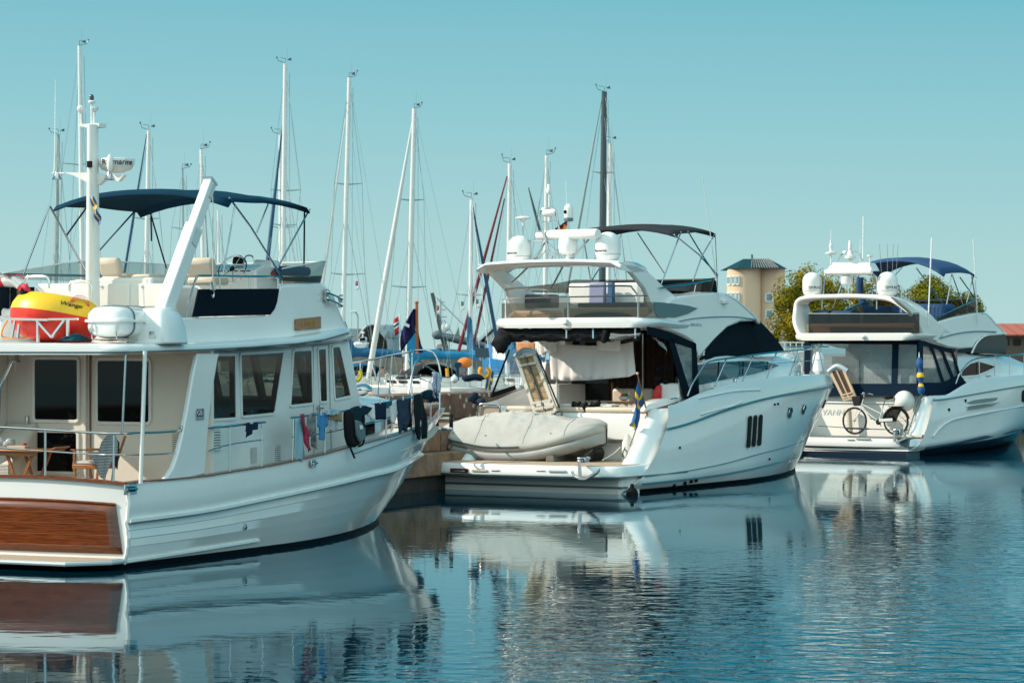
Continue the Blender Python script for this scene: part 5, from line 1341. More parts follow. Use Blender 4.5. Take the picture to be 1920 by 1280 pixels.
# ---- hull details
def hull_vent(x0, y0, x1, y1, wpx):
    p = between(H2,1,2,x0,y0,.05); q = between(H2,1,2,x1,y1,.05); w_ = wpx*p.y*0+wpx*66/FPX*1.9
    return p, q
for x0, x1 in ((1404,1400.5),(1414,1410.5),(1424,1421)):
    a = between(H2,1,2,x0,779-(x0-1404)*.12,.055); b = between(H2,1,2,x1,839-(x0-1404)*.2,.055)
    t = Vector((-.03,1,0)).normalized()*.10; pts = []
    dz = (a-b).normalized()
    for k in range(9): an = math.pi*k/8; pts.append(a-dz*.085+t*math.cos(an)+dz*.085*math.sin(an))
    for k in range(9): an = math.pi+math.pi*k/8; pts.append(b+dz*.085+t*math.cos(an)+dz*.085*math.sin(an))
    mb = MB(); mb.prism(pts, (.02,0,0)); hv = mb.build('hull_vent', BLACK, MY, smooth=0)
for x, y, r in ((1480,773,.13),(1506,767,.12)):
    p, n = H2.probe(x, y, .012); Mx = n.to_track_quat('Z','Y').to_matrix()
    mb = MB(); mb.lathe(p-n*.04, [(r,0),(r,.06),(0,.062)], 24, Mx); pt = mb.build('porthole', GLASS, MY)
    mb = MB(); mb.tube([p+n*.022+Mx @ Vector((r*math.cos(2*math.pi*k/24), r*math.sin(2*math.pi*k/24), 0)) for k in range(24)], .016, 6, closed=True); mb.build('porthole_rim', STEEL, pt)
    mb = MB(); mb.bar(p+n*.03+Vector((0,-r*.8,0)), p+n*.03+Vector((0,r*.5,.0)), .015, .015); mb.build('porthole_bar', mat('bar_blue', (.05,.2,.24), .4), pt)
p, n = H2.probe(1545, 757, .012); mb = MB(); mb.lathe(p-n*.03, [(.12,0),(.12,.05),(0,.052)], 20, n.to_track_quat('Z','Y').to_matrix()); mb.build('porthole', GLASS, MY)
for x, y in ((1264,910),(1284,905),(1295.5,902),(1305,900)):
    p = between(H2,2,3,x-1,y-1,.045); mb = MB(); mb.lathe(p-Vector((.02,0,0)), [(.045,0),(.045,.05),(.03,.052)], 10, Matrix.Rotation(R(90),3,'Y')); mb.build('skin_fitting', BLACK, MY)
for x, y in ((1203,880),(1274,839),(1442,860),(1452,758),(1458,757)):
    p = between(H2,1,2,x,y,.03); mb = MB(); mb.lathe(p-Vector((.02,0,0)), [(.03,0),(.03,.04),(.02,.045)], 8, Matrix.Rotation(R(90),3,'Y')); mb.build('skin_fitting', BLACK, MY)
# moulding shadows along the quarter
for pts in ([(1309,747),(1340,740),(1380,733),(1425,731)], [(1313,777),(1345,768),(1370,762),(1392,752)], [(1218,801),(1240,797),(1280,788)]):
    tubes([between(H2,0,1,x,y,.035) for x, y in pts], .018, 'moulded_crease', GEL, MY)
tubes([between(H2,1,2,x,y,.035) for x, y in ((1210,893),(1260,886),(1300,880),(1360,868),(1417,852),(1470,838),(1506,826))], .012, 'spray_chine', mat('line_teal', (.12,.25,.28), .4), MY)
# bow rail
def h0(x, y, inset=.10): return H2.on(0, x, y, inset)
BR = tubes([h0(1289,742), h0(1297,722), h0(1312,697), h0(1322,683), h0(1336,676), h0(1370,671), h0(1408,666), h0(1468,659), h0(1520,654), h0(1552,650)], .021, 'bow_rail', STEEL, MY)
tubes([h0(1362,693), h0(1413,686), h0(1468,680), h0(1520,676), h0(1550,674)], .008, 'guard_wire', STEEL, BR)
for x0, y0, x1, y1 in ((1362,673,1340,724),(1413,666,1392,714),(1456,661,1438,708),(1496,658,1481,703),(1531,653,1520,702),(1552,650,1545,701)):
    mb = MB(); mb.tube([h0(x0, y0), h0(x1, y1)], .018, 8); mb.build('stanchion', STEEL, BR)
zb = h0(1552,650).z; H0L = H2.L[0][1]
pr = [h0(1552,650)]+[Vector((0, H0L+.12, zb+.02))]+[Vector((-h0(x,650).x, h0(x,650).y, zb)) for x in (1552,1520,1468,1408)]
tubes(pr, .021, 'bow_rail', STEEL, MY)
for x in (1531,1496,1456,1413):
    p = h0(x, 652); mb = MB(); mb.tube([Vector((-p.x,p.y,zb)), Vector((-p.x,p.y-.1,p.z-.75))], .017, 8); mb.build('stanchion', STEEL, MY)
for x, y in ((1378,713),(1496,701)):
    p = h0(x, y, .12); mb = MB(); mb.lathe(p, [(.05,-.04),(.035,0),(.035,.05)], 10); mb.bar(p+Vector((0,-.16,.06)), p+Vector((0,.16,.06)), .05, .04); mb.build('mooring_cleat', STEEL, MY, bevel=.01)
p = F2.cross(1250,754,2.2)
CL = [Vector((1.95, p.y+a, F2.zof(1.95, p.y+a, 755)+.02)) for a in (-.75,-.5,.2,.45)]
tubes([sd2(x, y, 1.95) for x, y in ((1217,768),(1226,760),(1262,747),(1270,749))], .03, 'quarter_handrail', STEEL, MY)
mb = MB(); mb.prism([sd2(x, y, 1.98) for x, y in ((1208,772),(1216,758),(1246,748),(1282,744),(1275,753),(1240,763),(1214,771))], (-.35,0,0)); mb.build('coaming_top', GEL, MY, bevel=.03)
# builder's name on the side, in blue-grey letters
c = sd2(1305,609,SV+.004); M = Matrix.Translation(c) @ Matrix(((0,0,1,0),(1,0,0,0),(0,1,0,0),(0,0,0,1)))
text_mesh('PRINCESS 54', .11, M, mat('letter_grey', (.35,.45,.48), .3), 'lettering', MY, shear=.2)
# ---- passerelle, folded up
PP = F2.cross
def q_(x, y, du=0): return PP(x, y, 1.45+du)
tl, tr_, br_, bl = q_(969,668,.1), q_(1001,662,.1), q_(1043,772), q_(1006,778)
mb = MB(); mb.bar(tl, bl, .06, .10); PS = mb.build('gangway', mat('gang_beige', (.58,.52,.44), .5), MY, bevel=.01)
mb = MB(); mb.bar(tr_, br_, .06, .10); mb.build('gangway_rail', mat('gang_beige', (.58,.52,.44), .5), PS, bevel=.01)
mb = MB(); mb.prism([tl, tr_, br_.lerp(tr_,.2), bl.lerp(tl,.2)], (0,.03,0)); mb.build('gangway_boards', wood('gang_wood', (.42,.30,.15), (.26,.17,.08), plank=.14, axis='Z', rough=.6, coat=0, grain=(14,3,3)), PS, smooth=0)
ma_, mb_ = (tl+tr_)/2, (bl+br_)/2; mb = MB(); mb.bar(ma_-Vector((0,.03,0)), mb_-Vector((0,.03,0)), .05, .05); mb.build('gangway_spine', mat('spine_dark', (.12,.10,.08), .5), PS, smooth=0)
for f in (.02,.16,.80,.9,.99):
    a, b = tl.lerp(bl, f)-Vector((0,.03,0)), tr_.lerp(br_, f)-Vector((0,.03,0)); mb = MB(); mb.bar(a, b, .05, .06); mb.build('gangway_crossbar', mat('gang_beige', (.58,.52,.44), .5), PS, smooth=0)
mb = MB(); mb.tube(smooth_path([tl+Vector((-.05,0,.0)), (tl+tr_)/2+Vector((0,0,.12)), tr_+Vector((.07,0,-.02))], 6), .06, 8); mb.build('gangway_roller', mat('roller_blue', (.35,.48,.52), .4), PS)
mb = MB(); cc = q_(1047,776); M = Matrix.Rotation(R(90),3,'X'); mb.tube([cc+M @ Vector((.09*math.cos(2*math.pi*k/16), .09*math.sin(2*math.pi*k/16), 0)) for k in range(16)], .025, 8, closed=True); mb.build('gangway_wheel', mat('bbq_grey', (.08,.08,.085), .35), PS)
tubes([tr_+Vector((.10,-.03,0)), br_+Vector((.10,-.03,.1))], .02, 'gangway_ram', BLACK, PS, sm=False)
# ------------------------------------------------------------------ third motor yacht, far right
F3 = frame_at(1725, FPX*CH/203, 2.4, 34)
MZ = thing('flybridge_yacht', 'white flybridge yacht on the right with navy cockpit canvas and bicycle on its stern', 'motor yacht', F3, (0,0,0))
sd3 = F3.side
S3 = [(1712,744),(1734,744),(1769,742),(1812,718),(1834,711),(1891,705),(1920,702),(2000,694),(2080,690)]
R3 = [(1712,752),(1734,751),(1769,748.5),(1843,736),(1920,723),(2000,712),(2090,702)]
C3 = [(1700,826),(1726,830),(1760,823),(1843,805),(1920,787),(2000,770),(2060,758)]
u3w = sd3(1727,744,2.0).y
H3 = Hull(F3, [
    (u3w+.35, 15.0, 2.25, 2.40, .45, 2.3, .85, S3),
    (u3w+.15, 15.1, 2.30, 2.46, .45, 2.2, .85, R3),
    (.10, 14.0, 2.38, 2.42, .40, 2.0, .92, C3),
    (-.6, 13.4, 2.24, 2.34, .40, 1.8, 1.0, lambda u: .15+.04*u)])
NAVYB = mat('boot_navy', (.006,.016,.035), .3)
HO3 = H3.mesh('hull', [GEL, NAVYB], MZ, capfrom=2); H3.probe = Probe(F3, HO3)
mb = MB(); mb.prism([(-2.3,-.62,-.4),(2.3,-.62,-.4),(2.27,-.1,-.4),(2.27,.3,-.4),(-2.27,.3,-.4)], (0,0,.56)); mb.build('lower_transom', NAVYB, MZ, bevel=.05)
mb = MB(); mb.prism([(-2.32,-.64,.165),(2.32,-.64,.165),(2.28,-.1,.165),(2.28,.3,.165),(-2.28,.3,.165)], (0,0,.045)); mb.build('transom_stripe', GEL, MZ)
mb = MB(); mb.prism([(-2.3,-.63,.212),(2.3,-.63,.212),(2.27,-.1,.212),(2.27,.3,.212),(-2.27,.3,.212)], (0,0,.36)); mb.build('transom_band', mat('boot_grey', (.10,.14,.15), .4), MZ)
strip(H3.pathlev(1), .04, .05, 'rub_rail', TEALS, MZ, out=.01)
strip([between(H3,2,3,x,y,.05) for x, y in ((1735,839),(1780,832),(1843,819),(1900,806),(1935,799))], .02, .10, 'boot_stripe', NAVYB, MZ, mirror=False)
for sg in (1, -1):
    mb = MB(); rr = []
    for px, py in ((1702,815),(1707,804),(1715,780),(1722,758),(1727,744)):
        p = sd3(px, py, 1.95); u = p.y; f = (815-py)/71.0
        rr.append([Vector((a*sg, u+b, p.z)) for a, b in ((2.36-.07*f,1.1),(2.36-.07*f,.6),(2.30-.05*f,.3),(2.16,.06),(2.02,.0),(1.96,.06),(1.93,.3),(1.93,1.1+.7*(1-f)))])
    top = [p+Vector((0,.1,.04)) for p in rr[-1]]; c = sum(top, Vector())/len(top); rr.append([p.lerp(c, .12) for p in top])
    mb.loft(rr); mb.build('stern_wing', GEL, MZ, smooth=55)
tubes([Vector((p.x+.0,p.y-.03,p.z)) for p in [sd3(x, y, 1.97) for x, y in ((1703,812),(1712,785),(1721,757),(1727,742))]], .02, 'wing_trim', TEALS, MZ)
PZ3 = F3.zof(2.0, -.2, 822); ol3 = []
for k in range(-12, 13):
    x = k/12; ol3.append(Vector((2.36*math.copysign(abs(math.sin(x*math.pi/2))**.8, x), -.75+.6*(1-math.cos(x*math.pi/2)**.35), 0)))
ol3 = [Vector((-2.3,.9,0))]+ol3+[Vector((2.3,.9,0))]
mb = MB(); rr = []
for z, s_ in ((PZ3-.26,.975),(PZ3-.22,1.0),(PZ3-.04,.985),(PZ3,.965)): rr.append([Vector((p.x*s_, p.y*(s_ if p.y < 0 else 1), z)) for p in ol3])
mb.loft(rr); PF3 = mb.build('bathing_platform', GEL, MZ, smooth=50)
mb = MB(); mb.prism([Vector((p.x*.93, p.y*.93 if p.y < 0 else p.y, PZ3+.002)) for p in ol3], (0,0,.012)); mb.build('platform_teak', TEAKP, PF3, smooth=0)
def p3(x, y, u): return F3.cross(x, y, u)
for x0, x1, y in ((1592,1605,822),(1608,1635,821)):
    a, b = p3(x0,y,-.62), p3(x1,y+2.5,-.62); mb = MB(); mb.box(a.x, b.x, -.78, -.70, b.z, a.z); mb.build('step_pad', mat('hatch_grey', (.45,.47,.47), .5), PF3, bevel=.01)
W3 = 1.15
wz3 = p3(1660,742,W3).z
mb = MB(); mb.box(-1.97, 1.97, W3, W3+.5, PZ3-.1, wz3); SW3 = mb.build('stern_wall', GEL2, MZ, bevel=.05)
mb = MB(); a = p3(1660,754,W3-.05); mb.box(-1.95, 1.9, W3-.05, W3, a.z-.04, a.z); mb.build('wall_moulding', GEL, SW3, bevel=.01)
c = p3(1556,773,W3-.012); text_mesh('HAVANNA', .26, Matrix.Translation(c) @ Matrix(((1,0,0,0),(0,0,-1,0),(0,1,0,0),(0,0,0,1))), mat('name_grey', (.56,.57,.55), .4), 'lettering', SW3, shear=.2, space=1.1)
# navy enclosure with clear panes
EU = .95
def navyp(pts, o=0.0, v=None, nm='canvas_border'):
    mb = MB()
    if v is None: mb.prism([p3(x, y, EU-o) for x, y in pts], (0,.03,0))
    else: mb.prism([sd3(x, y, v+o) for x, y in pts], (-.03,0,0))
    return mb.build(nm, NAVY3, MZ, smooth=0)
cn3 = mat('cockpit_shade', (.04,.035,.032), .8)
navyp([(1508,634),(1724,637),(1724,646),(1508,644)], .01)
navyp([(1508,719),(1724,719),(1724,742),(1508,742)], .01)
for x0, x1, b0, b1 in ((1508,1520,1508,1516),(1673,1685,1671,1682),(1719,1729,1718,1727)): navyp([(x0,640),(x1,640),(b1,722),(b0,722)], .015)
for a_, b_ in (((1519,642),(1674,721)),((1683,642),(1721,721))):
    p, q = p3(*a_, EU), p3(*b_, EU); mb = MB(); mb.add([(p.x,EU,p.z),(q.x,EU,p.z),(q.x,EU,q.z),(p.x,EU,q.z)], [(0,1,2,3)]); mb.build('clear_pane', VINYLB, MZ, smooth=0)
# raking side of the enclosure
E3 = 2.06
st = [sd3(x, y, E3) for x, y in ((1724,637),(1745,643),(1785,655),(1796,692),(1812,717),(1800,730),(1779,739),(1727,741))]
mb = MB(); mb.poly([Vector((E3-.03,p.y,p.z)) for p in st]); mb.build('clear_pane', VINYLB, MZ, smooth=0)
navyp([(1724,637),(1745,643),(1785,655),(1785,662),(1745,650),(1724,646)], .01, E3)
navyp([(1728,717),(1768,717),(1800,702),(1812,717),(1800,730),(1779,739),(1727,741)], .01, E3)
for a_ in ([(1744,646),(1748,646),(1772,718),(1767,718)], [(1762,650),(1767,651),(1791,712),(1786,714)], [(1783,655),(1788,658),(1798,692),(1803,706),(1798,704)], [(1723,640),(1731,640),(1731,720),(1725,720)]):
    navyp(a_, .015, E3)
mb = MB(); mb.box(-1.95, 1.95, 3.6, 3.7, 1.2, 3.9); mb.build('saloon_bulkhead', mat('wood_bulkhead', (.13,.105,.09), .4), MZ, smooth=0)
mb = MB(); mb.poly([(-1.95,1.5,1.25),(1.95,1.5,1.25),(1.95,3.6,1.25),(-1.95,3.6,1.25)]); mb.build('cockpit_sole', TEAKP, MZ, smooth=0)
mb = MB(); rows = []
for i in range(13):
    f = i/12; xa = 1590+80*f**.62; ya = 646+72*f**1.3; a, b = p3(xa, ya, EU+.2), p3(1722, ya, EU+.2); rows.append([a.lerp(b, j/14)+Vector((0,.03*math.sin(j*1.3+f*3),0)) for j in range(15)])
mb.grid(rows); mb.build('sheer_curtain', mat('sheer_white', (.42,.42,.41), .9), MZ, smooth=80)
a, b = p3(1560,668,3.5), p3(1610,730,3.5); mb = MB(); mb.box(a.x, b.x, 3.5, 3.58, b.z, a.z); mb.build('saloon_door', mat('door_grey', (.16,.15,.14), .4), MZ, smooth=0)
mb = MB(); mb.box(-1.6, 1.7, 2.2, 2.9, 1.25, 1.75); mb.build('cockpit_sofa', BEIGE, MZ, bevel=.08)
# side decks, coach roof
mb = MB(); rows = []
for p in H3.pathlev(0):
    if p.y > 3.65: rows.append([Vector((max(p.x-.05,0)*x/4, p.y, p.z-.10)) for x in range(-4, 5)])
mb.grid(rows); mb.build('foredeck', GEL, MZ)
rr = []
for u, hw, zt_ in ((3.6,1.95,3.1),(5,1.95,3.15),(7,1.92,3.1),(9,1.75,3.0),(11,1.35,2.8),(13,.7,2.6)):
    half = [(hw,1.7),(hw-.02,zt_-.35),(hw-.1,zt_-.12),(hw-.3,zt_-.02),(hw*.35,zt_)]
    rr.append([Vector((a,u,b)) for a, b in half]+[Vector((-a,u,b)) for a, b in reversed(half)])
mb = MB(); mb.loft(rr); mb.build('coach_roof', GEL, MZ, smooth=55)
g = [sd3(x, y, 1.96) for x, y in ((1801,700),(1806,690),(1818,681),(1832,677),(1848,680),(1866,687),(1850,697),(1830,703),(1812,706),(1803,707))]
mb = MB(); mb.prism(g, (.015,0,0)); gg = mb.build('saloon_window', GLASS, MZ, smooth=0)
mb = MB(); mb.frame_ring([p+(p-sum(g,Vector())/10).normalized()*.05 for p in g], .04, (.03,0,0)); mb.build('window_frame', GEL, gg)
# superstructure
s3 = [(1728,626),(1730,633),(1747,641),(1781,652),(1800,654),(1824,652),(1830,643),(1842,632),(1858,627),(1884,626),(1876,615),(1867,607),(1858,596),(1848,586),(1834,586),(1790,594),(1757,604)]
so = [sd3(x, y, 2.0) for x, y in s3]
for sg in (1, -1):
    mb = MB(); mb.prism([Vector((2.0*sg, p.y, p.z)) for p in so], (-.16*sg,0,0)); mb.build('superstructure_side', GEL, MZ, bevel=.05)
mb = MB(); rows = []
for px, py in ((1840,586),(1848,586),(1858,596),(1867,607),(1876,615),(1886,626)):
    p = sd3(px, py, 2.0); rows.append([Vector((2.0*math.sin(R(90)*x/8), p.y+.8*math.cos(R(90)*x/8), p.z)) for x in range(-8, 9)])
mb.grid(rows); mb.build('superstructure_front', GEL, MZ, smooth=60, solid=.05, soff=-1)
g = [sd3(x, y, 1.9) for x, y in ((1824,661),(1832,646),(1845,634),(1858,629),(1884,627),(1890,640),(1886,664),(1850,663))]
mb = MB(); mb.prism(g, (-3.8,0,0)); mb.build('windscreen', GLASS, MZ, smooth=0)
tubes([sd3(x, y, 2.03) for x, y in ((1763,634),(1795,625),(1830,621),(1868,622))], .02, 'styling_line', mat('line_teal', (.12,.25,.28), .4), MZ)
mb = MB(); rim = [sd3(x, y, 2.02) for x, y in ((1822,662),(1830,645),(1843,632),(1858,627),(1886,625))]; mb.tube(smooth_path(rim, 4), .03, 6); mb.build('windscreen_rim', GEL, MZ)
# flybridge slab
Z3 = F3.zof(1.9, .5, 630)
rr = []
for u, hw in ((.15,1.8),(.2,1.98),(.4,2.08),(1.2,2.08),(2.6,2.0)):
    half = [(hw-.12,Z3-.13),(hw-.02,Z3-.07),(hw,Z3+.03),(hw-.08,Z3+.1)]
    rr.append([Vector((a,u,b)) for a, b in half]+[Vector((-a,u,b)) for a, b in reversed(half)])
mb = MB(); mb.loft(rr); FD3 = mb.build('flybridge_deck', GEL2, MZ, smooth=50)
q = p3(1619,631,.12); mb = MB(); mb.ball(q, .07); mb.build('stern_light', PLAS, FD3)
# arch: a swept band
AQ = [(-1.92,(1508,628)),(-2.02,(1496,602)),(-2.05,(1491,578))]
def a3(px, py, u=.75): return F3.cross(px, py, u)
ap = [a3(x, y) for x, y in ((1511,628),(1500,604),(1496,580),(1498,567),(1508,560),(1530,557),(1560,556),(1600,555.5),(1640,557),(1672,561),(1694,572))]
ap[0].y = .55; ap[1].y = .6
tail = [sd3(x, y, 1.95) for x, y in ((1712,586),(1731,606),(1752,622))]
path = smooth_path(ap, 4)+tail[0:]
rr = []
for i, p in enumerate(path):
    t = (path[min(i+1, len(path)-1)]-path[max(i-1,0)]).normalized(); up = Vector((0,1,0)); n = t.cross(up).normalized()
    f = i/(len(path)-1); d_ = .34+.30*max(0, 1-f*4)+.3*max(0, (f-.75)*4); h_ = .075
    c = p+Vector((0, d_*.6, 0))
    rr.append([c-n*h_-up*d_, c-n*h_*.6-up*(d_+.05), c+n*h_*.6-up*(d_+.05), c+n*h_-up*d_, c+n*h_+up*d_, c-n*h_+up*d_])
mb = MB(); mb.loft(rr); mb.build('radar_arch', GEL2, MZ, smooth=60)
lg = [sd3(x, y, 2.03) for x, y in ((1674,556),(1700,565),(1728,588),(1757,605),(1776,615),(1757,641),(1733,631),(1722,606),(1706,584),(1690,571))]
for sg in (1,): mb = MB(); mb.prism(lg, (-.14,0,0)); mb.build('arch_leg', GEL2, MZ, bevel=.04)
q = a3(1523,554,1.0); sat_dome(q, .31, .74, 'satellite_dome', MZ, 'SIMRAD', .82, tsize=.13)
q = a3(1664,554,1.0); sat_dome(q, .32, .74, 'satellite_dome', MZ, 'SIMRAD', .95, tsize=.13)
mb = MB(); mb.prism([a3(x, y) for x, y in ((1561,492),(1628,492),(1637,508),(1547,508))], (0,.5,0)); mb.build('mast_hood', GEL, MZ, bevel=.03)
a, b = a3(1547,511,.6), a3(1634,510,.6); Mx = (b-a).normalized().to_track_quat('Z','Y').to_matrix(); mb = MB(); mb.lathe(a, [(.0,0),(.09,.01),(.09,(b-a).length)], 14, Mx); mb.build('radar_scanner', PLAS, MZ)
q = a3(1588,534); mb = MB(); mb.lathe(q, [(.1,0),(.19,.03),(.19,.24),(.12,.3)], 18); mb.build('radar_pedestal', PLAS, MZ)
for pts in ([(1547,510),(1543,556)], [(1577,534),(1561,580)], [(1628,505),(1644,520),(1644,580)], [(1588,535),(1592,556)], [(1541,556),(1541,585)], [(1690,545),(1690,590)]):
    tubes([a3(x, y, 1.0) for x, y in pts], .025, 'arch_strut', STEEL, MZ, sm=False)
q = a3(1594,470); mb = MB(); mb.lathe(q, [(.09,-.3),(.09,-.05),(.05,0),(.06,.05),(.06,.2),(.04,.32)], 14); mb.build('anchor_light', PLAS, MZ)
q = a3(1594,483); mb = MB(); mb.lathe(q, [(.05,-.1),(.08,-.05),(.17,-.02),(.17,.06),(.08,.09)], 14); mb.build('foghorn', PLAS, MZ)
tubes([a3(x, y) for x, y in ((1572,491),(1578,478),(1585,472),(1600,471),(1610,474),(1618,488))], .025, 'light_hoop', STEEL, MZ)
q = a3(1558,475); mb = MB(); mb.lathe(q, [(.02,-.35),(.02,-.05),(.17,-.02),(.18,.03),(.04,.06),(.04,.16),(.06,.2),(.06,.27),(.03,.3),(.03,.42)], 14); mb.build('gps_antenna', PLAS, MZ)
q = a3(1631,480); mb = MB(); mb.lathe(q, [(.02,-.3),(.02,-.05),(.09,-.01),(.09,.03)], 12); mb.build('gps_antenna', PLAS, MZ)
for x0, y0, x1, y1, r in ((1618,485,1619,405,.022),(1558,470,1558,430,.008),(1612,490,1613,448,.008)):
    tubes([a3(x0, y0), a3(x1, y1)], r, 'whip_antenna', PLAS, MZ, sm=False)
tubes([sd3(1740,612,2.05), sd3(1747,446,2.05)], .022, 'whip_antenna', PLAS, MZ, sm=False)
tubes([sd3(1833,606,2.05), sd3(1825,448,2.05)], .018, 'whip_antenna', PLAS, MZ, sm=False)
for x0, x1 in ((1655,1649),(1664,1664),(1672,1675),(1678,1684)): tubes([a3(x0, 545, 2.2), a3(x1, 458, 2.2)], .008, 'fishing_rod', mat('rod_grey', (.2,.25,.27), .5), MZ, sm=False)
# smoked aft screen and cushions
a, b = p3(1516,588,.3), p3(1724,624,.3); mb = MB(); mb.add([(a.x,.3,a.z),(b.x,.3,a.z),(b.x,.3,Z3+.08),(a.x,.3,Z3+.08)], [(0,1,2,3)]); mb.build('aft_screen', clear('dark_acrylic', (.085,.06,.05), .05, haze=.01, hcol=(.1,.07,.05)), MZ, smooth=0)
tubes([p3(1516,588,.3), p3(1724,589,.3)], .02, 'screen_rail', STEEL, MZ, sm=False)
mb = MB(); a = p3(1600,606,.9); mb.box(-1.9, 1.9, .7, 1.3, Z3, a.z); mb.build('fly_sofa', SAND, MZ, bevel=.08)
a, b = p3(1625,574,1.8), p3(1680,588,1.8); mb = MB(); mb.box(a.x, b.x, 1.5, 2.1, Z3+.1, a.z); mb.build('fly_cushion', NAVY2, MZ, bevel=.08)
for x0, x1 in ((1524,1556),(1560,1600)):
    a, b = p3(x0,582,1.0), p3(x1,590,1.0); mb = MB(); mb.box(a.x, b.x, .9, 1.5, b.z-.3, a.z); mb.build('fly_cushion', NAVY2, MZ, bevel=.06)
mb = MB(); a, b = p3(1720,561,3.2), p3(1790,590,3.2); mb.box(a.x-.6, min(b.x,1.8), 3.0, 4.0, Z3+.1, a.z-.15); mb.build('helm_cover', NAVY2, MZ, bevel=.12)
# fly windscreen
wf = sd3(1838,585,2.0); wb = []; wt = []
for k in range(17):
    an = R(-90+180*k/16); wb.append(Vector((1.92*math.sin(an), wf.y-.3+.9*math.cos(an), wf.z+.02))); wt.append(Vector((1.97*math.sin(an), wf.y-.15+.95*math.cos(an), wf.z+.42)))
ul = sd3(1757,603,1.92).y
lo_ = [Vector((-1.92,ul,wf.z-.35))]; to_ = [Vector((-1.92,ul,wf.z-.2))]
mb = MB(); mb.grid([lo_+wb+[Vector((1.92,ul,wf.z-.35))], to_+wt+[Vector((1.92,ul,wf.z-.2))]]); mb.build('fly_windscreen', SMOKE2, MZ, smooth=60)
tubes(to_+wt+[Vector((1.92,ul,wf.z-.2))], .022, 'windscreen_rail', STEEL, MZ, sm=False)
# bimini
a4 = sd3(1780,514,1.7); f4 = sd3(1828,516,1.7)
B3 = canopy(a4.y-.5, f4.y, a4.z, f4.z, 1.75, .52, .02, 'bimini_top', NAVY2, MZ, nose=.1)
for pts, v in (([(1718,502),(1772,576)],1.7), ([(1785,514),(1774,574)],1.7), ([(1785,514),(1805,570)],1.7), ([(1800,520),(1832,565)],1.7), ([(1826,516),(1812,568)],1.7), ([(1822,518),(1833,585)],1.75)):
    tubes([sd3(x, y, v) for x, y in pts], .02, 'bimini_strut', STEEL, B3, sm=False)
for pts in ([(1692,501),(1665,530)], [(1640,523),(1632,556)]): tubes([sd3(x, y, -1.7) for x, y in pts], .018, 'bimini_strut', STEEL, B3, sm=False)
# hull vents, fittings, rail
for pts in ([(1812,755),(1825,750),(1845,747),(1870,745),(1866,750),(1850,754),(1820,757)], [(1812,768),(1816,763),(1840,758),(1866,757),(1856,761),(1830,766)]):
    mb = MB(); mb.prism([between(H3,1,2,x,y,.04) for x, y in pts], (.02,0,0)); mb.build('hull_vent', mat('vent_grey', (.20,.21,.20), .4), MZ, smooth=0)
tubes([between(H3,1,2,x,y,.05) for x, y in ((1811,762),(1840,757),(1872,753))], .022, 'vent_bar', GEL, MZ)
p = between(H3,1,2,1919,742,.03); mb = MB(); mb.lathe(p-Vector((.02,0,0)), [(.2,0),(.2,.05),(0,.052)], 20, Matrix.Rotation(R(90),3,'Y')); mb.build('porthole', BLACK, MZ)
for x, y in ((1779,768),(1810,751)):
    p = between(H3,1,2,x,y,.03); mb = MB(); mb.lathe(p-Vector((.02,0,0)), [(.05,0),(.05,.04),(.03,.045)], 8, Matrix.Rotation(R(90),3,'Y')); mb.build('skin_fitting', BLACK, MZ)
tubes([between(H3,1,2,x,y,.05) for x, y in ((1748,818),(1760,803),(1778,790),(1800,783),(1850,773),(1920,760))], .03, 'moulded_crease', GEL, MZ)
def h3(x, y, i=.1): return H3.on(0, x, y, i)
BR3 = tubes([h3(1792,719), h3(1800,700), h3(1815,680), h3(1836,671), h3(1880,667), h3(1920,663), h3(1990,658)], .022, 'bow_rail', STEEL, MZ)
for x, y0, y1 in ((1836,671,710),(1865,668,706),(1893,665,702),(1920,663,700)):
    mb = MB(); mb.tube([h3(x, y0), h3(x, y1)], .018, 8); mb.build('stanchion', STEEL, BR3)
p = h3(1853,709,.15); mb = MB(); mb.lathe(p, [(.05,-.04),(.035,0),(.035,.06)], 10); mb.bar(p+Vector((0,-.18,.07)), p+Vector((0,.18,.07)), .06, .05); mb.build('mooring_cleat', STEEL, MZ, bevel=.01)
p = sd3(1749,743,2.1); mb = MB(); mb.bar(p+Vector((0,-.4,.02)), p+Vector((0,.5,.02)), .06, .06); mb.build('mooring_cleat', BLACK, MZ, bevel=.01)
# gangway of the far yacht
tl, tr_, br_, bl = [p3(x, y, u) for x, y, u in ((1558,697,.75),(1582,693,.75),(1604,745,.65),(1584,750,.65))]
mb = MB(); mb.bar(tl, bl, .06, .09); G3 = mb.build('gangway', mat('gang_tan', (.50,.36,.24), .5), MZ)
mb = MB(); mb.bar(tr_, br_, .06, .09); mb.build('gangway_rail', mat('gang_tan', (.50,.36,.24), .5), G3)
mb = MB(); mb.prism([tl, tr_, br_.lerp(tr_,.15), bl.lerp(tl,.15)], (0,.03,0)); mb.build('gangway_boards', mat('gang_dark', (.07,.045,.03), .6), G3)
mb = MB(); mb.bar((tl+tr_)/2-Vector((0,.03,0)), (bl+br_)/2-Vector((0,.03,0)), .05, .04); mb.build('gangway_spine', mat('gang_tan', (.50,.36,.24), .5), G3)
for f in (.82,.92,1.0):
    mb = MB(); mb.bar(tl.lerp(bl,f)-Vector((0,.03,0)), tr_.lerp(br_,f)-Vector((0,.03,0)), .05, .05); mb.build('gangway_crossbar', mat('gang_tan', (.50,.36,.24), .5), G3)
mb = MB(); mb.tube(smooth_path([tl+Vector((-.08,0,0)), (tl+tr_)/2+Vector((0,0,.15)), tr_+Vector((.14,0,-.04))], 5), .08, 8); mb.build('gangway_roller', mat('roller_blue', (.35,.48,.52), .4), G3)
mb = MB(); mb.tube([p3(1591,765,.9), p3(1594,812,.9)], .09, 10); mb.build('gangway_leg', BEIGE, G3)
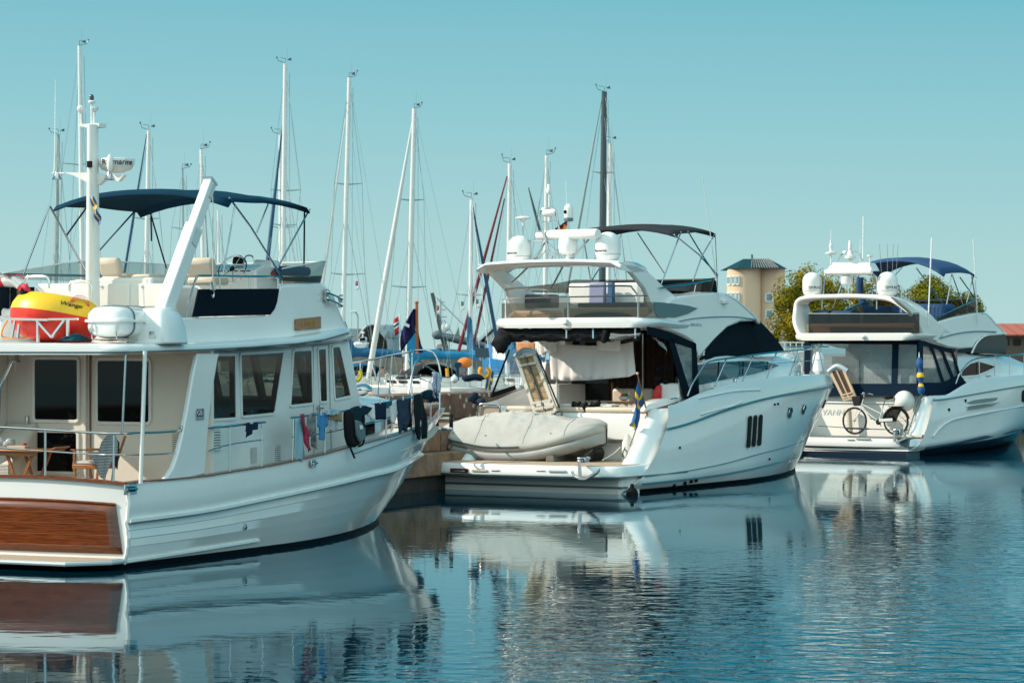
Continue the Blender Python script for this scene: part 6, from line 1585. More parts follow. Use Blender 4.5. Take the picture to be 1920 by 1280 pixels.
# ------------------------------------------------------------------ sailing yachts in the basin beyond the mole
BLUES = mat('sail_cover_blue', (.012,.12,.24), .8, bump=.3, bscale=6, var=.2)
BLUEB = mat('sail_cover_bright', (.010,.22,.42), .8, bump=.3, bscale=6, var=.2)
MASTW = mat('mast_white', (.74,.74,.71), .35)
MASTG = mat('mast_green_grey', (.28,.36,.34), .4)
MASTD = mat('mast_dark', (.05,.065,.07), .35)
FURLW = mat('furl_white', (.66,.66,.63), .8); FURLB = mat('furl_blue', (.015,.07,.15), .8); FURLR = mat('furl_red', (.16,.012,.025), .8); FURLG = mat('furl_grey', (.26,.33,.33), .8)
WIRE = mat('wire_grey', (.20,.26,.27), .4)
def sailboat(label, mx, mt, mb_, d, hd, L_=12.0, w=9, mastm=MASTW, forestay=None, furl=FURLW, furlw=6, spread=(), boom=None, bcol=BLUES, canvas=None, extra_stays=(), hullm=GEL, vane=True, aft=.42):
    """mx,mt: pixel of the masthead; mb_: pixel column where the mast meets the deck"""
    fw = .45*L_
    x = (mb_-960)/FPX*d
    F = Frame(x, d, hd)
    root = thing('sailing_yacht', label, 'sailing yacht', F, (0,0,0), 'sailing yachts berthed beyond the mole')
    inv = lambda px, py, dd=d: Vector((*F.loc((px-960)/FPX*dd, dd), CH-(py-HZ)*dd/FPX))
    B = .17*L_; rings = []
    for i in range(21):
        f = i/20; u = -.55*L_+L_*f; hw = B*(.80+.2*math.sin(min(f/.45,1)*math.pi/2) if f < .45 else max(0, 1-((f-.45)/.55)**2.2)**.8)
        zs = 1.15+.35*f*f; fl = .82
        half = [(hw,zs),(hw*.99,zs-.1),(hw*(fl+.1),.45),(hw*fl,.05),(hw*.5,-.35),(0,-.5)]
        rings.append([Vector((a,u-(.0 if f < 1 else 0),b)) for a, b in half]+[Vector((-a,u,b)) for a, b in reversed(half[:-1])])
    mb = MB(); mb.loft(rings, ringclosed=False, caps=False); mb.poly(list(reversed(rings[0])))
    h = mb.build('hull', hullm, root, smooth=45)
    mb = MB(); rr = [[Vector((p[0].x*k/3*.98, p[0].y, p[0].z-.03+.05*(1-abs(k)/3))) for k in range(-3, 4)] for p in rings]; mb.grid(rr); mb.build('deck', DECKM, root)
    mb = MB(); rr = []
    for f, hw, hh in ((.22,.62*B,.5),(.3,.66*B,.55),(.5,.58*B,.5),(.64,.4*B,.3),(.72,.25*B,.08)):
        u = -.55*L_+L_*f; z = 1.15+.35*f*f
        rr.append([Vector(p) for p in ((hw,u,z),(hw*.93,u,z+hh*.8),(hw*.7,u,z+hh),(-hw*.7,u,z+hh),(-hw*.93,u,z+hh*.8),(-hw,u,z))])
    mb.loft(rr); cab = mb.build('cabin', GEL, root, smooth=40)
    for k in range(3):
        for sg in (1, -1):
            u = -.55*L_+L_*(.31+.1*k); mb = MB(); hw = B*(.655-.025*k); mb.cbox((sg*hw, u, 1.15+.3), .03, .07*L_, .16); mb.build('cabin_window', GLASS, cab, bevel=.02)
    top = inv(mx, mt); base = Vector((0,0,1.5))
    r = w*d/FPX/2
    mb = MB(); mb.tube([base, base.lerp(top,.6), top], [r, r, r*.78], 10); mast = mb.build('mast', mastm, root, smooth=60)
    for (y, x0, x1) in spread:
        a = inv(x0, y); b = inv(x1, y+1); c = base.lerp(top, (CH-(y+3-HZ)*d/FPX-base.z)/(top.z-base.z))
        mb = MB(); mb.tube([a, c, b], [.02,.045,.02], 6); mb.build('spreader', MASTG, mast, smooth=60)
    st = MB(); wr = .008+.004*d/150
    sx = [(spread[0][1], spread[0][0], spread[0][2])] if spread else []
    for sg in (1, -1):
        ch = Vector((sg*B*.92, -.02*L_, 1.3))
        pts = [top-Vector((0,0,.2))]
        for (y, x0, x1) in spread: pts.append(inv(x1 if sg > 0 else x0, y))
        st.tube(pts+[ch], wr, 4); st.tube([base.lerp(top,.55), ch+Vector((0,-.35,0))], wr, 4)
    st.tube([top, Vector((0,-.55*L_+.1,1.4))], wr, 4); st.tube([base.lerp(top,.97)+Vector((.25,0,0)), Vector((.25,-.06*L_,1.8))], wr, 4); st.tube([base.lerp(top,.72), Vector((-.2,-.35*L_,2.6))], wr*.8, 4); st.tube([base.lerp(top,.93), Vector((-B*.5,-.5*L_,1.5))], wr*.8, 4)
    bow = Vector((0,.44*L_,1.55))
    if forestay is None: st.tube([top-Vector((0,0,.4)), bow], wr, 4)
    st.build('rigging', WIRE, root, smooth=60)
    for fs in ([forestay] if forestay else []):
        (x0, y0, x1, y1) = fs; a = inv(x0, y0); b = inv(x1, y1)
        rf = furlw*d/FPX/2; n = 14; pts = [a.lerp(b, k/n) for k in range(n+1)]
        mb = MB(); mb.tube(pts, [rf*(.35+.65*min(1, k/n*1.7))*(.85 if k == n else 1) for k in range(n+1)], 8); mb.build('furled_sail', furl, root, smooth=60)
        mb = MB(); mb.tube([a, a.lerp(top, .9)], wr, 4); mb.build('forestay_top', WIRE, root)
    for (x0, y0, x1, y1, fm, fw_) in extra_stays:
        a = inv(x0, y0); b = inv(x1, y1); mb = MB(); mb.tube([a.lerp(b, k/10) for k in range(11)], [fw_*d/FPX/2*(.4+.6*min(1,k/5)) for k in range(11)], 8); mb.build('furled_sail', fm, root, smooth=60)
    bz = 2.85
    if boom:
        e = inv(*boom); s0 = Vector((0,0,e.z+.05))
    else:
        e = Vector((0,-.36*L_,bz)); s0 = Vector((0,0,bz))
    mb = MB(); mb.tube([s0, e], .09, 8); bo = mb.build('boom', MASTW, root)
    dr = (e-s0); n = 22; rings = []
    side = Vector((dr.y,-dr.x,0)).normalized()
    for k in range(n+1):
        f = k/n*.97; c = s0+dr*f; hh = .30+1.25*max(0, 1-f*4.5)**1.2-.10*f; n1 = noise.noise(c*1.7)
        rings.append([c+side*(.17+.05*n1)*math.cos(2*math.pi*j/12)*(1-.15*f)+Vector((0,0,hh*.72+hh*math.sin(2*math.pi*j/12)*(1+.25*n1)-.12)) for j in range(12)])
    mb = MB(); mb.loft(rings); mb.build('sail_cover', bcol, root, smooth=60)
    if boom:
        mb = MB(); mb.cbox(e+Vector((0,0,.02)), .28, .28, .34); mb.build('boom_end', PLAS, bo, bevel=.05)
    # guard rails
    mb = MB(); 
    for sg in (1, -1):
        pts = []
        for i in range(0, 21, 2):
            p = rings_pt = None
            f = i/20; u = -.55*L_+L_*f; hw = B*(.80+.2*math.sin(min(f/.45,1)*math.pi/2) if f < .45 else max(0, 1-((f-.45)/.55)**2.2)**.8)*.96
            z = 1.15+.35*f*f; mb.tube([Vector((sg*hw,u,z)), Vector((sg*hw,u,z+.6))], .016, 5); pts.append(Vector((sg*hw,u,z+.6)))
        mb.tube(pts, .012, 5); mb.tube([p-Vector((0,0,.28)) for p in pts], .009, 5)
    mb.tube([Vector((-B*.77,-.55*L_,1.75)), Vector((B*.77,-.55*L_,1.75))], .016, 5)
    mb.build('guard_rail', STEEL, root)
    if canvas:
        rr = []
        for k in range(9):
            a = math.pi*k/8; rr.append([Vector((.6*B*math.cos(a), u, 1.6+hh*math.sin(a)**.6)) for u, hh in ((-.24*L_,.72),(-.18*L_,.85),(-.12*L_,.62),(-.07*L_,.2))])
        mb = MB(); mb.grid(rr); mb.build('spray_hood', canvas, root, smooth=60, solid=.03)
    if vane:
        mb = MB(); t = top; k = d/150
        sg_ = -1 if len(label) % 3 == 0 else 1; vh = .75+.5*((len(label)*7) % 10)/10; mb.tube([t, t+Vector((0,0,.28*k))], .012*k, 5); mb.tube([t+Vector((0,0,.28*k)), t+Vector((-.35*k*sg_*vh,0,.30*k))], .012*k, 5); mb.prism([t+Vector((.1*k,0,.20*k)), t+Vector((.34*k,0,.34*k)), t+Vector((.36*k,0,.16*k))], (0,.015,0))
        mb.tube([t+Vector((-.05*k,0,.02)), t+Vector((-.4*k*sg_,0,.12*k)), t+Vector((-.5*k*sg_,0,.38*k*vh))], .016*k, 5); mb.ball(t+Vector((-.5*k*sg_,0,.40*k*vh)), .05*k, seg=8, rings=5)
        mb.build('wind_vane', MASTD, mast)
        mb = MB(); mb.tube([t+Vector((.12*k,0,0)), t+Vector((.12*k,0,.95*k))], .006*k, 4); mb.build('radio_aerial', WIRE, mast)
    return root, F, inv
SB = sailboat
SB("sailing yacht with the tallest mast at far left, its forestay bare", 149, 86, 157, 150, -20, 13.5, 9, spread=((306,118,160),))
SB("sailing yacht with short greenish mast just left of the trawler's antenna", 109, 252, 102, 160, -15, 10, 8, mastm=MASTG)
SB("sailing yacht with white mast and dark blue furled sail behind the trawler's fly seat", 279, 244, 271, 155, -25, 12, 9, forestay=(275,252,228,545), furl=FURLB, furlw=5, spread=((408,252,300),))
SB("sailing yacht with slim white mast right of the davit's foot, above the bimini", 377, 280, 383, 165, -10, 11, 7, forestay=(385,400,398,620), furl=FURLG, furlw=4)
SB("small sailing yacht with thin grey mast behind the davit arm", 342, 317, 347, 170, -20, 9, 5, mastm=MASTG, spread=((426,322,362),))
SB("sailing yacht with the shorter of the two masts standing close together behind the bimini", 525, 252, 527, 165, -20, 12, 7, spread=((424,505,552),))
SB("sailing yacht with the taller of the two close masts and navy furled sail", 535, 119, 528, 152, -22, 13.5, 10, forestay=(531,225,494,560), furl=FURLB, furlw=7, spread=((355,508,564),(420,512,556)))
CB_, RB_ = mat('rope_blue', (.02,.10,.25), .9), mat('rope_redd', (.30,.03,.03), .9)
y7, F7, inv7 = SB("sailing yacht whose dark blue boom cover shows beside the trawler's pilothouse", 655, 146, 640, 152, -30, 13, 9, forestay=(648,222,590,640), furl=FURLW, furlw=6, spread=((343,627,679),(512,621,684)), boom=(757,664), bcol=BLUES, canvas=BLUES)
y8, F8, inv8 = SB("sailing yacht with bright blue boom cover and a thick white furled genoa", 777, 204, 763, 148, -34, 13, 11, forestay=(773,232,690,712), furl=FURLW, furlw=11, spread=((373,746,795),(536,734,798)), boom=(903,668), bcol=BLUEB, canvas=GREYC)
y9, F9, inv9 = SB("sailing yacht showing its white stern above the mole, solar panel and outboard aft", 884, 371, 881, 151, -12, 11.5, 8, forestay=(886,386,934,650), furl=FURLB, furlw=7, spread=((551,856,908),))
SB("sailing yacht with two dark red furled sails crossing beside the middle yacht", 956, 306, 951, 158, -28, 12.5, 9, forestay=(951,330,858,665), furl=FURLR, furlw=7, extra_stays=((946,372,879,690,FURLR,5.5),))
SB("sailing yacht with white mast right behind the middle yacht's light hoop", 1025, 291, 1020, 165, 15, 13, 8, extra_stays=((991,352,1014,440,MASTD,5),))
SB("sailing yacht with thick dark mast and grey furled sail behind the charcoal bimini", 1133, 172, 1127, 155, -20, 14, 13, mastm=MASTD, forestay=(1128,186,1060,560), furl=FURLG, furlw=6, spread=((322,1112,1152),))
SB("sailing yacht with white mast hard beside the thick dark mast", 1144, 266, 1139, 160, -15, 12.5, 9)
SB("small sailing yacht with the lowest white mast seen under the bimini", 409, 394, 412, 180, -15, 9, 5, vane=False)
# gear on the yacht whose stern shows
q = inv9(905,661,144); mb = MB(); mb.prism([q+Vector((-.38,0,-.26)), q+Vector((.38,0,-.26)), q+Vector((.34,.1,.26)), q+Vector((-.42,.1,.26))], (0,.04,0)); spn = mb.build('solar_panel', mat('solar_blue', (.008,.035,.05), .2), y9, smooth=0)
mb = MB(); mb.tube([q-Vector((0,0,.26)), inv9(905,706,144)], .03, 6); mb.build('panel_post', STEEL, spn)
q = inv9(859,684,144); mb = MB(); mb.prism([q+Vector(p) for p in ((-.2,0,-.12),(.2,0,-.12),(.22,0,.08),(.1,0,.16),(-.2,0,.14))], (0,.4,0)); ob = mb.build('outboard_motor', mat('outboard_navy', (.015,.05,.08), .4), y9, bevel=.04)
mb = MB(); mb.bar(q-Vector((0,-.2,.1)), q-Vector((-.02,-.2,.85)), .12, .2); mb.build('motor_leg', mat('outboard_navy', (.015,.05,.08), .4), ob)
for x, y, c, n_, lb in ((908,697,(.80,.33,.01),'horseshoe_buoy','orange yellow horseshoe buoy hung on the stern rail left of the small Swedish flag'),(668,702,(.75,.56,.02),'horseshoe_buoy','yellow horseshoe buoy hung on a guard rail just beyond the trawler pilothouse')):
    c0_ = wp(x, y, 142); mb = MB(); pts = [c0_+Vector((.24*math.sin(a)*1.0, 0, .30*math.cos(a))) for a in [R(40+280*k/16) for k in range(17)]]
    mb.tube(smooth_path(pts, 1), .11, 8); mb.build(n_, mat('buoy_%d' % x, c, .6), label=lb, cat='lifebuoy')
q = wp(852,711,141); mb = MB(); mb.ball(q, .19, .19, .21); mb.lathe(q+Vector((0,0,.19)), [(.05,0),(.04,.08)], 8); mb.build('ball_fender', PLAS, label="white ball fender hanging at the stern of the sailing yacht above the mole", cat='fender')
mb = MB(); pts = [wp(866+42*k/8, 708+1.5*math.sin(k), 141) for k in range(9)]; mb.tube(pts, [.06,.16,.18,.18,.18,.18,.18,.15,.05], 10); mb.build('rolled_dinghy', mat('dinghy_navy', (.01,.02,.035), .6), label='rolled navy inflatable lashed across the stern of the sailing yacht above the mole', cat='dinghy')
mb = MB(); a = wp(838,690,143); mb.tube([a, a+Vector((.03,0,-.45))], .09, 8); mb.build('yellow_fender', mat('fender_amber', (.70,.34,.03), .6), label='slim amber fender standing upright on a yacht deck left of the outboard motor', cat='fender')
mb = MB(); q = wp(872,680,146); mb.ball(q, .42, .3, .3); mb.build('orange_cover', mat('cover_orange', (.75,.20,.02), .8), label='orange cloth bundle under the end of the bright blue boom cover', cat='cover')
mb = MB(); rr = []
for k in range(9):
    a = math.pi*k/8; rr.append([wp(817,687,145)+Vector((-.68*math.cos(a), u, .30*math.sin(a)**.7-.1)) for u in (-.5,-.2,.3,.6)])
mb.grid(rr); mb.build('bimini_hood', mat('hood_grey', (.30,.31,.30), .8), solid=.03, label='pale grey cockpit hood under the bright blue boom cover', cat='canopy')
random.seed(21)
for rt_, F_, n_, xr_ in ((y8, F8, 26, (655,800)), (y9, F9, 14, (828,908)), (y7, F7, 16, (640,735))):
    for k in range(n_):
        px = random.uniform(*xr_); dd = (F_.o[1])+random.uniform(-3,2.5); zz = random.uniform(1.35,1.75); l = F_.loc((px-960)/FPX*dd, dd); c = Vector((l[0], l[1], zz)); t = random.random()
        mb = MB()
        if t < .3: mb.lathe(c, [(.07,0),(.06,.12),(.09,.14),(.09,.2),(0,.21)], 8); mb.build('winch', STEEL, rt_)
        elif t < .5: mb.tube([c+Vector((.16*math.cos(a),.05*math.sin(3*a),.16*math.sin(a))) for a in [R(30*j) for j in range(12)]], .035, 5, closed=True); mb.build('rope_coil', random.choice([ROPEM, CB_, RB_]), rt_)
        elif t < .7: mb.cbox(c, random.uniform(.3,.7), .3, random.uniform(.12,.3), random.uniform(0,3)); mb.build('deck_cushion', random.choice([NAVY2, PLAS, BLUES, GREYC, BEIGE]), rt_, bevel=.03)
        else: mb.tube([c, c+Vector((random.uniform(-.5,.5), random.uniform(-.3,.3), random.uniform(.5,1.3)))], .022, 5); mb.build('boat_pole', random.choice([STEEL, PLAS, MASTD]), rt_)
# ------------------------------------------------------------------ people on the yachts
SKIN = mat('skin', (.46,.24,.16), .6)
def person(p, label, shirt, hair, pose='sit', face=1, bend=0.0):
    F = Frame(p.x, p.y, 0); H0 = p.z
    root = thing('person', label, 'person', F, (0,0,p.z))
    pts = {'pel':(0,0,.10),'sp':(0,.02-bend*.25,.34-bend*.05),'ch':(0,.02-bend*.5,.56-bend*.18),'nk':(0,-bend*.62,.68-bend*.25),'hd':(0,-.01-bend*.7,.76-bend*.25),'ht':(0,-.02-bend*.78,.90-bend*.28),
           'ls':(-.19,.02-bend*.5,.60-bend*.2),'le':(-.25,-.10-bend*.5,.36-bend*.2),'lh':(-.12,-.30-bend*.4,.26-bend*.1),'rs':(.19,.02-bend*.5,.60-bend*.2),'re':(.25,-.10-bend*.5,.36-bend*.2),'rh':(.12,-.30-bend*.4,.26-bend*.1),
           'lk':(-.13,-.42,.12),'lf':(-.13,-.45,-.32),'lt':(-.13,-.62,-.38),'rk':(.13,-.42,.12),'rf':(.13,-.45,-.32),'rt':(.13,-.62,-.38)}
    rad = {'pel':.15,'sp':.14,'ch':.155,'nk':.055,'hd':.09,'ht':.075,'ls':.07,'le':.05,'lh':.035,'rs':.07,'re':.05,'rh':.035,'lk':.07,'lf':.045,'lt':.04,'rk':.07,'rf':.045,'rt':.04}
    ed = [('pel','sp'),('sp','ch'),('ch','nk'),('nk','hd'),('hd','ht'),('ch','ls'),('ls','le'),('le','lh'),('ch','rs'),('rs','re'),('re','rh'),('pel','lk'),('lk','lf'),('lf','lt'),('pel','rk'),('rk','rf'),('rf','rt')]
    def skin(keys, edges, name, m, grow=0.0):
        idx = {k: i for i, k in enumerate(keys)}
        me = bpy.data.meshes.new(name); me.from_pydata([pts[k] for k in keys], [(idx[a], idx[b]) for a, b in edges], [])
        o = bpy.data.objects.new(name, me); COL.objects.link(o); o.parent = root; ORG[o.name] = Vector((0,0,p.z))
        sk = o.modifiers.new('skin', 'SKIN'); me.materials.append(m)
        for i, k in enumerate(keys): me.skin_vertices[0].data[i].radius = (rad[k]+grow, rad[k]*.85+grow); me.skin_vertices[0].data[i].use_root = (i == 0)
        sb = o.modifiers.new('sub', 'SUBSURF'); sb.levels = 1; sb.render_levels = 2; return o
    skin(list(pts), ed, 'body', SKIN)
    skin(['pel','sp','ch','ls','le','rs','re'], [('pel','sp'),('sp','ch'),('ch','ls'),('ls','le'),('ch','rs'),('rs','re')], 'shirt', shirt, .018)
    skin(['pel','lk','rk'], [('pel','lk'),('pel','rk')], 'shorts', mat('shorts_navy', (.03,.04,.07), .9), .02)
    h = Vector(pts['ht']); mb = MB(); mb.ball(h+Vector((0,.02,.0+p.z)), .085, .09, .075, 12, 8); mb.build('hair', hair, root)
    for sx in (-.035, .035):
        mb = MB(); mb.ball(Vector(pts['hd'])+Vector((sx,-.085,.05+p.z)), .012, .008, .010, 6, 4); mb.build('eye', INK, root)
    mb = MB(); mb.ball(Vector(pts['hd'])+Vector((0,-.10,.015+p.z)), .014, .022, .02, 6, 4); mb.build('nose', SKIN, root)
    mb = MB(); mb.ball(Vector(pts['hd'])+Vector((0,-.085,-.03+p.z)), .028, .006, .006, 6, 4); mb.build('mouth', mat('lips', (.35,.12,.10), .6), root)
    return root
person(wp(759,712,150)-Vector((0,0,.05)), 'bald tanned person in mauve shirt sitting in a yacht cockpit facing us', mat('shirt_mauve', (.20,.12,.16), .9), mat('hair_pale', (.42,.26,.19), .7))
person(wp(718,712,149)-Vector((0,0,.05)), 'person in grey shirt bending forward on the yacht beside the dodger', mat('shirt_grey', (.24,.25,.25), .9), mat('hair_brown', (.10,.05,.03), .8), bend=.55)
# ------------------------------------------------------------------ flags over the harbour
def flagpole(label, px, ytop, ybot, d, pole_m, r, flag, fw=1.0, cat='flag'):
    F = WORLD; a = wp(px, ytop, d); b = wp(px+1, ybot, d)
    return a, b
a, b = wp(781,568,140), wp(783,662,140)
root = thing('ensign_staff', 'tall varnished orange staff carrying a limp dark blue ensign', 'flag', WORLD, b)
mb = MB(); mb.tube([a, b], [.075,.085], 8); mb.lathe(a-Vector((0,0,.02)), [(.05,0),(.13,.03),(.12,.08),(.0,.14)], 10); mb.build('staff', mat('staff_orange', (.42,.10,.02), .4), root)
mb = MB(); rows = []
for i in range(10):
    f = i/9; rows.append([a+Vector((-.06-(.1+.95*math.sin(f*2.0)*.75)*j/9, .12*math.sin(j*1.4+f*4), -.3-2.0*f*(.62+.38*j/9)-.25*j/9*f)) for j in range(10)])
mb.grid(rows); mb.build('ensign', mat('ensign_blue', (.02,.02,.075), .85), root, smooth=80, solid=.01)
mb = MB(); mb.prism([a+Vector(p) for p in ((-.62,-.16,-1.0),(-.35,-.16,-1.15),(-.4,-.16,-1.3),(-.7,-.16,-1.15))], (0,-.01,0)); mb.build('ensign_emblem', WHITEC, root, smooth=0)
mb = MB(); rows = [[a+Vector((.09+.25*j/4*f, .05*math.sin(j+f*3), -1.5-1.1*f)) for j in range(5)] for f in [i/6 for i in range(7)]]; mb.grid(rows); mb.build('ensign_tail', mat('ensign_blue', (.02,.02,.075), .85), root, smooth=80, solid=.01)
# Norwegian flag, hanging narrow
a, b = wp(749,588,175), wp(751,668,175)
root = thing('flagstaff', 'white flagpole with a narrow hanging red, white and navy Norwegian flag', 'flag', WORLD, b)
mb = MB(); mb.tube([a, b], .05, 8); mb.build('pole', PLAS, root)
NR, NW, NB_ = mat('nor_red', (.45,.03,.04), .8), WHITEC, mat('nor_blue', (.02,.03,.10), .8)
mb = MB(); L_ = 1.15
for z0, z1, m_ in ((.0,.28,0),(.28,.36,1),(.36,.50,2),(.50,.58,1),(.58,1.0,0)):
    mb.cur = m_; 
    rows = [[a+Vector((-.05-.34*j/4*(1-.3*f), .06*math.sin(j*1.7+f*5), -.15-L_*f-.2*j/4)) for j in range(5)] for f in (z0, (z0+z1)/2, z1)]
    mb.grid(rows)
mb.build('norwegian_flag', [NR, NW, NB_], root, smooth=80, solid=.01)
def swede(name, a, along, down, L_, H, label, frame=None, parent=None, wave=.04, sv=3.0):
    mb = MB(); nordic(mb, a, Vector(along).normalized(), Vector(down).normalized(), L_, H, None, None, wave=wave, sv=sv)
    return mb
st_ = wp(914,686,142); root = thing('flag_staff', 'small Swedish flag on the stern of the sailing yacht left of the middle yacht', 'flag', WORLD, wp(920,735,142))
mb = MB(); mb.tube([wp(917,684,142), wp(922,735,142)], .018, 6); mb.build('staff', PLAS, root)
mb = swede('f', wp(916,688,142), (-.18,0,-1), (.55,0,-.55), 1.15, .42, ''); mb.build('swedish_flag', [SWBLUE, SWYEL], root, solid=.006, smooth=80)
for x, y, c1, lb in ((821,573,(.45,.05,.05),'small red and white signal flag below the spreader of the bright blue cover yacht'),(867,565,(.05,.28,.12),'small green and white signal flag left of the red furled sails'),(895,561,(.06,.22,.14),'small green signal flag between the red furled sail and blue stay'),(669,527,(.4,.12,.2),'small pink and white signal flag under the lower spreader beside the pilothouse mast')):
    a = wp(x, y, 150); mb = MB(); mb.cur = 0; mb.grid([[a+Vector((-.08+.05*j, .03*math.sin(j*2+i), -.12*i)) for j in range(4)] for i in range(3)]); mb.cur = 1; mb.grid([[a+Vector((-.08+.05*j+.04, .03*math.sin(j*2+i), -.24-.12*i)) for j in range(4)] for i in range(3)])
    mb.tube([a+Vector((-.09,0,.6)), a+Vector((-.09,0,-.9))], .006, 4); mb.build('signal_flag', [mat('sig_%d' % x, c1, .8), WHITEC], solid=.01, label=lb, cat='flag')
# ------------------------------------------------------------------ buildings and quay on the far shore
TIN = mat('tin_grey', (.34,.38,.38), .5, var=.15, vscale=.4)
def ribbed(name, c, d2, freq, axis): return stripes(name, c, d2, freq, axis, duty=.82, rough=.5)
D = 300
root = thing('boat_hangar', 'grey barrel roofed boat hangar with dark open arch end', 'building', WORLD, wp(705,660,D))
a = wp(672,660,D); b = wp(723,660,D); cx, rx = (a.x+b.x)/2, (b.x-a.x)/2; zt_ = wp(696,613,D).z
sh = Vector((1.6, 14, 0))
arc = [Vector((cx+rx*math.cos(math.pi*k/16), D, 1.0+(zt_-1.0-0)*(.45+.55*math.sin(math.pi*k/16)))) for k in range(17)]
arc = [Vector((cx+rx,D,.5))]+arc+[Vector((cx-rx,D,.5))]
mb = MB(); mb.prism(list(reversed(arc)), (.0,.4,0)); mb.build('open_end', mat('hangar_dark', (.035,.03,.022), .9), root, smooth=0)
big = [Vector((cx+(p.x-cx)*1.12, D+.6, p.z*1.05)) for p in arc]
mb = MB(); mb.grid([[p for p in big], [p+sh for p in big]]); mb.build('barrel_roof', ribbed('roof_ribs', (.22,.25,.25), (.38,.42,.42), 1.1, 'X'), root, smooth=30, solid=.2)
p0, p1 = wp(719,632,D-1), wp(749,632,D+20); z0 = wp(719,632,D).z
mb = MB(); mb.prism([(b.x-.5,D+.2,.5),(wp(749,0,D+6).x,D+6,.5),(wp(749,0,D+6).x,D+6,z0),(b.x-.5,D+.2,z0)], (.2,3,0)); mb.build('side_wall', mat('wall_teal', (.36,.44,.44), .7), root, smooth=0)
q = [wp(702,612,D+.4), wp(727,620,D+1), wp(751,631,D+6), wp(720,632.5,D-.5)]
mb = MB(); mb.prism([Vector((p.x,p.y,p.z)) for p in q], (0,2,.1)); mb.build('side_roof', TIN, root, smooth=0)
mb = MB(); mb.box(wp(655,0,D+30).x, wp(672,0,D+30).x, D+30, D+50, .5, wp(660,616,D+30).z); mb.build('rear_shed', TIN, root, smooth=0)
# lamp post
def street_lamp(px, py, d, label):
    root = thing('street_lamp', label, 'street lamp', WORLD, wp(px+8,660,d)); a = wp(px+8,665,d)
    mb = MB(); mb.tube(smooth_path([a, wp(px+8,600,d), wp(px+7,590,d), wp(px+3,585,d)], 4), .06, 6); mb.build('post', MASTG, root)
    mb = MB(); mb.cbox(wp(px,584,d), .55, .25, .16); mb.build('lamp_head', PLAS, root, bevel=.04)
street_lamp(663, 584, 240, 'curved grey street lamp in front of the barrel roofed hangar')
# white gabled shed
D = 260; root = thing('harbour_shed', 'white gabled shed with dark eaves left of the middle yacht', 'building', WORLD, wp(925,660,D))
g = [wp(893,662,D), wp(893,641,D), wp(926,609,D), wp(960,641,D), wp(960,662,D)]
mb = MB(); mb.prism(g, (0,9,0)); mb.build('gable', mat('shed_white', (.66,.68,.66), .8), root, smooth=0)
for s_, e_ in (((890,642),(926,608)),((926,608),(962,642))):
    a, b = wp(*s_, D-.3), wp(*e_, D-.3); mb = MB(); mb.prism([a, b, b-Vector((0,0,.32)), a-Vector((0,0,.32))], (0,9.6,0)); mb.build('roof_plane', mat('shed_trim', (.72,.75,.74), .7), root, smooth=0)
    mb = MB(); a2, b2 = a-Vector((0,-.25,.33)), b-Vector((0,-.25,.33)); mb.prism([a2, b2, b2-Vector((0,0,.32)), a2-Vector((0,0,.32))], (0,.1,0)); mb.build('eaves', mat('eaves_dark', (.05,.07,.07), .8), root, smooth=0)
mb = MB(); a = wp(909,642,D-.2); mb.cbox(a, .5, .1, .55); mb.build('window', GLASS, root)
# blue fishing boat
D = 200; FBt = Frame(wp(945,690,D).x, D, -25)
root = thing('fishing_boat', 'bright blue wooden fishing boat with white stripes behind the solar panel', 'fishing boat', FBt, (0,0,0))
rings = []
for i in range(15):
    f = i/14; u = -5+10*f; hw = 1.9*max(0,1-(f**3.0))**.7; zs = 2.0+1.5*f**2; 
    half = [(hw,zs+.4),(hw*.98,zs),(hw*.9,.9),(hw*.7,0),(0,-.6)]; rings.append([Vector((a,u+.6*f*(b/2),b)) for a, b in half]+[Vector((-a,u+.6*f*(b/2),b)) for a, b in reversed(half[:-1])])
mb = MB(); mb.loft(rings, ringclosed=False, caps=False); mb.poly(rings[0]); mb.build('hull', mat('fish_blue', (.015,.18,.42), .5), root, smooth=45)
mb = MB()
for sg in (1,): mb.tube([Vector((sg*(r[1].x+.03), r[1].y, r[1].z-.35)) for r in rings], .06, 6)
mb.build('white_strake', PLAS, root)
mb = MB(); mb.box(-1.2,1.2,-3,-.5,2,4.0); mb.build('wheelhouse', PLAS, root, bevel=.08)
for k in range(3):
    mb = MB(); mb.box(-.95+.7*k,-.45+.7*k,-3.04,-2.99,3.1,3.7); mb.build('wheelhouse_window', GLASS, root)
# mast crane / old gaffer with lowered dark spar
D = 185; root = thing('workboat', 'old workboat with raised dark derrick and a lowered grey spar', 'work boat', WORLD, wp(860,668,D))
mb = MB(); mb.tube([wp(810,549,D), wp(836,655,D)], [.12,.2], 8); mb.build('derrick', MASTD, root)
mb = MB(); mb.tube([wp(820,628,D), wp(858,636,D), wp(910,648,D)], [.22,.30,.2], 10); mb.build('lowered_spar', mat('spar_grey', (.10,.13,.14), .7), root)
mb = MB(); mb.ball(wp(821,628,D), .42, .3, .32); mb.build('spar_end', mat('spar_grey', (.10,.13,.14), .7), root)
mb = MB(); mb.prism([wp(850,636,D), wp(860,612,D), wp(863,640,D)], (0,.5,0)); mb.build('hanging_net', mat('net_grey', (.24,.27,.26), .9), root)
mb = MB()
for x0, y0, x1, y1 in ((832,608,830,660),(829,600,840,640),(842,625,842,668),(826,560,827,640),(833,600,860,645),(810,550,900,640),(825,566,834,566),(826,580,836,581),(828,594,838,594)): mb.tube([wp(x0,y0,D), wp(x1,y1,D)], .045, 5)
mb.build('rigging', mat('rig_pale', (.45,.48,.47), .6), root)
mb = MB(); mb.ball(wp(831,616,D), .26, .2, .42); mb.ball(wp(838,613,D), .2, .2, .3); mb.build('deck_lamps', PLAS, root)
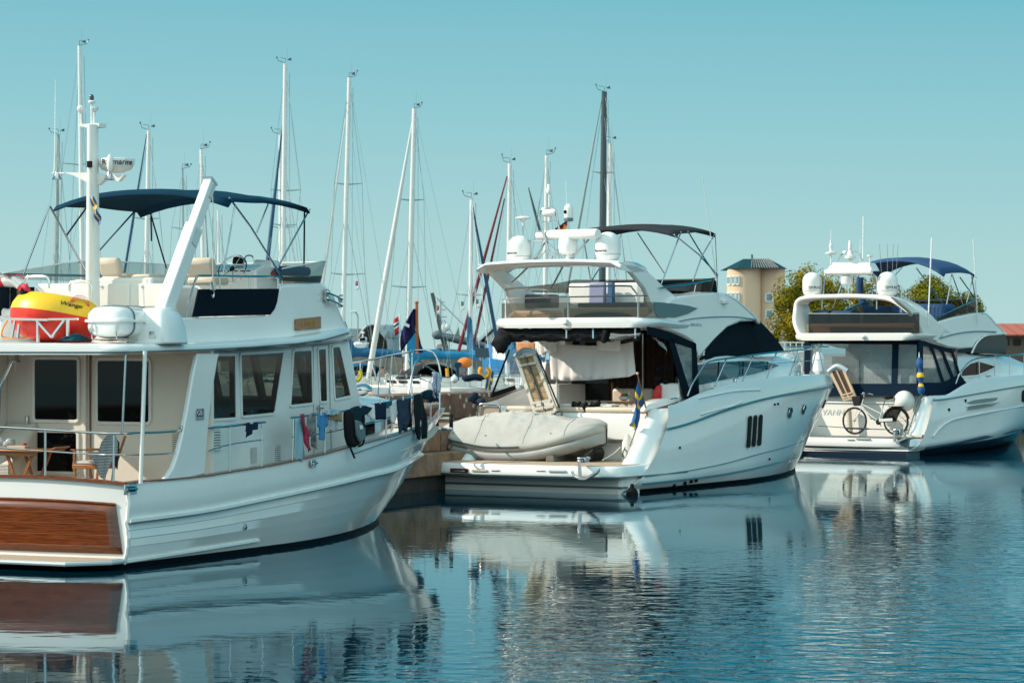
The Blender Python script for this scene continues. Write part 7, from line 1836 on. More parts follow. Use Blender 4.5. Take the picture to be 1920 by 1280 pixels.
mb = MB(); mb.box(wp(818,0,D).x, wp(905,0,D).x, D+.5, D+4, .3, wp(0,655,D).z); mb.build('hull', mat('work_hull', (.16,.18,.17), .7), root, bevel=.2)
mb = MB(); mb.box(wp(817,0,D).x, wp(834,0,D).x, D, D+3, wp(0,655,D).z, wp(0,643,D).z); mb.build('cabin', mat('cabin_grey', (.42,.44,.42), .7), root, bevel=.1)
# white motor launch seen in front of the hangar
D = 210; root = thing('pilot_launch', 'small white launch with open bridge in front of the hangar', 'motor boat', WORLD, wp(677,668,D))
mb = MB(); mb.prism([wp(660,652,D), wp(664,641,D), wp(690,641,D), wp(686,656,D), wp(664,657,D)], (0,2.4,0)); mb.build('hull', GEL, root, bevel=.15)
mb = MB(); mb.prism([wp(672,641,D), wp(673,633,D), wp(686,631,D), wp(686,641,D)], (0,1.5,0)); mb.build('bridge', GEL, root, bevel=.1)
mb = MB(); mb.bar(wp(674,636,D-.05), wp(685,635,D-.05), .05, .22); mb.build('bridge_window', GLASS, root)
mb = MB(); mb.tube([wp(680,632,D), wp(681,624,D)], .06, 6); mb.lathe(wp(681,626,D), [(.05,0),(.14,.05),(.14,.12),(.04,.2)], 8); mb.build('beacon', PLAS, root)
# stone breakwater on the horizon
random.seed(3)
mb = MB()
for k in range(140):
    x = -18+random.uniform(-1,1)*16-1; dd = 395+random.uniform(-4,6); s_ = random.uniform(.8,1.9)
    M = Matrix.Rotation(random.uniform(0,6), 3, Vector((random.random(), random.random(), random.random()+.1)).normalized())
    mb.ball(Vector((x, dd, random.uniform(.2,2.4)*(1-abs(dd-396)/12))), s_, s_*.8, s_*.7, 6, 4, M)
mb.build('breakwater', concrete('rock', (.30,.26,.22), (.14,.11,.10)), smooth=15, label='low breakwater of piled stones on the sea horizon', cat='breakwater', kind='structure')
mb = MB(); mb.box(-60, wp(905,0,230).x, 225, 232, -1, wp(0,662,225).z); mb.build('quay', concrete('far_quay', (.36,.29,.23), (.20,.15,.12)), kind='structure', smooth=0)
# ------------------------------------------------------------------ land on the right
mb = MB(); ol_ = [(15,118),(42,112),(140,118),(400,240),(400,700),(60,700),(40,330),(17,200)]
mb.prism([(x, y, -1) for x, y in ol_], (0,0,2.75)); mb.build('quayside', concrete('paving', (.33,.29,.25), (.22,.19,.17)), kind='structure', smooth=0)
D = 270
root = thing('rounded_tower_block', 'cream tower of two round stairwells under a dark teal hipped roof', 'building', WORLD, wp(1421,660,D))
TB = mat('tower_render', (.70,.50,.34), .85, var=.06, vscale=.3)
zt_ = wp(0,503,D).z
def cyl(x0, x1, du, name):
    a, b = wp(x0,0,D), wp(x1,0,D); r = (b.x-a.x)/2; c = Vector(((a.x+b.x)/2, D+du+r, 1.0)); mb = MB()
    mb.lathe(c, [(r,0),(r,zt_-1.0)], 40); return mb.build(name, TB, root, smooth=50), c, r
ca, cc_, cr_ = cyl(1366,1430,0,'round_stairwell'); cb, cc2, cr2 = cyl(1424,1476,.8,'round_stairwell')
mb = MB(); mb.box(cc_.x, cc2.x, cc_.y-.2, cc_.y+5, 1.0, zt_); mb.build('rear_block', TB, root, smooth=0)
e0, e1 = wp(1362,503,D).x, wp(1479,503,D).x; r0, r1 = wp(1397,484,D).x, wp(1446,484,D).x; zr = wp(0,484,D).z; ym = cc_.y+.4
Y0, Y1 = D-.6, D+8.5
ev = [(e0,Y0+2.2,zt_),(e0+1.0,Y0,zt_),(e1-1.0,Y0,zt_),(e1,Y0+2.2,zt_),(e1,Y1,zt_),(e0,Y1,zt_)]
mb = MB(); vs = ev+[(r0,ym,zr),(r1,ym,zr)]
mb.add(vs, [(0,1,6),(1,2,7,6),(2,3,7),(3,4,7),(4,5,6,7),(5,0,6)]); mb.poly(list(reversed(ev)))
mb.build('hipped_roof', mat('roof_teal', (.012,.045,.055), .45), root, smooth=0)
for k in range(5, 16):
    f = (k+.5)/16; xa = e0+1.0+(e1-1.0-e0-1.0)*f; xb = r0+(r1-r0)*f
    mb = MB(); mb.bar((xa,Y0-.02,zt_+.05), (xb,ym-.02,zr+.05), .06, .06); mb.build('roof_batten', mat('batten', (.30,.30,.28), .4), root, smooth=0)
mb = MB(); mb.tube([(r0+.9,ym,zr), (r0+.9,ym,zr+.45)], .1, 8); mb.build('roof_vent', MASTD, root)
def twin(c, r, px0, px1, y0, y1, n):
    z0, z1 = wp(0,y1,D).z, wp(0,y0,D).z
    for k in range(n):
        xa = px0+(px1-px0)*k/n+1; xb = px0+(px1-px0)*(k+1)/n-1
        pts = []
        for x in (xa, xb):
            wx = wp(x,0,D).x; s_ = min(max((wx-c.x)/r, -.995), .995); an = math.asin(s_); pts.append(an)
        def P(an, z, rr): return Vector((c.x+rr*math.sin(an), c.y-rr*math.cos(an), z))
        mb = MB(); mb.add([P(pts[0],z0,r+.05),P(pts[1],z0,r+.05),P(pts[1],z1,r+.05),P(pts[0],z1,r+.05)], [(0,1,2,3)]); g_ = mb.build('window', mat('tower_glass', (.20,.30,.33), .1), root, smooth=0, solid=.03)
        mb = MB(); q = [P(pts[0],z0,r+.06),P(pts[1],z0,r+.06),P(pts[1],z1,r+.06),P(pts[0],z1,r+.06)]
        for i in range(4): mb.bar(q[i], q[(i+1) % 4], .14, .12)
        mb.build('window_frame', mat('frame_white', (.72,.72,.68), .6), g_, smooth=0)
for y0, y1 in ((518,533),(549,564),(580,595)): twin(cc_, cr_, 1366, 1387, y0, y1, 3)
for y0, y1 in ((550,565),(581,596)): twin(cc2, cr2, 1437, 1451, y0, y1, 1)
# low building behind the tree, red-roofed hall at the right edge
D = 240; root = thing('low_hall', 'long low hall with orange red roof at the right edge', 'building', WORLD, wp(1930,650,D))
mb = MB(); mb.box(wp(1848,0,D).x, wp(2080,0,D).x, D, D+14, 1.0, wp(0,628,D).z); mb.build('wall', mat('hall_wall', (.10,.085,.07), .8), root, smooth=0)
za, zb_ = wp(0,628,D).z, wp(0,606,D).z
mb = MB(); x0, x1 = wp(1838,0,D).x, wp(2100,0,D).x; mb.add([(x0,D-.7,za),(x1,D-.7,za),(x1,D+7,zb_),(x0,D+7,zb_),(x1,D+15,za),(x0,D+15,za)], [(0,1,2,3),(3,2,4,5),(0,3,5),(1,4,2)]); mb.build('roof', ribbed('hall_roof', (.33,.07,.035), (.46,.11,.055), .9, 'X'), root, smooth=0, solid=.12)
for k in range(4):
    mb = MB(); a = wp(1885+22*k,641,D-.05); mb.cbox(a, .7, .08, .6); mb.build('window', GLASS, root)
D = 215; root = thing('glass_pavilion', 'low pale pavilion with glazed front under the big tree', 'building', WORLD, wp(1490,660,D))
mb = MB(); mb.box(wp(1446,0,D).x, wp(1540,0,D).x, D, D+6, 1.5, wp(0,631,D).z); mb.build('wall', mat('pav_wall', (.55,.54,.49), .8), root, smooth=0)
for k in range(4):
    a, b = wp(1476+12*k,637,D-.06), wp(1486+12*k,650,D-.06); mb = MB(); mb.box(a.x,b.x,D-.08,D-.02,b.z,a.z); mb.build('pane', TGLASS, root, smooth=0)
mb = MB(); a, b = wp(1444,630,D-.4), wp(1542,633,D-.4); mb.box(a.x,b.x,D-.6,D+6.2,b.z,a.z); mb.build('roof', mat('pav_roof', (.4,.45,.45), .6), root, smooth=0)
# white transport tanks on the quay
tk_proto = None; D = 150
for k, (x, lb) in enumerate(((1463,'left'),(1476,'m'),(1489,'m'),(1502,'r'))):
    o = wp(x,672,D); 
    if tk_proto is None:
        tk_proto = thing('caged_tank', 'white caged liquid tank in the row on the quay beyond the middle bow', 'tank', WORLD, o, 'white tanks on the quay')
        mb = MB(); s_ = .17; mb.box(o.x-s_,o.x+s_,o.y,o.y+.34,o.z+.05,o.z+.44); mb.build('tank', PLAS, tk_proto, bevel=.05)
        mb = MB()
        for zz in (.06,.18,.31,.45): mb.tube([(o.x-s_-.02,o.y-.03,o.z+zz),(o.x+s_+.02,o.y-.03,o.z+zz)], .012, 5)
        for xx in (-1,-.5,0,.5,1): mb.tube([(o.x+xx*(s_+.02),o.y-.03,o.z),(o.x+xx*(s_+.02),o.y-.03,o.z+.46)], .012, 5)
        mb.build('cage', ALU, tk_proto)
        TK0 = tk_proto
    else:
        r_ = TK0.copy(); COL.objects.link(r_); r_.location = o
        for ch in [c for c in bpy.data.objects if c.parent == TK0]:
            c_ = ch.copy(); COL.objects.link(c_); c_.parent = r_
root = thing('quay_fence', 'white tubular fence along the quay behind the tanks', 'fence', WORLD, wp(1475,672,155))
for k in range(8):
    x = 1438+11*k; mb = MB(); mb.tube([wp(x,672,155), wp(x,641,155)], .035, 6); mb.build('fence_post', PLAS, root)
for y in (642,650):
    mb = MB(); mb.tube([wp(1436,y,155), wp(1518,y,155)], .03, 6); mb.build('fence_rail', PLAS, root)
# ------------------------------------------------------------------ trees
def leafmat(name, a, b):
    m = bpy.data.materials.new(name); m.use_nodes = True; N, L = nt(m); bs = N['Principled BSDF']; bs.inputs['Roughness'].default_value = .7; bs.inputs['Specular IOR Level'].default_value = .1
    tc = N.new('ShaderNodeTexCoord'); n = N.new('ShaderNodeTexNoise'); n.inputs['Scale'].default_value = .55; n.inputs['Detail'].default_value = 4; L.new(tc.outputs['Object'], n.inputs['Vector'])
    cr = N.new('ShaderNodeValToRGB'); cr.color_ramp.elements[0].position = .38; cr.color_ramp.elements[1].position = .62; cr.color_ramp.elements[0].color = (*a,1); cr.color_ramp.elements[1].color = (*b,1)
    L.new(n.outputs[0], cr.inputs[0]); L.new(cr.outputs[0], bs.inputs['Base Color'])
    bs.inputs['Subsurface Weight'].default_value = 0
    return m
LEAF = leafmat('leaf', (.075,.085,.003), (.27,.205,.006))
LEAF2 = leafmat('leaf_green', (.05,.075,.004), (.19,.17,.008))
BARK = mat('bark', (.10,.075,.055), .95, bump=.4, bscale=12)
def tree(label, px, py0, px1, py1, d, seed, leaf, n=7000, ls=.34, lobes=11):
    random.seed(seed)
    a, b = wp(px, py0, d), wp(px1, py1, d); cx = (a.x+b.x)/2; w_ = (b.x-a.x)/2; zt_, zb_ = a.z, b.z; cz = (zt_+zb_)/2; h = (zt_-zb_)/2
    root = thing('broadleaf_tree', label, 'tree', WORLD, (cx, d, 1.7), 'trees on the far quay')
    mb = MB()
    mb.tube([Vector((cx,d,1.5)), Vector((cx+.1,d,zb_)), Vector((cx-.1,d,cz)), Vector((cx,d,zt_-.6*h))], [.34,.26,.17,.06], 10)
    lb = []
    for k in range(lobes):
        an = random.uniform(0, 6.28); rr = random.uniform(.25,.78); zz = random.uniform(-.62,.68)
        f = math.sqrt(max(.12, 1-zz*zz))
        lb.append((Vector((cx+w_*rr*f*math.cos(an), d+w_*.9*rr*f*math.sin(an), cz+h*zz)), random.uniform(.34,.50)*min(w_,h*1.1)))
    for c, r in lb: mb.tube([Vector((cx,d,zb_+.3*h)), Vector((cx,d,zb_+.5*h)).lerp(c,.5)+Vector((0,0,.2)), c], [.12,.07,.02], 6)
    mb.build('trunk', BARK, root, smooth=60)
    mb = MB(); vs = []; fs = []
    for i in range(n):
        c, r = random.choice(lb)
        v = Vector((random.gauss(0,1), random.gauss(0,1), random.gauss(0,1))).normalized()
        q = c+v*r*(random.uniform(.72,1.06) if random.random() < .8 else random.uniform(.2,.8)); q.z -= .12*r*abs(v.x)
        if noise.noise(q*.9) < -.28: continue
        nn = (v+Vector((random.uniform(-.8,.8), random.uniform(-.8,.8), random.uniform(-.5,.9)))).normalized()
        t = nn.orthogonal().normalized(); t = Matrix.Rotation(random.uniform(0,6.28), 3, nn) @ t; s = nn.cross(t); l = ls*random.uniform(.6,1.25)
        o = len(vs); vs += [q-t*l*.5, q+s*l*.32, q+t*l*.6, q-s*l*.32]; fs.append((o,o+1,o+2,o+3))
    mb.add(vs, fs); mb.build('crown', leaf, root, smooth=0, recalc=False)
tree('big yellow green tree between the cream tower and the right yacht', 1433, 503, 1596, 640, 175, 5, LEAF, 26000, .17, 26)
tree('yellow green tree seen between the white domes of the right yacht', 1570, 511, 1706, 645, 190, 8, LEAF, 17000, .18, 14)
tree('rounded green tree under the bright blue bimini of the right yacht', 1692, 506, 1842, 645, 195, 12, LEAF2, 20000, .18, 16)
tree('low shrubby tree under the skirts of the big yellow green tree', 1440, 614, 1466, 650, 178, 4, LEAF2, 2500, .15, 5)

# ------------------------------------------------------------------ loose things on the trawler
LG = 'laundry drying on the trawler side rail'
def hang(name, label, px, m_, cat, seed, fold=.03, wl=.16, inset=.0, cuts=4, pegs=(), outl=None):
    pts = [on_sheer(x, y, inset) for x, y in px]
    o = cloth_poly(name, pts, m_, frame=F1, nrm=(1,.05,0), fold=fold, wl=wl, cuts=cuts, seed=seed, label=label, cat=cat, group=LG)
    for x, y in pegs:
        q = on_sheer(x, y, inset-.03)-ORG[o.name]
        ORG['_peg'] = ORG[o.name]; mb = MB(); mb.cbox(q+ORG[o.name], .02, .02, .07); mb.build('clothes_peg', PLAS, o, smooth=0)
    return o
CB1 = mat('cloth_black', (.012,.014,.018), .95); CN1 = mat('cloth_navy', (.014,.03,.06), .95); CT1 = mat('cloth_teal', (.02,.10,.14), .95)
hang('dark_cloth', 'small dark cloth pegged on the rail right of the first side window', [(461,793),(470,791),(484,791),(485,804),(477,806),(471,814),(467,820),(465,808),(461,809)], CN1, 'cloth', 1, pegs=((470,790),(473,790)))
hang('bath_towel', 'long pale blue towel hung at the left end of the laundry', [(553,784),(570,784),(571,820),(572,852),(567,864),(552,864),(552,820)], mat('towel_pale', (.28,.44,.50), .95), 'towel', 2, wl=.2)
hang('patterned_scarf', 'red and pink patterned cloth beside the pale blue towel', [(563,776),(570,775),(574,795),(580,810),(582,843),(577,847),(572,820),(568,800)], mat('scarf_red', (.42,.03,.07), .9, var=.6, vscale=14), 'scarf', 3, inset=-.04)
hang('printed_shirt', 'black and white printed shirt next to the red patterned cloth', [(576,778),(583,774),(590,773),(592,800),(591,842),(586,836),(583,812),(580,818),(577,800)], mat('print_bw', (.25,.26,.27), .9, var=.95, vscale=9), 'shirt', 4, inset=-.02)
hang('blue_shirt', 'sky blue shirt hanging between the printed shirt and tan cloth', [(596,776),(606,774),(616,775),(616,792),(611,800),(608,812),(606,825),(602,824),(601,805),(596,800)], mat('shirt_sky', (.05,.24,.48), .95), 'shirt', 5, pegs=((602,774),(612,774)))
hang('tan_cloth', 'tan cloth folded over the rail right of the sky blue shirt', [(616,772),(628,769),(641,770),(641,791),(630,788),(617,787)], mat('cloth_tan', (.33,.22,.13), .95), 'cloth', 6)
hang('lace_cloth', 'white lace cloth showing below the tan cloth', [(620,789),(634,788),(634,804),(629,810),(620,806)], mat('cloth_lace', (.55,.57,.60), .95, var=.4, vscale=20), 'cloth', 7, inset=.03)
hang('dark_shirt', 'dark teal shirt hung right of the backpack', [(658,765),(668,761),(682,760),(696,764),(692,772),(686,777),(680,780),(678,800),(672,811),(668,800),(664,782),(657,782)], mat('shirt_dkteal', (.012,.035,.05), .95), 'shirt', 8, pegs=((676,760),))
hang('white_shirt', 'white shirt hung left of the square navy towel', [(686,762),(694,758),(702,759),(703,788),(697,787),(692,780),(687,777)], WHITEC, 'shirt', 9, inset=.02)
hang('navy_towel', 'square dark navy towel pegged in the middle of the bow rail', [(703,756),(714,754),(725,754),(724,786),(713,786),(703,787)], CN1, 'towel', 10, pegs=((713,753),))
hang('teal_cloth', 'little teal cloth hanging right of the square navy towel', [(725,753),(736,751),(734,758),(729,765),(726,765)], CT1, 'cloth', 11)
hang('navy_trousers', 'long navy ribbed trousers hung just aft of the black wetsuit trousers', [(744,748),(768,746),(767,770),(764,795),(760,808),(755,806),(748,812),(747,790),(745,765)], stripes('rib_navy', (.010,.022,.045), (.022,.045,.085), 40, 'Y', rough=.95), 'trousers', 12, pegs=((756,746),))
hang('wetsuit_trousers', 'black wetsuit trousers with one leg dangling over the bow flare', [(775,741),(785,738),(792,740),(796,765),(800,785),(803,800),(800,820),(793,823),(789,805),(790,790),(787,785),(785,795),(788,815),(786,825),(783,822),(778,800),(775,770)], mat('neoprene', (.006,.007,.009), .7), 'trousers', 13, inset=-.07, fold=.02, wl=.4)
hang('dark_jacket', 'crumpled dark teal jacket slung over the bow pulpit', [(791,735),(800,731),(812,730),(816,740),(815,752),(808,755),(802,750),(795,747)], mat('jacket_teal', (.010,.035,.055), .9), 'jacket', 14, inset=-.03, fold=.06, wl=.12)
hang('striped_towel', 'white and purple striped towel draped over the bow pulpit', [(813,697),(820,697),(827,706),(826,725),(820,738),(818,752),(811,745),(810,720)], stripes('stripe_purple', (.62,.60,.66), (.10,.06,.22), 7, 'Y', .32), 'towel', 15, inset=-.03, fold=.05, wl=.15)
hang('black_cloth', 'black cloth hanging behind the navy ribbed trousers', [(762,748),(770,746),(770,800),(762,803)], CB1, 'cloth', 16, inset=.05)
hang('white_vest', 'white vest hung between the little teal cloth and the navy ribbed trousers', [(733,752),(743,749),(744,770),(742,792),(735,794),(732,772)], WHITEC, 'vest', 17, inset=.02)
hang('sleeveless_shirt', 'black sleeveless top hanging behind the dark teal shirt', [(668,763),(676,761),(683,764),(685,790),(682,806),(673,806),(669,790)], CB1, 'shirt', 18, inset=.04)
hang('pale_blue_cloth', 'pale blue cloth folded on the rail above the tan cloth', [(612,770),(624,766),(636,768),(634,776),(622,779),(613,777)], mat('cloth_ice', (.38,.50,.58), .95, var=.3, vscale=16), 'cloth', 19, inset=-.05)
# backpack
c = on_sheer(657, 800, -.12)
root = thing('backpack', 'black and grey backpack hooked on the side rail among the laundry', 'backpack', F1, c)
def bpk(px): return [on_sheer(x, y, -.02) for x, y in px]
mb = MB(); mb.prism(bpk([(641,769),(652,768),(655,782),(664,790),(671,806),(672,824),(666,832),(658,838),(648,838),(643,820),(641,795)]), (.13,0,0)); mb.build('bag_body', mat('bag_black', (.012,.013,.015), .8), root, bevel=.06)
mb = MB(); mb.prism([p+Vector((.132,0,0)) for p in bpk([(650,786),(660,790),(668,804),(669,822),(658,830),(652,815)])], (.06,0,0)); mb.build('front_pocket', mat('bag_grey', (.12,.17,.19), .8), root, bevel=.03)
mb = MB(); mb.prism([p+Vector((.195,0,0)) for p in bpk([(655,796),(661,797),(661,804),(656,804)])], (.006,0,0)); mb.build('bag_patch', WHITEC, root)
for pts in ([(648,838),(652,848),(656,858)], [(669,815),(674,822),(671,833),(664,836)], [(645,768),(643,790),(646,830)]):
    mb = MB(); mb.tube(smooth_path([p+Vector((.09,0,0)) for p in bpk(pts)], 4), .018, 6); mb.build('bag_strap', BLKC, root)
# towable tube
ct = F1.cross(105, 580, .85); Rm = Matrix.Rotation(R(-9), 3, 'X') @ Matrix.Rotation(R(5), 3, 'Y')
zc0 = ZR+.36; ct = Vector((ct.x, .85, zc0))
root = thing('towable_tube', 'big red and yellow inflatable towing ring on the trawler boat deck', 'inflatable', F1, (ct.x, ct.y, ZR))
up_ = [(.0,.12),(.16,.14),(.26,.24),(.40,.335),(.54,.325),(.64,.25),(.70,.14),(.715,.04)]
lo_ = [(.715,.04),(.705,-.06),(.66,-.18),(.58,-.28),(.46,-.35),(.30,-.38),(.0,-.39)]
def bumpy(prof, mb):
    rings = []
    for r, h in prof:
        rings.append([ct+Rm @ Vector((max(r,1e-3)*(1+.006*math.sin(k*9))*math.cos(2*math.pi*k/60), max(r,1e-3)*(1+.006*math.sin(k*9))*math.sin(2*math.pi*k/60), h)) for k in range(60)])
    mb.loft(rings, caps=False); return mb
mb = MB(); bumpy(up_, mb); mb.build('yellow_top', TUBEY, root, smooth=80)
mb = MB(); bumpy(lo_, mb); mb.build('red_base', TUBER, root, smooth=80)
def on_tube(a, r, h): return ct+Rm @ Vector((r*math.cos(a), r*math.sin(a), h))
for a in (-2.15, -2.9):
    mb = MB(); mb.tube(smooth_path([on_tube(a-.16,.55,.31), on_tube(a-.10,.60,.38), on_tube(a+.10,.60,.38), on_tube(a+.16,.55,.31)], 5), .045, 8); mb.build('grab_handle', mat('handle_red', (.55,.03,.06), .7), root)
    mb = MB(); mb.lathe(on_tube(a,.575,.285), [(.13,0),(.12,.03),(0,.035)], 14, Rm); mb.build('handle_patch', BLACK, root)
for r_ in (.03,.06,.09):
    mb = MB(); mb.tube([on_tube(-.42+ (.18+r_)*math.cos(2*math.pi*k/20), .655+.02*0, .21+ (.06+r_)*math.sin(2*math.pi*k/20)) for k in range(20)], .006, 4, closed=True); mb.build('graphic_ring', mat('handle_red', (.55,.03,.06), .7), root)
def tw(q):
    a = -.66+q.x/.66; h = .19+q.y*.75; r = .675-.30*(q.y)*1.0
    return on_tube(a, r+.012+q.z, h)
text_mesh('Wango', .12, None, INK, 'lettering', root, wrap=tw, shear=.2)
# life ring on the port rail
lc = F1.cross(17, 558, 2.1); root = thing('life_ring', 'white life ring with red bands hung on the port rail behind the towing ring', 'life ring', F1, lc-Vector((0,0,.36)))
Mr = Matrix.Rotation(R(78), 3, 'X') @ Matrix.Rotation(R(18), 3, 'Y')
def rp(a, r=.27): return lc+Mr @ Vector((r*math.cos(a), r*math.sin(a), 0))
mb = MB(); mb.tube([rp(2*math.pi*k/40) for k in range(40)], .085, 12, closed=True); mb.build('ring', PLAS, root, smooth=80)
for k in range(4):
    a0 = .5+k*math.pi/2; mb = MB(); mb.tube([rp(a0+.05*j) for j in range(8)], .090, 12); mb.build('red_band', mat('band_red', (.55,.02,.02), .6), root)
mb = MB(); mb.tube(smooth_path([rp(.5,.36), rp(1.2,.40), rp(2.07,.36), rp(2.8,.4), rp(3.6,.36), rp(4.4,.4), rp(5.2,.36)], 5), .012, 6); mb.build('grab_line', mat('band_red', (.55,.02,.02), .6), root)
# life raft canister
cc = F1.flat(205, 645.5, ZR+.02) if False else F1.cross(199, 646, .42)
root = thing('liferaft_canister', 'white life raft canister strapped on the roof corner of the trawler', 'life raft', F1, (cc.x+.08, .75, ZR))
cx0 = cc.x+.08
def sq(w_, h_, n=24, e=3.2): return [(w_*math.copysign(abs(math.cos(t))**(2/e), math.cos(t)), h_*math.copysign(abs(math.sin(t))**(2/e), math.sin(t))) for t in [2*math.pi*k/n for k in range(n)]]
zc_ = ZR+.30; rr = []
for u, s_ in ((.22,.55),(.25,.78),(.31,.93),(.40,1),(.95,1),(1.04,.93),(1.10,.78),(1.13,.55)): rr.append([Vector((cx0+a*s_, u, zc_+b*(.6+.4*s_))) for a, b in sq(.37,.235)])
mb = MB(); mb.loft(rr); mb.build('shell', GEL, root, smooth=60)
rr = []
for z, s_ in ((zc_-.005,1.0),(zc_+.035,1.0)): rr.append([Vector((cx0+a*s_, .675+b*s_, z)) for a, b in sq(.405,.49, 40, 5)])
mb = MB(); mb.loft(rr); mb.build('flange', GEL, root, smooth=60)
for u in (.50, .92):
    mb = MB(); mb.tube([Vector((cx0+a*1.03, u, zc_+b*1.03)) for a, b in sq(.37,.235,28)], .014, 6, closed=True); mb.build('strap', mat('strap_grey', (.10,.14,.16), .6), root)
for pts in ([(-.25,.2),( -.25,.21)],):
    for x in (-.18,.26):
        mb = MB(); mb.tube(smooth_path([Vector((cx0+x,.19,zc_-.02)), Vector((cx0+x,.19,ZR+.08)), Vector((cx0+x,.30,ZR+.03)), Vector((cx0+x,1.1,ZR+.03))], 4), .012, 6); mb.build('cradle_tube', STEEL, root)
text_mesh('SEASAVA', .085, Matrix.Translation((cx0-.1,.262,zc_+.165)) @ Matrix.Rotation(R(52),4,'X'), mat('letter_navy', (.02,.03,.10), .5), 'lettering', root, shear=.1)
# folded navy cloth
q = F1.cross(128, 640, .25); mb = MB(); rows = []
for i in range(10):
    rows.append([Vector((q.x-.15+.42*j/9, .15+.4*i/9, ZR+.01+max(0,.16*math.sin(math.pi*i/9)**.6*math.sin(math.pi*min(1,(j+1)/9))**.5*(.4+.6*j/9)+.025*noise.noise(Vector((i*.9,j*.9,2)))))) for j in range(10)])
mb.grid(rows); mb.build('folded_cloth', mat('cloth_petrol', (.008,.055,.075), .95), frame=F1, smooth=80, label='crumpled petrol blue cloth lying beside the life raft canister', cat='cloth')
# coiled orange rope
pts = [F1.cross(x, y, u) for x, y, u in ((14,601,.5),(6,615,.4),(3,628,.35),(10,633,.3),(30,633.5,.3),(46,632,.35),(58,624,.5),(64,622,.7))]
mb = MB(); mb.tube(smooth_path(pts, 5), .013, 6); mb.build('tow_rope', ORANGE, frame=F1, label='thin orange tow rope looped on the trawler boat deck edge', cat='rope')
# aft rail of the boat deck
def dk(x, y, u=.12): return F1.cross(x, y, u)
mb = MB(); mb.bar(dk(-60,596), dk(91,599.5), .05, .035); mb.bar(dk(91,598.5), dk(146,598), .04, .03); DRL = mb.build('boat_deck_rail', ALU, TR)
for pts in ([(71,600),(71,641)], [(69,601),(97,632)], [(97,632),(121,600)], [(127,600),(127,630)], [(28,601),(22,633)], [(36,607),(33,633)], [(-10,600),(-12,640)]):
    mb = MB(); mb.bar(dk(*pts[0]), dk(*pts[1]), .035, .035); mb.build('rail_brace', ALU, DRL, smooth=0)
for pts in ([(43,545),(50,521),(58,518.5),(80,518),(88,520),(92,529),(92,540)], [(131,546),(134,530),(168,530),(172,560)]):
    tubes([F1.cross(x, y, 1.5) for x, y in pts], .022, 'deck_hoop', ALU, TR)
# bell
bq = F1.cross(28.5, 679, -.05)
mb = MB(); mb.lathe(bq, [(.085,0),(.082,.012),(.062,.05),(.048,.10),(.042,.15),(.03,.175),(.012,.18),(.012,.20)], 20); BL = mb.build('ship_bell', mat('bell_bronze', (.36,.33,.29), .28, metal=1), TR)
mb = MB(); mb.tube([bq+Vector((-.0,0,.2)), bq+Vector((.02,0,.235)), bq+Vector((.12,0,.22)), bq+Vector((.13,0,.10))], .012, 6); mb.build('bell_bracket', STEEL, BL)
mb = MB(); mb.tube([bq, bq+Vector((0,0,-.13))], .006, 5); mb.build('bell_lanyard', ROPEM, BL)
tubes([F1.cross(21, 680, .3), F1.cross(0, 727, .3), F1.cross(-3,790,.3)], .02, 'ladder_rail', STEEL, TR, sm=False)
# ------------------------------------------------------------------ cockpit furniture
def cu(x, y, u): return F1.cross(x, y, u)
ut = 1.15
tz_ = cu(40,843,ut).z; xl, xr = cu(-35,843,ut).x, cu(71,843,ut).x
root = thing('folding_table', 'varnished teak folding table with crossed legs in the trawler cockpit', 'table', F1, ((xl+xr)/2, ut+.3, .62))
mb = MB(); mb.box(xl, xr, ut, ut+.75, tz_-.035, tz_); mb.build('tabletop', TEAK, root, bevel=.01)
mb = MB(); mb.box(xl+.05, xr-.08, ut+.05, ut+.09, tz_-.10, tz_-.036); mb.build('apron', TEAK, root)
mb = MB(); mb.prism([(xr-.02,ut+.3,tz_-.03),(xr+.12,ut+.3,tz_+.02),(xr+.12,ut+.7,tz_+.02),(xr-.02,ut+.7,tz_-.03)], (0,0,.025)); mb.build('table_flap', TEAK, root)
for x0, x1 in ((xr-.18,xl+.45),(xl+.40,xr-.30)):
    for uu in (ut+.12, ut+.6):
        mb = MB(); mb.bar((x0,uu,tz_-.05), (x1 if x0 > x1 else x1,uu,.63), .045, .03, up=(0,1,0)); mb.build('leg', TEAK, root, smooth=0)
def obj_on(name, cxpx, w_, h_, u, m_, label, cat, bevel=.01, d_=.16, rz=0.0):
    p = cu(cxpx, 840, u); mb = MB(); mb.cbox((p.x, u, tz_+h_/2+.002), w_, d_, h_, rz); return mb.build(name, m_, frame=F1, bevel=bevel, label=label, cat=cat)
bk = obj_on('book', 36, .30, .055, ut+.22, mat('book_pages', (.62,.52,.38), .8), 'thick book with pink cover lying on the teak folding table', 'book', .004, .2, .15)
p = cu(36,840,ut+.22); mb = MB(); mb.cbox((p.x-.05, ut+.12, tz_+.03), .21, .004, .048, .15); mb.build('pink_spine', mat('book_pink', (.62,.42,.50), .7), bk)
obj_on('red_mug', 45, .075, .085, ut+.45, mat('mug_red', (.40,.01,.015), .4), 'red mug standing behind the book on the folding table', 'mug', .012, .075)
mb = MB(); p = cu(13,835,ut+.3)
for k in range(9): mb.ball(Vector((p.x+random.uniform(-.12,.12), ut+.3+random.uniform(-.07,.07), tz_+.06+random.uniform(0,.07))), .07, .06, .06, 8, 6)
mb.build('plastic_bag', clear('bag_clear', (.85,.88,.88), .1, rough=.2, haze=.55, hcol=(.62,.66,.66)), frame=F1, label='crumpled clear plastic bag on the left of the folding table', cat='bag')
uc = 1.35; xa, xb = cu(135,870,uc).x, cu(188,870,uc).x; zs = cu(150,868,uc).z; za2 = cu(150,843,uc).z
root = thing('folding_chair', 'teak folding armchair with striped towel over its back in the cockpit', 'chair', F1, ((xa+xb)/2, uc+.25, .62))
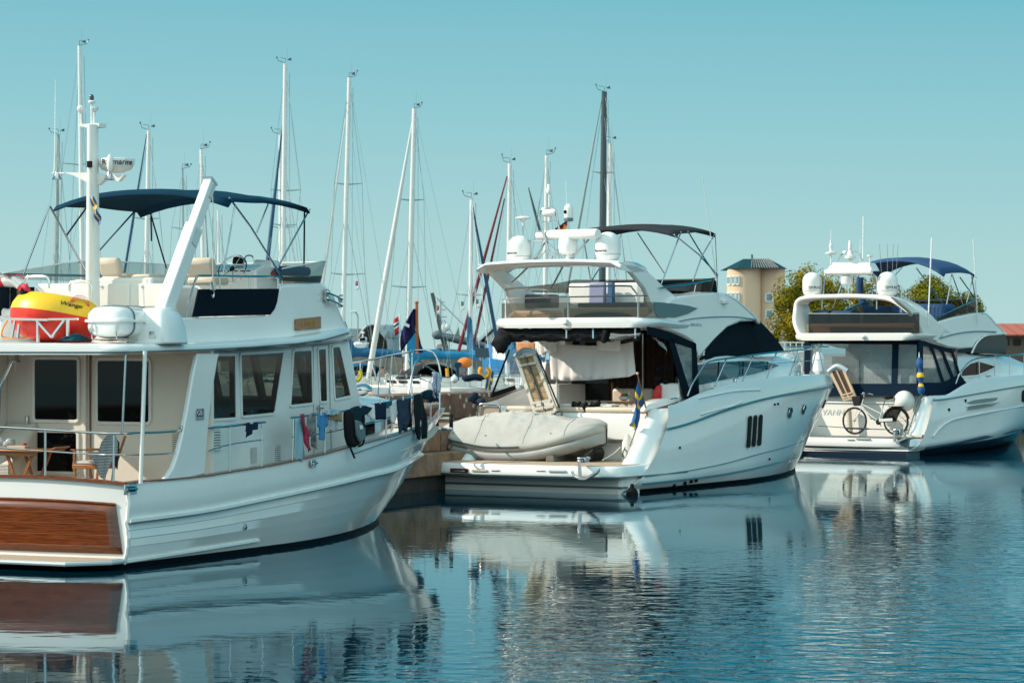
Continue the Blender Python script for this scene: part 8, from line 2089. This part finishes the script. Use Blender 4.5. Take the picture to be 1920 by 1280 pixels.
mb = MB(); mb.box(xa, xb, uc, uc+.48, zs-.09, zs-.02); mb.build('seat_frame', TEAK, root, bevel=.008)
mb = MB(); mb.box(xa-.01, xb-.05, uc+.02, uc+.46, zs-.019, zs+.03); mb.build('seat_cushion', mat('cushion_grey', (.50,.50,.48), .9), root, bevel=.02)
for uu in (uc+.02, uc+.46):
    mb = MB(); mb.bar((xa+.02,uu,zs-.05), (xa+.17,uu,.64), .03, .03); mb.build('leg', TEAK, root, smooth=0)
    mb = MB(); mb.bar((xb-.05,uu,zs-.05), (xa+.10,uu,.64) if False else (xb-.16,uu,.64), .03, .03); mb.build('leg', TEAK, root, smooth=0)
    mb = MB(); mb.bar((xa+.03,uu,zs-.03), (xa+.03,uu,za2), .03, .03); mb.bar((xa-.03,uu,za2), (xb+.05,uu,za2), .035, .02); mb.build('arm_rest', TEAK, root, smooth=0)
    mb = MB(); mb.bar((xb-.02,uu,zs-.05), (xb+.16,uu,zs+.42), .03, .03); mb.build('back_post', TEAK, root, smooth=0)
out = [cu(x, y, uc-.05) for x, y in ((200,816),(208,814),(216,815),(220,830),(219,850),(212,862),(204,885),(196,901),(190,895),(178,868),(166,848),(186,846),(191,828))]
cloth_poly('striped_towel', out, stripes('towel_stripe', (.50,.54,.55), (.03,.045,.06), 42, 'Z', .5), frame=F1, nrm=(0,-1,0), fold=.04, wl=.22, cuts=5, seed=3, label='blue and white finely striped towel hanging over the cockpit rail and chair', cat='towel')
out = [cu(x, y, uc+.1) for x, y in ((216,818),(223,830),(222,850),(219,880),(214,872),(210,850))]
cloth_poly('dark_towel', out, mat('towel_dark', (.05,.06,.07), .95), frame=F1, nrm=(0,-1,0), fold=.03, wl=.2, cuts=4, seed=5, label='dark towel hanging just behind the finely striped towel', cat='towel')
# ------------------------------------------------------------------ middle yacht: covered dinghy on chocks
DU = .30
def dg(x, y, du=0.0): return F2.cross(x, y, DU+du)
st_ = [(836,806,826,.30,810,836),(845,796,838,.55,812,852),(862,789,846,.68,818,858),(900,781,850,.75,827,861),(940,775,852,.78,834,863),(975,773,850,.78,835,864),(1005,776,849,.78,834,865),(1040,782,846,.76,829,865),(1075,786,838,.70,820,860),(1100,785,828,.56,812,848),(1118,786,818,.40,806,832),(1131,791,808,.2,800,815),(1137,797,803,.05,799,804)]
x0d = dg(836,800).x; x1d = dg(1137,800).x
root = thing('covered_dinghy', 'inflatable dinghy under a pale grey fitted cover on the middle yacht platform', 'dinghy', F2, ((x0d+x1d)/2, DU+.75, PZ+.02))
def stat(px):
    k = max(i for i in range(len(st_)) if st_[i][0] <= px); k = min(k, len(st_)-2); a, b = st_[k], st_[k+1]; f = (px-a[0])/(b[0]-a[0]); return [a[i]+(b[i]-a[i])*f for i in range(6)]
rows = []; lows = []; tub = []
for i_ in range(121):
    i = i_/2; px = 836+(1137-836)*i/60; _, yt, ytb, hw, ys, yb = stat(px)
    hw = spline([(s_[0], s_[3]) for s_ in st_], px); yt = spline([(s_[0], s_[1]) for s_ in st_], px); ys = spline([(s_[0], s_[4]) for s_ in st_], px); yb = spline([(s_[0], s_[5]) for s_ in st_], px)
    c = dg(px, yt, .75); zt_ = c.z; zs_ = dg(px, ys, .1).z; zb_ = max(dg(px, yb, .4).z, PZ+.10)
    row = []
    for j_ in range(49):
        j = j_/2; x = -1+2*j/24; u = DU+.75+hw*x
        prof = (1-abs(x)**2.2); z = zs_+(zt_-zs_)*prof
        fold = (.018)*math.sin(i*.55+j*.9+3*noise.noise(Vector((i*.12,j*.3,1))))*(1-abs(x))**.3*math.sin(math.pi*i/60)+.022*noise.noise(Vector((i*.2,j*.5,4)))
        cr_ = noise.noise(Vector(((j+i*.13)*.50, i*.022, 9)))
        fold += .055*max(0, 1-abs(cr_)*4)**2*math.sin(math.pi*i/60)*(1-abs(x)**4)
        row.append(Vector((c.x+.02*math.sin(j*.8+i*.3), u, z+fold)))
    # tuck the hem round the tube
    row = [Vector((c.x, DU+.75-hw*.93, zs_-.17))]+[Vector((c.x, DU+.75-hw*1.02, zs_-.07))]+row+[Vector((c.x, DU+.75+hw*1.02, zs_-.07)), Vector((c.x, DU+.75+hw*.93, zs_-.17))]
    rows.append(row)
    lows.append([Vector((c.x, DU+.75+hw*x_, z_)) for x_, z_ in ((-.93,zs_-.16),(-1.0,zs_-.22),(-.95,zs_-.33),(-.75,zs_-.42),(-.45,zb_+.12),(0,zb_),(.45,zb_+.12),(.75,zs_-.42),(.95,zs_-.33),(.93,zs_-.16))])
mb = MB(); mb.grid(rows); cv_ = mb.build('fitted_cover', mat('dinghy_cover', (.42,.415,.385), .9, bump=.25, bscale=18, var=.12), root, smooth=80, solid=.012)
mb = MB(); mb.tube([r[0]+Vector((0,-.01,0)) for r in rows[4:106]], .013, 6); mb.build('hem_cord', mat('hem_grey', (.16,.16,.15), .8), root)
for f_ in (34, 70, 98):
    mb = MB(); mb.tube([p+Vector((0,0,.012)) for p in rows[f_][2:50]], .008, 5); mb.build('cover_seam', mat('seam_cover', (.30,.295,.27), .9), root)
mb = MB(); mb.grid(lows); mb.build('dinghy_hull', mat('dinghy_grey', (.30,.32,.31), .5, var=.15), root, smooth=80, solid=.01)
mb = MB(); mb.tube([Vector((r[1].x, r[1].y-.012, r[1].z+.02)) for r in rows[4:68]], .022, 6); mb.build('rubbing_strake', mat('strake_dark', (.06,.08,.09), .6), root)
for k in (16, 40, 88):
    r = rows[k]; mb = MB(); mb.bar(r[6]+Vector((0,-.02,0)), r[0]+Vector((0,-.03,-.03)), .05, .012, up=(0,1,0)); mb.build('cover_strap', mat('strap_dkgrey', (.18,.20,.20), .8), root, smooth=0)
mb = MB(); a = dg(1105,857,.4); mb.prism([dg(1085,862,.3), dg(1112,838,.3), dg(1117,850,.3), dg(1112,865,.3)], (0,.5,0)); mb.build('bow_fender', BLACK, root, bevel=.05)
for x in (938, 1030):
    a = dg(x, 866, .05); mb = MB(); mb.prism([(a.x-.11,DU+.05,PZ+.014),(a.x+.13,DU+.05,PZ+.014),(a.x+.10,DU+.05,PZ+.17),(a.x-.08,DU+.05,PZ+.17)], (0,1.3,0)); mb.build('chock', mat('chock_grey', (.14,.13,.11), .8), frame=F2, bevel=.02, label='grey chock under the dinghy keel, the %s one' % ('left' if x < 1000 else 'right'), cat='chock', group='chocks under the dinghy')
# ---- laundry and canopy things in the cockpit
def ck(x, y, u=2.55): return F2.cross(x, y, u)
cloth_poly('hung_sheet', [ck(x, y) for x, y in ((1029,648),(1060,646),(1110,648),(1160,646),(1187,640),(1189,670),(1191,700),(1182,706),(1150,709),(1100,713),(1060,714),(1031,711),(1030,680))], mat('sheet_white', (.72,.69,.68), .95, bump=.3, bscale=25), frame=F2, nrm=(0,-1,0), fold=.05, wl=.30, cuts=6, seed=2, label='big off white bed sheet hung across the middle yacht cockpit', cat='sheet')
cloth_poly('hung_shirt', [ck(x, y, 2.45) for x, y in ((1006,637),(1020,639),(1036,635),(1046,655),(1036,663),(1022,660),(1019,666),(1007,664))], WHITEC, frame=F2, nrm=(0,-1,0), fold=.03, wl=.15, cuts=4, seed=8, label='white shirt hung left of the big sheet in the cockpit', cat='shirt')
cloth_poly('orange_towel', [ck(x, y, 2.5) for x, y in ((968,641),(1003,642),(1003,662),(985,661),(968,660))], mat('towel_orange', (.60,.28,.12), .95), frame=F2, nrm=(0,-1,0), fold=.03, wl=.25, cuts=4, seed=11, label='orange towel hung above the gangway of the middle yacht', cat='towel')
cloth_poly('small_white_towel', [ck(x, y, 2.35) for x, y in ((1119,630),(1163,634),(1163,659),(1120,657))], WHITEC, frame=F2, nrm=(0,-1,0), fold=.02, wl=.25, cuts=4, seed=12, label='small white towel pegged over the top of the bed sheet', cat='towel')
mb = MB(); p = F2.cross(1085,784,1.55)
random.seed(11)
for k in range(13): mb.ball(Vector((p.x-.30+.055*k, WU+.1, wz+.04+random.uniform(-.03,.07))), random.uniform(.04,.075), .06, random.uniform(.05,.1), 8, 6)
mb.build('snorkel_gear', BLACK, frame=F2, label='heap of black snorkel gear on the stern wall right of the gangway', cat='diving gear')
p = F2.cross(1244,706,3.1); mb = MB()
for k in range(10): mb.ball(p+Vector((random.uniform(-.18,.16), random.uniform(-.1,.1), random.uniform(-.2,.25))), random.uniform(.05,.1), .07, random.uniform(.05,.1), 8, 6)
mb.build('black_harness', BLACK, frame=F2, label='black harness bundle hanging by the clear side panel', cat='harness')
p = [F2.cross(x, y, 2.9) for x, y in ((1222,748),(1224,732),(1230,723),(1237,721),(1237,748))]
mb = MB(); mb.prism(p, (0,.2,0)); mb.build('red_lifejacket', RED, frame=F2, bevel=.04, label='red life jacket standing on the cockpit table bench', cat='life jacket')
zt2 = F2.cross(1175,751,2.9).z
mb = MB(); p = Vector((F2.cross(1170,748,2.8).x, 2.8, zt2)); mb.lathe(p, [(.04,0),(.10,.03),(.13,.10),(.11,.10)], 14); fb = mb.build('fruit_bowl', mat('bowl_white', (.6,.65,.66), .2), frame=F2, label='small bowl with fruit and greens on the cockpit table', cat='bowl')
mb = MB(); mb.ball(p+Vector((-.04,0,.12)), .05); mb.build('red_fruit', RED, fb); mb = MB(); mb.ball(p+Vector((.05,.0,.13)), .06, .05, .05); mb.build('green_leaves', mat('greens', (.04,.12,.02), .8), fb)
p = Vector((F2.cross(1180,748,2.8).x, 2.8, zt2)); mb = MB(); mb.lathe(p, [(.04,0),(.04,.005),(.006,.01),(.006,.09),(.04,.13),(.045,.19),(.038,.22)], 14); mb.build('wine_glass', clear('glass_clear', (.9,.92,.92), .1), frame=F2, label='empty wine glass beside the fruit bowl', cat='glass')
mb = MB(); rows = []
for i in range(6): rows.append([Vector((F2.cross(1050+14*j,760,1.9).x, 1.85+.08*i, wz+.03+.05*math.sin(i*1.3+j*.9)**2*(1 if 0 < i < 5 else .2))) for j in range(8)])
mb.grid(rows); mb.build('white_towel', WHITEC, frame=F2, smooth=80, solid=.02, label='crumpled white towel on the sunpad behind the gangway', cat='towel')
# paddle board behind the tinted screen
p0, p1 = F2.cross(1073,598,FU+.25), F2.cross(1188,597,FU+.25); rr = []
for k in range(17):
    f = k/16; c = p0.lerp(p1, f); s_ = max(.03, math.sin(math.pi*f)**.45); rr.append([c+Vector((0,.10*s_*math.cos(a), .035+.13*s_*math.sin(a)*(1 if math.sin(a) > 0 else .3))) for a in [2*math.pi*j/10 for j in range(10)]])
mb = MB(); mb.loft(rr); mb.build('paddle_board', mat('board_dark', (.025,.03,.03), .4), frame=F2, label='dark paddle board lying behind the tinted aft screen', cat='paddle board')
# ensign on the starboard quarter
fa, fb_ = F2.side(1195,700,1.95), F2.side(1217,790,1.95)
root = thing('ensign_staff', 'Swedish flag drooping from a wooden staff on the middle yacht quarter', 'flag', F2, fb_)
mb = MB(); mb.tube([fa, fb_], [.014,.022], 8); mb.build('staff', TEAK, root); mb = MB(); mb.ball(fa, .035, seg=10, rings=6); mb.build('staff_knob', mat('knob_pink', (.62,.45,.40), .4), root)
def flag_fold(a, hoist, fall, L_, H, name, parent=None, frame=None, n=16, seed=0, spread=.35, **kw):
    """a flag hung by its hoist, the fly collapsed into folds"""
    mb = MB(); cx = sorted(set([i/n for i in range(n+1)]+[.3125,.4375])); cz = [0,.2,.4,.6,.8,1]; rows = []
    wv = hoist.cross(fall).normalized()
    for z in cz:
        row = []
        for x in cx:
            col = 1-spread*min(1, x*1.4)
            p = a+hoist*(H*z*col)+fall*(L_*x*(1-.10*z))+wv*(.07*math.sin(z*7+x*5+seed)*(.25+x))+hoist*(.05*math.sin(x*9+seed))
            row.append(p)
        rows.append(row)
    o = len(mb.v); mb.add([p for r in rows for p in r], []); m = len(cx)
    for i in range(5):
        for k in range(m-1):
            xm = (cx[k]+cx[k+1])/2; mb.f.append((o+i*m+k, o+i*m+k+1, o+(i+1)*m+k+1, o+(i+1)*m+k)); mb.m.append(1 if (i == 2 or .3125 < xm < .4375) else 0)
    return mb.build(name, [SWBLUE, SWYEL], parent, frame=frame, solid=.006, smooth=80, recalc=False, **kw)
hd_ = (fb_-fa).normalized()
flag_fold(fa+hd_*.12, hd_, Vector((-.10,-.12,-.98)).normalized(), 1.10, .62, 'swedish_flag', root, spread=.55, seed=1)
# anchor on the stern
ua = -1.28
def an(x, y, du=0.0): p = F2.cross(x, y, ua+du); return p
root = thing('stern_anchor', 'galvanised anchor hung over the middle yacht platform edge', 'anchor', F2, an(1090,898))
GALV = mat('galvanised', (.55,.57,.57), .35, metal=.8)
mb = MB(); mb.bar(an(1086,862), an(1088,896), .07, .05); mb.build('shank', GALV, root, bevel=.01)
mb = MB(); rr = []
for x, y, w_ in ((1086,897,.10),(1100,897,.16),(1113,890,.20),(1121,884,.12),(1125,880,.02)):
    p = an(x, y); rr.append([p+Vector((0,-w_/2,.03)), p+Vector((0,w_/2,.03)), p+Vector((0,w_/2,-.02)), p+Vector((0,-w_/2,-.02))])
mb.loft(rr); mb.build('fluke', GALV, root, smooth=60)
tubes([an(1073,883), an(1077,892), an(1086,896)], .03, 'fluke_arm', GALV, root)
mb = MB()
for k in range(6):
    M = Matrix.Rotation(R(90 if k % 2 else 20), 3, 'X'); c = an(1090+2.5*k, 860+1.2*math.sin(k), .2); mb.tube([c+M @ Vector((.05*math.cos(2*math.pi*j/10), .03*math.sin(2*math.pi*j/10), 0)) for j in range(10)], .014, 6, closed=True)
mb.build('anchor_chain', GALV, root)
mb = MB(); mb.cbox(an(1093,862,.15), .22, .2, .12); mb.build('anchor_bracket', STEEL, root, bevel=.02)
# fenders
q = F2.cross(1185,922,-.72); mb = MB(); mb.ball(Vector((q.x,q.y,.02)), .14, .14, .17); mb.lathe(Vector((q.x,q.y,.17)), [(.05,0),(.04,.08),(.02,.09)], 10); mb.build('black_fender', mat('fender_black', (.006,.006,.007), .7), frame=F2, label='round black fender floating at the middle yacht stern corner', cat='fender')
q = F2.cross(1177,826,1.2); mb = MB(); mb.lathe(q-Vector((0,0,.75)), [(.05,0),(.12,.06),(.15,.2),(.155,.5),(.13,.72),(.07,.84),(.04,.9)], 16); mb.build('white_fender', clear('fender_pale', (.2,.2,.2), .05, haze=.95, hcol=(.62,.63,.58)), frame=F2, label='tall pale fender standing in the corner of the stern platform', cat='fender')
q = H2.on(0, 1546, 690, .3); mb = MB(); mb.lathe(Vector((q.x*.4,q.y,q.z-.12)), [(.08,-.05),(.16,.04),(.17,.3),(.155,.45),(.10,.55),(.03,.58)], 18); bf = mb.build('bow_ball', PLAS, frame=F2, label='white rounded anchor ball on the middle yacht bow', cat='fender')
# ropes
def rope(label, pts, r=.014, m_=ROPEM, F=WORLD): 
    mb = MB(); mb.tube(smooth_path(pts, 6), r, 6); return mb.build('mooring_line', m_, frame=F, label=label, cat='rope')
rope('pale rope led from the stern anchor to the yacht quarter', [F2.cross(1130,862,-.3), F2.cross(1150,850,.4), F2.cross(1163,838,1.0)], .012, ROPEM, F2)
for k, (pts, lb) in enumerate((([(1196,790),(1190,812),(1181,836)],'dark cord tied to the flag staff foot'), ([(1172,838),(1168,850),(1172,858),(1176,848),(1171,842),(1167,852),(1170,862)],'coiled cord hanging on the middle yacht wing'))):
    mb = MB(); mb.tube(smooth_path([F2.side(x, y, 1.78) for x, y in pts], 5), .012, 5); mb.build('cord', mat('cord_dark', (.05,.07,.08), .8), frame=F2, label=lb, cat='rope')
pb = Vector((-.9, 1.0, .62)); rope('mooring line from the middle yacht port quarter down to the mole', [F2.world((-2.35,.6,.75)), F2.world((-2.7,1.0,.9)), FM.world((.05,3.5,1.1)), FM.world((-.6,4.2,1.42))], .016)
rope('bow mooring line from the trawler to the mole', [F1.world((-.3,U0-.5,2.0)), F1.world((-1.6,U0+.3,1.55)), FM.world((-.6,-3.0,1.45))], .016)
# things on the mole
root = thing('boat_trolley', 'small white launching trolley with two wheels parked on the mole', 'trolley', FM, (-1.2, -.4, 1.40))
def mo(x, y, d): 
    p = wp(x, y, d); l = FM.loc(p.x, p.y); return Vector((l[0], l[1], p.z))
for x in (819, 846):
    c = mo(x, 791, 61.8); mb = MB(); M = Matrix.Rotation(R(90),3,'Y') @ Matrix.Rotation(R(-25),3,'X')
    mb.tube([c+M @ Vector((.15*math.cos(2*math.pi*k/22), .15*math.sin(2*math.pi*k/22), 0)) for k in range(22)], .045, 8, closed=True); wl_ = mb.build('wheel', BLACK, root)
    mb = MB(); mb.lathe(c-M @ Vector((0,0,.03)), [(.10,0),(.11,.03),(.10,.06)], 18, M); mb.build('wheel_rim', PLAS, wl_)
mb = MB(); mb.tube([mo(812,785,61.8), mo(850,784,61.8)], .03, 6); mb.tube([mo(822,785,61.8), mo(828,775,62.3), mo(842,775,62.6)], .025, 6); mb.build('trolley_frame', mat('trolley_cream', (.60,.54,.44), .6), root)
mb = MB(); mb.tube([mo(796+5.4*k, 804+1.2*math.sin(k*2), 61.2) for k in range(11)], .03, 6); mb.build('mole_rope', stripes('rope_check', (.5,.55,.58), (.03,.08,.12), 9, 'Y'), frame=FM, label='blue and white rope lying along the edge of the mole', cat='rope')
mb = MB(); c = mo(895,750,64)
for k in range(8): mb.ball(c+Vector((random.uniform(-.15,.15), random.uniform(-.1,.1), random.uniform(-.1,.15))), .10, .10, .09, 8, 6)
mb.build('rope_bundle', mat('bundle_navy', (.02,.03,.05), .8), frame=FM, label='dark navy bundle on the port quarter of the middle yacht', cat='bundle')
mb = MB(); p = mo(838,833,61.3); mb.tube([p+Vector((.05,.12*math.cos(2*math.pi*k/16),.12*math.sin(2*math.pi*k/16))) for k in range(16)], .025, 6, closed=True); mb.build('mooring_ring', mat('iron_rust', (.06,.035,.025), .8), frame=FM, label='rusty iron mooring ring on the face of the mole', cat='mooring ring')
# ------------------------------------------------------------------ far yacht: bicycle, ball fender, flag, anchor
def b3(x, y, u=.35): return F3.cross(x, y, u)
root = thing('bicycle', 'white ladies bicycle with black basket standing on the right yacht platform', 'bicycle', F3, (b3(1640,812).x, .35, PZ3))
BW_ = mat('bike_white', (.62,.64,.64), .35); BT = mat('tyre', (.012,.014,.015), .7)
w1, w2 = b3(1602.5,788.5), b3(1680,789.5); rw = 24.5*83/FPX
for c, nm in ((w1,'f'),(w2,'r')):
    mb = MB(); mb.tube([c+Vector((rw*math.cos(2*math.pi*k/40), 0, rw*math.sin(2*math.pi*k/40))) for k in range(40)], .022, 8, closed=True); wh = mb.build('wheel', BT, root)
    mb = MB(); mb.tube([c+Vector(((rw-.03)*math.cos(2*math.pi*k/40), 0, (rw-.03)*math.sin(2*math.pi*k/40))) for k in range(40)], .014, 6, closed=True); mb.build('rim', STEEL, wh)
    mb = MB()
    for k in range(14): a = 2*math.pi*k/14; mb.tube([c+Vector((.02*math.cos(a+1.2),.02*(k % 2*2-1),.02*math.sin(a+1.2))), c+Vector(((rw-.03)*math.cos(a),0,(rw-.03)*math.sin(a)))], .0025, 4)
    mb.lathe(c+Vector((0,.04,0)), [(.025,0),(.025,.08)], 10, Matrix.Rotation(R(90),3,'X')); mb.build('spokes', STEEL, wh)
hd0, hd1 = b3(1613,770), b3(1619,748); bbk = b3(1648,791); st0, st1 = b3(1655,764), b3(1660,748)
fr = MB()
for a, b, r in ((hd0,w1,.016),(hd0,hd1,.02),(hd0+Vector((.02,0,.12)),bbk,.020),(hd0+Vector((.03,0,.22)),b3(1653,776),.016),(bbk,st0,.018),(bbk,w2,.014),(st0,w2,.012)): fr.tube([a, b], r, 8)
fr.build('frame', BW_, root)
mb = MB(); mb.tube(smooth_path([hd1, b3(1620,741), b3(1621,739)+Vector((0,-.25,.02)), b3(1626,740)+Vector((.05,-.3,0))], 4), .013, 6); mb.tube(smooth_path([hd1, b3(1620,741), b3(1621,739)+Vector((0,.25,.02)), b3(1626,740)+Vector((.05,.3,0))], 4), .013, 6); mb.build('handlebar', STEEL, root)
mb = MB(); mb.ball(b3(1619,737), .05, .04, .04); mb.build('lamp', STEEL, root)
mb = MB(); mb.tube([st0, st1], .014, 6); mb.build('seat_post', STEEL, root); mb = MB(); mb.prism([b3(1653,745), b3(1660,742), b3(1672,741), b3(1672,747), b3(1662,749)], (0,.14,0)); mb.build('saddle', BLACK, root, bevel=.03)
bk_ = b3(1604,752); mb = MB(); mb.prism([b3(1596,743), b3(1613,743), b3(1612,760), b3(1600,761)], (0,.26,0)); mb.build('basket', mat('basket_black', (.02,.022,.022), .7), root, bevel=.02)
mb = MB(); mb.bar(b3(1666,761.5), b3(1693,762), .12, .02); mb.tube([b3(1668,762), w2], .008, 5); mb.tube([b3(1690,762), w2], .008, 5); mb.build('carrier', BT, root)
mb = MB(); mb.tube([w2+Vector(((rw+.04)*math.cos(a),0,(rw+.04)*math.sin(a))) for a in [R(10+170*k/20) for k in range(21)]], .022, 6); mb.build('mudguard', BT, root)
mb = MB(); vs_ = [w2+Vector((0,-.03,0))]+[w2+Vector(((rw-.01)*math.cos(a),-.03,(rw-.01)*math.sin(a))) for a in [R(60+125*k/14) for k in range(15)]]; mb.prism(vs_, (0,.004,0)); mb.build('coat_guard', clear('guard_mesh', (.25,.25,.25), .0, haze=.12, hcol=(.03,.03,.03)), root, smooth=0)
mb = MB(); mb.lathe(bbk+Vector((0,-.03,0)), [(.09,0),(.09,.01)], 18, Matrix.Rotation(R(90),3,'X')); mb.bar(bbk-Vector((0,.05,0)), b3(1637,785), .02, .015); mb.bar(b3(1637,785)-Vector((.05,.04,0)), b3(1637,785)+Vector((.05,-.04,0)), .08, .02); mb.bar(bbk+Vector((0,.06,0)), b3(1652,799), .02, .015); mb.build('crankset', BT, root)
mb = MB(); mb.bar(bbk+Vector((.02,-.04,.05)), w2+Vector((-.1,-.04,.05)), .012, .09); mb.build('chain_guard', BW_, root, bevel=.01)
q = F3.cross(1695.5,752,.7); mb = MB(); mb.ball(q, .325, .325, .33, 28, 18); mb.lathe(q-Vector((0,0,.36)), [(.05,0),(.06,.06)], 12); mb.build('ball_fender', mat('fender_white', (.76,.75,.69), .3, var=.05), frame=F3, label='big white ball fender behind the bicycle saddle', cat='fender')
fa, fb_ = F3.cross(1723,660,.55), F3.cross(1728,741,.55)
root = thing('ensign_staff', 'furled Swedish flag wrapped round its staff on the right yacht', 'flag', F3, fb_)
mb = MB(); mb.tube([fa, fb_], .02, 6); mb.build('staff', PLAS, root)
mb = MB(); rr = []
for k in range(25):
    f = k/24; c = fa.lerp(fb_, .12+.85*f); r_ = .06+.05*math.sin(f*9)**2; rr.append([c+Vector((r_*math.cos(a)*1.1, r_*math.sin(a), 0)) for a in [2*math.pi*j/10 for j in range(10)]])
for i in range(24):
    mb.cur = 1 if i in (10,11,12,17,18) else 0
    mb.loft([rr[i], rr[i+1]], caps=False)
mb.build('furled_flag', [SWBLUE, SWYEL], root, smooth=80)
def a3b(x, y): return F3.cross(x, y, -.72)
root = thing('stern_anchor', 'small anchor hung over the platform of the right yacht below the bicycle', 'anchor', F3, a3b(1678,829))
mb = MB(); mb.bar(a3b(1677,808), a3b(1677.5,828), .07, .06); mb.build('shank', GALV, root); mb = MB(); mb.bar(a3b(1683,828), a3b(1699,821), .12, .05); mb.build('fluke', GALV, root); mb = MB(); mb.cbox(a3b(1679,810)+Vector((0,.2,0)), .25, .3, .2); mb.build('anchor_bracket', STEEL, root, bevel=.03)
mb = MB(); mb.tube(smooth_path([F3.cross(x, y, .12) for x, y in ((1534,798),(1580,801),(1600,803),(1640,804),(1680,804),(1704,806))], 4), [.012]*25+[.012], 6) if False else mb.tube([F3.cross(x, y, .12) for x, y in ((1534,798),(1580,801),(1590,802.5),(1625,803.5),(1632,804),(1704,806))], [.012,.012,.03,.03,.014,.014], 6)
mb.build('lashing_line', mat('cord_dark', (.05,.07,.08), .8), frame=F3, label='dark lashing line stretched across the bicycle wheels', cat='rope')
mb = MB(); mb.tube(smooth_path([F3.cross(x, y, 5.0) for x, y in ((1623,580),(1612,548),(1613,520))], 3), .12, 8); mb.build('blue_sail_bag', NAVY2, frame=F3, label='rolled bright blue cover standing behind the right yacht radar pedestal', cat='cover')

a = F2.cross(1063,414,AU+.1); mb = MB()
for k in range(3):
    mb.cur = k; mb.grid([[a+Vector((-.02-.10*j+.04*i, .02*math.sin(j*2), -.05*k-.05*i-.06*j)) for j in range(4)] for i in range(2)])
mb.build('club_pennant', [BLACK, RED, SWYEL], frame=F2, solid=.006, label='tiny black, red and gold pennant under the thermal camera of the middle yacht', cat='flag')
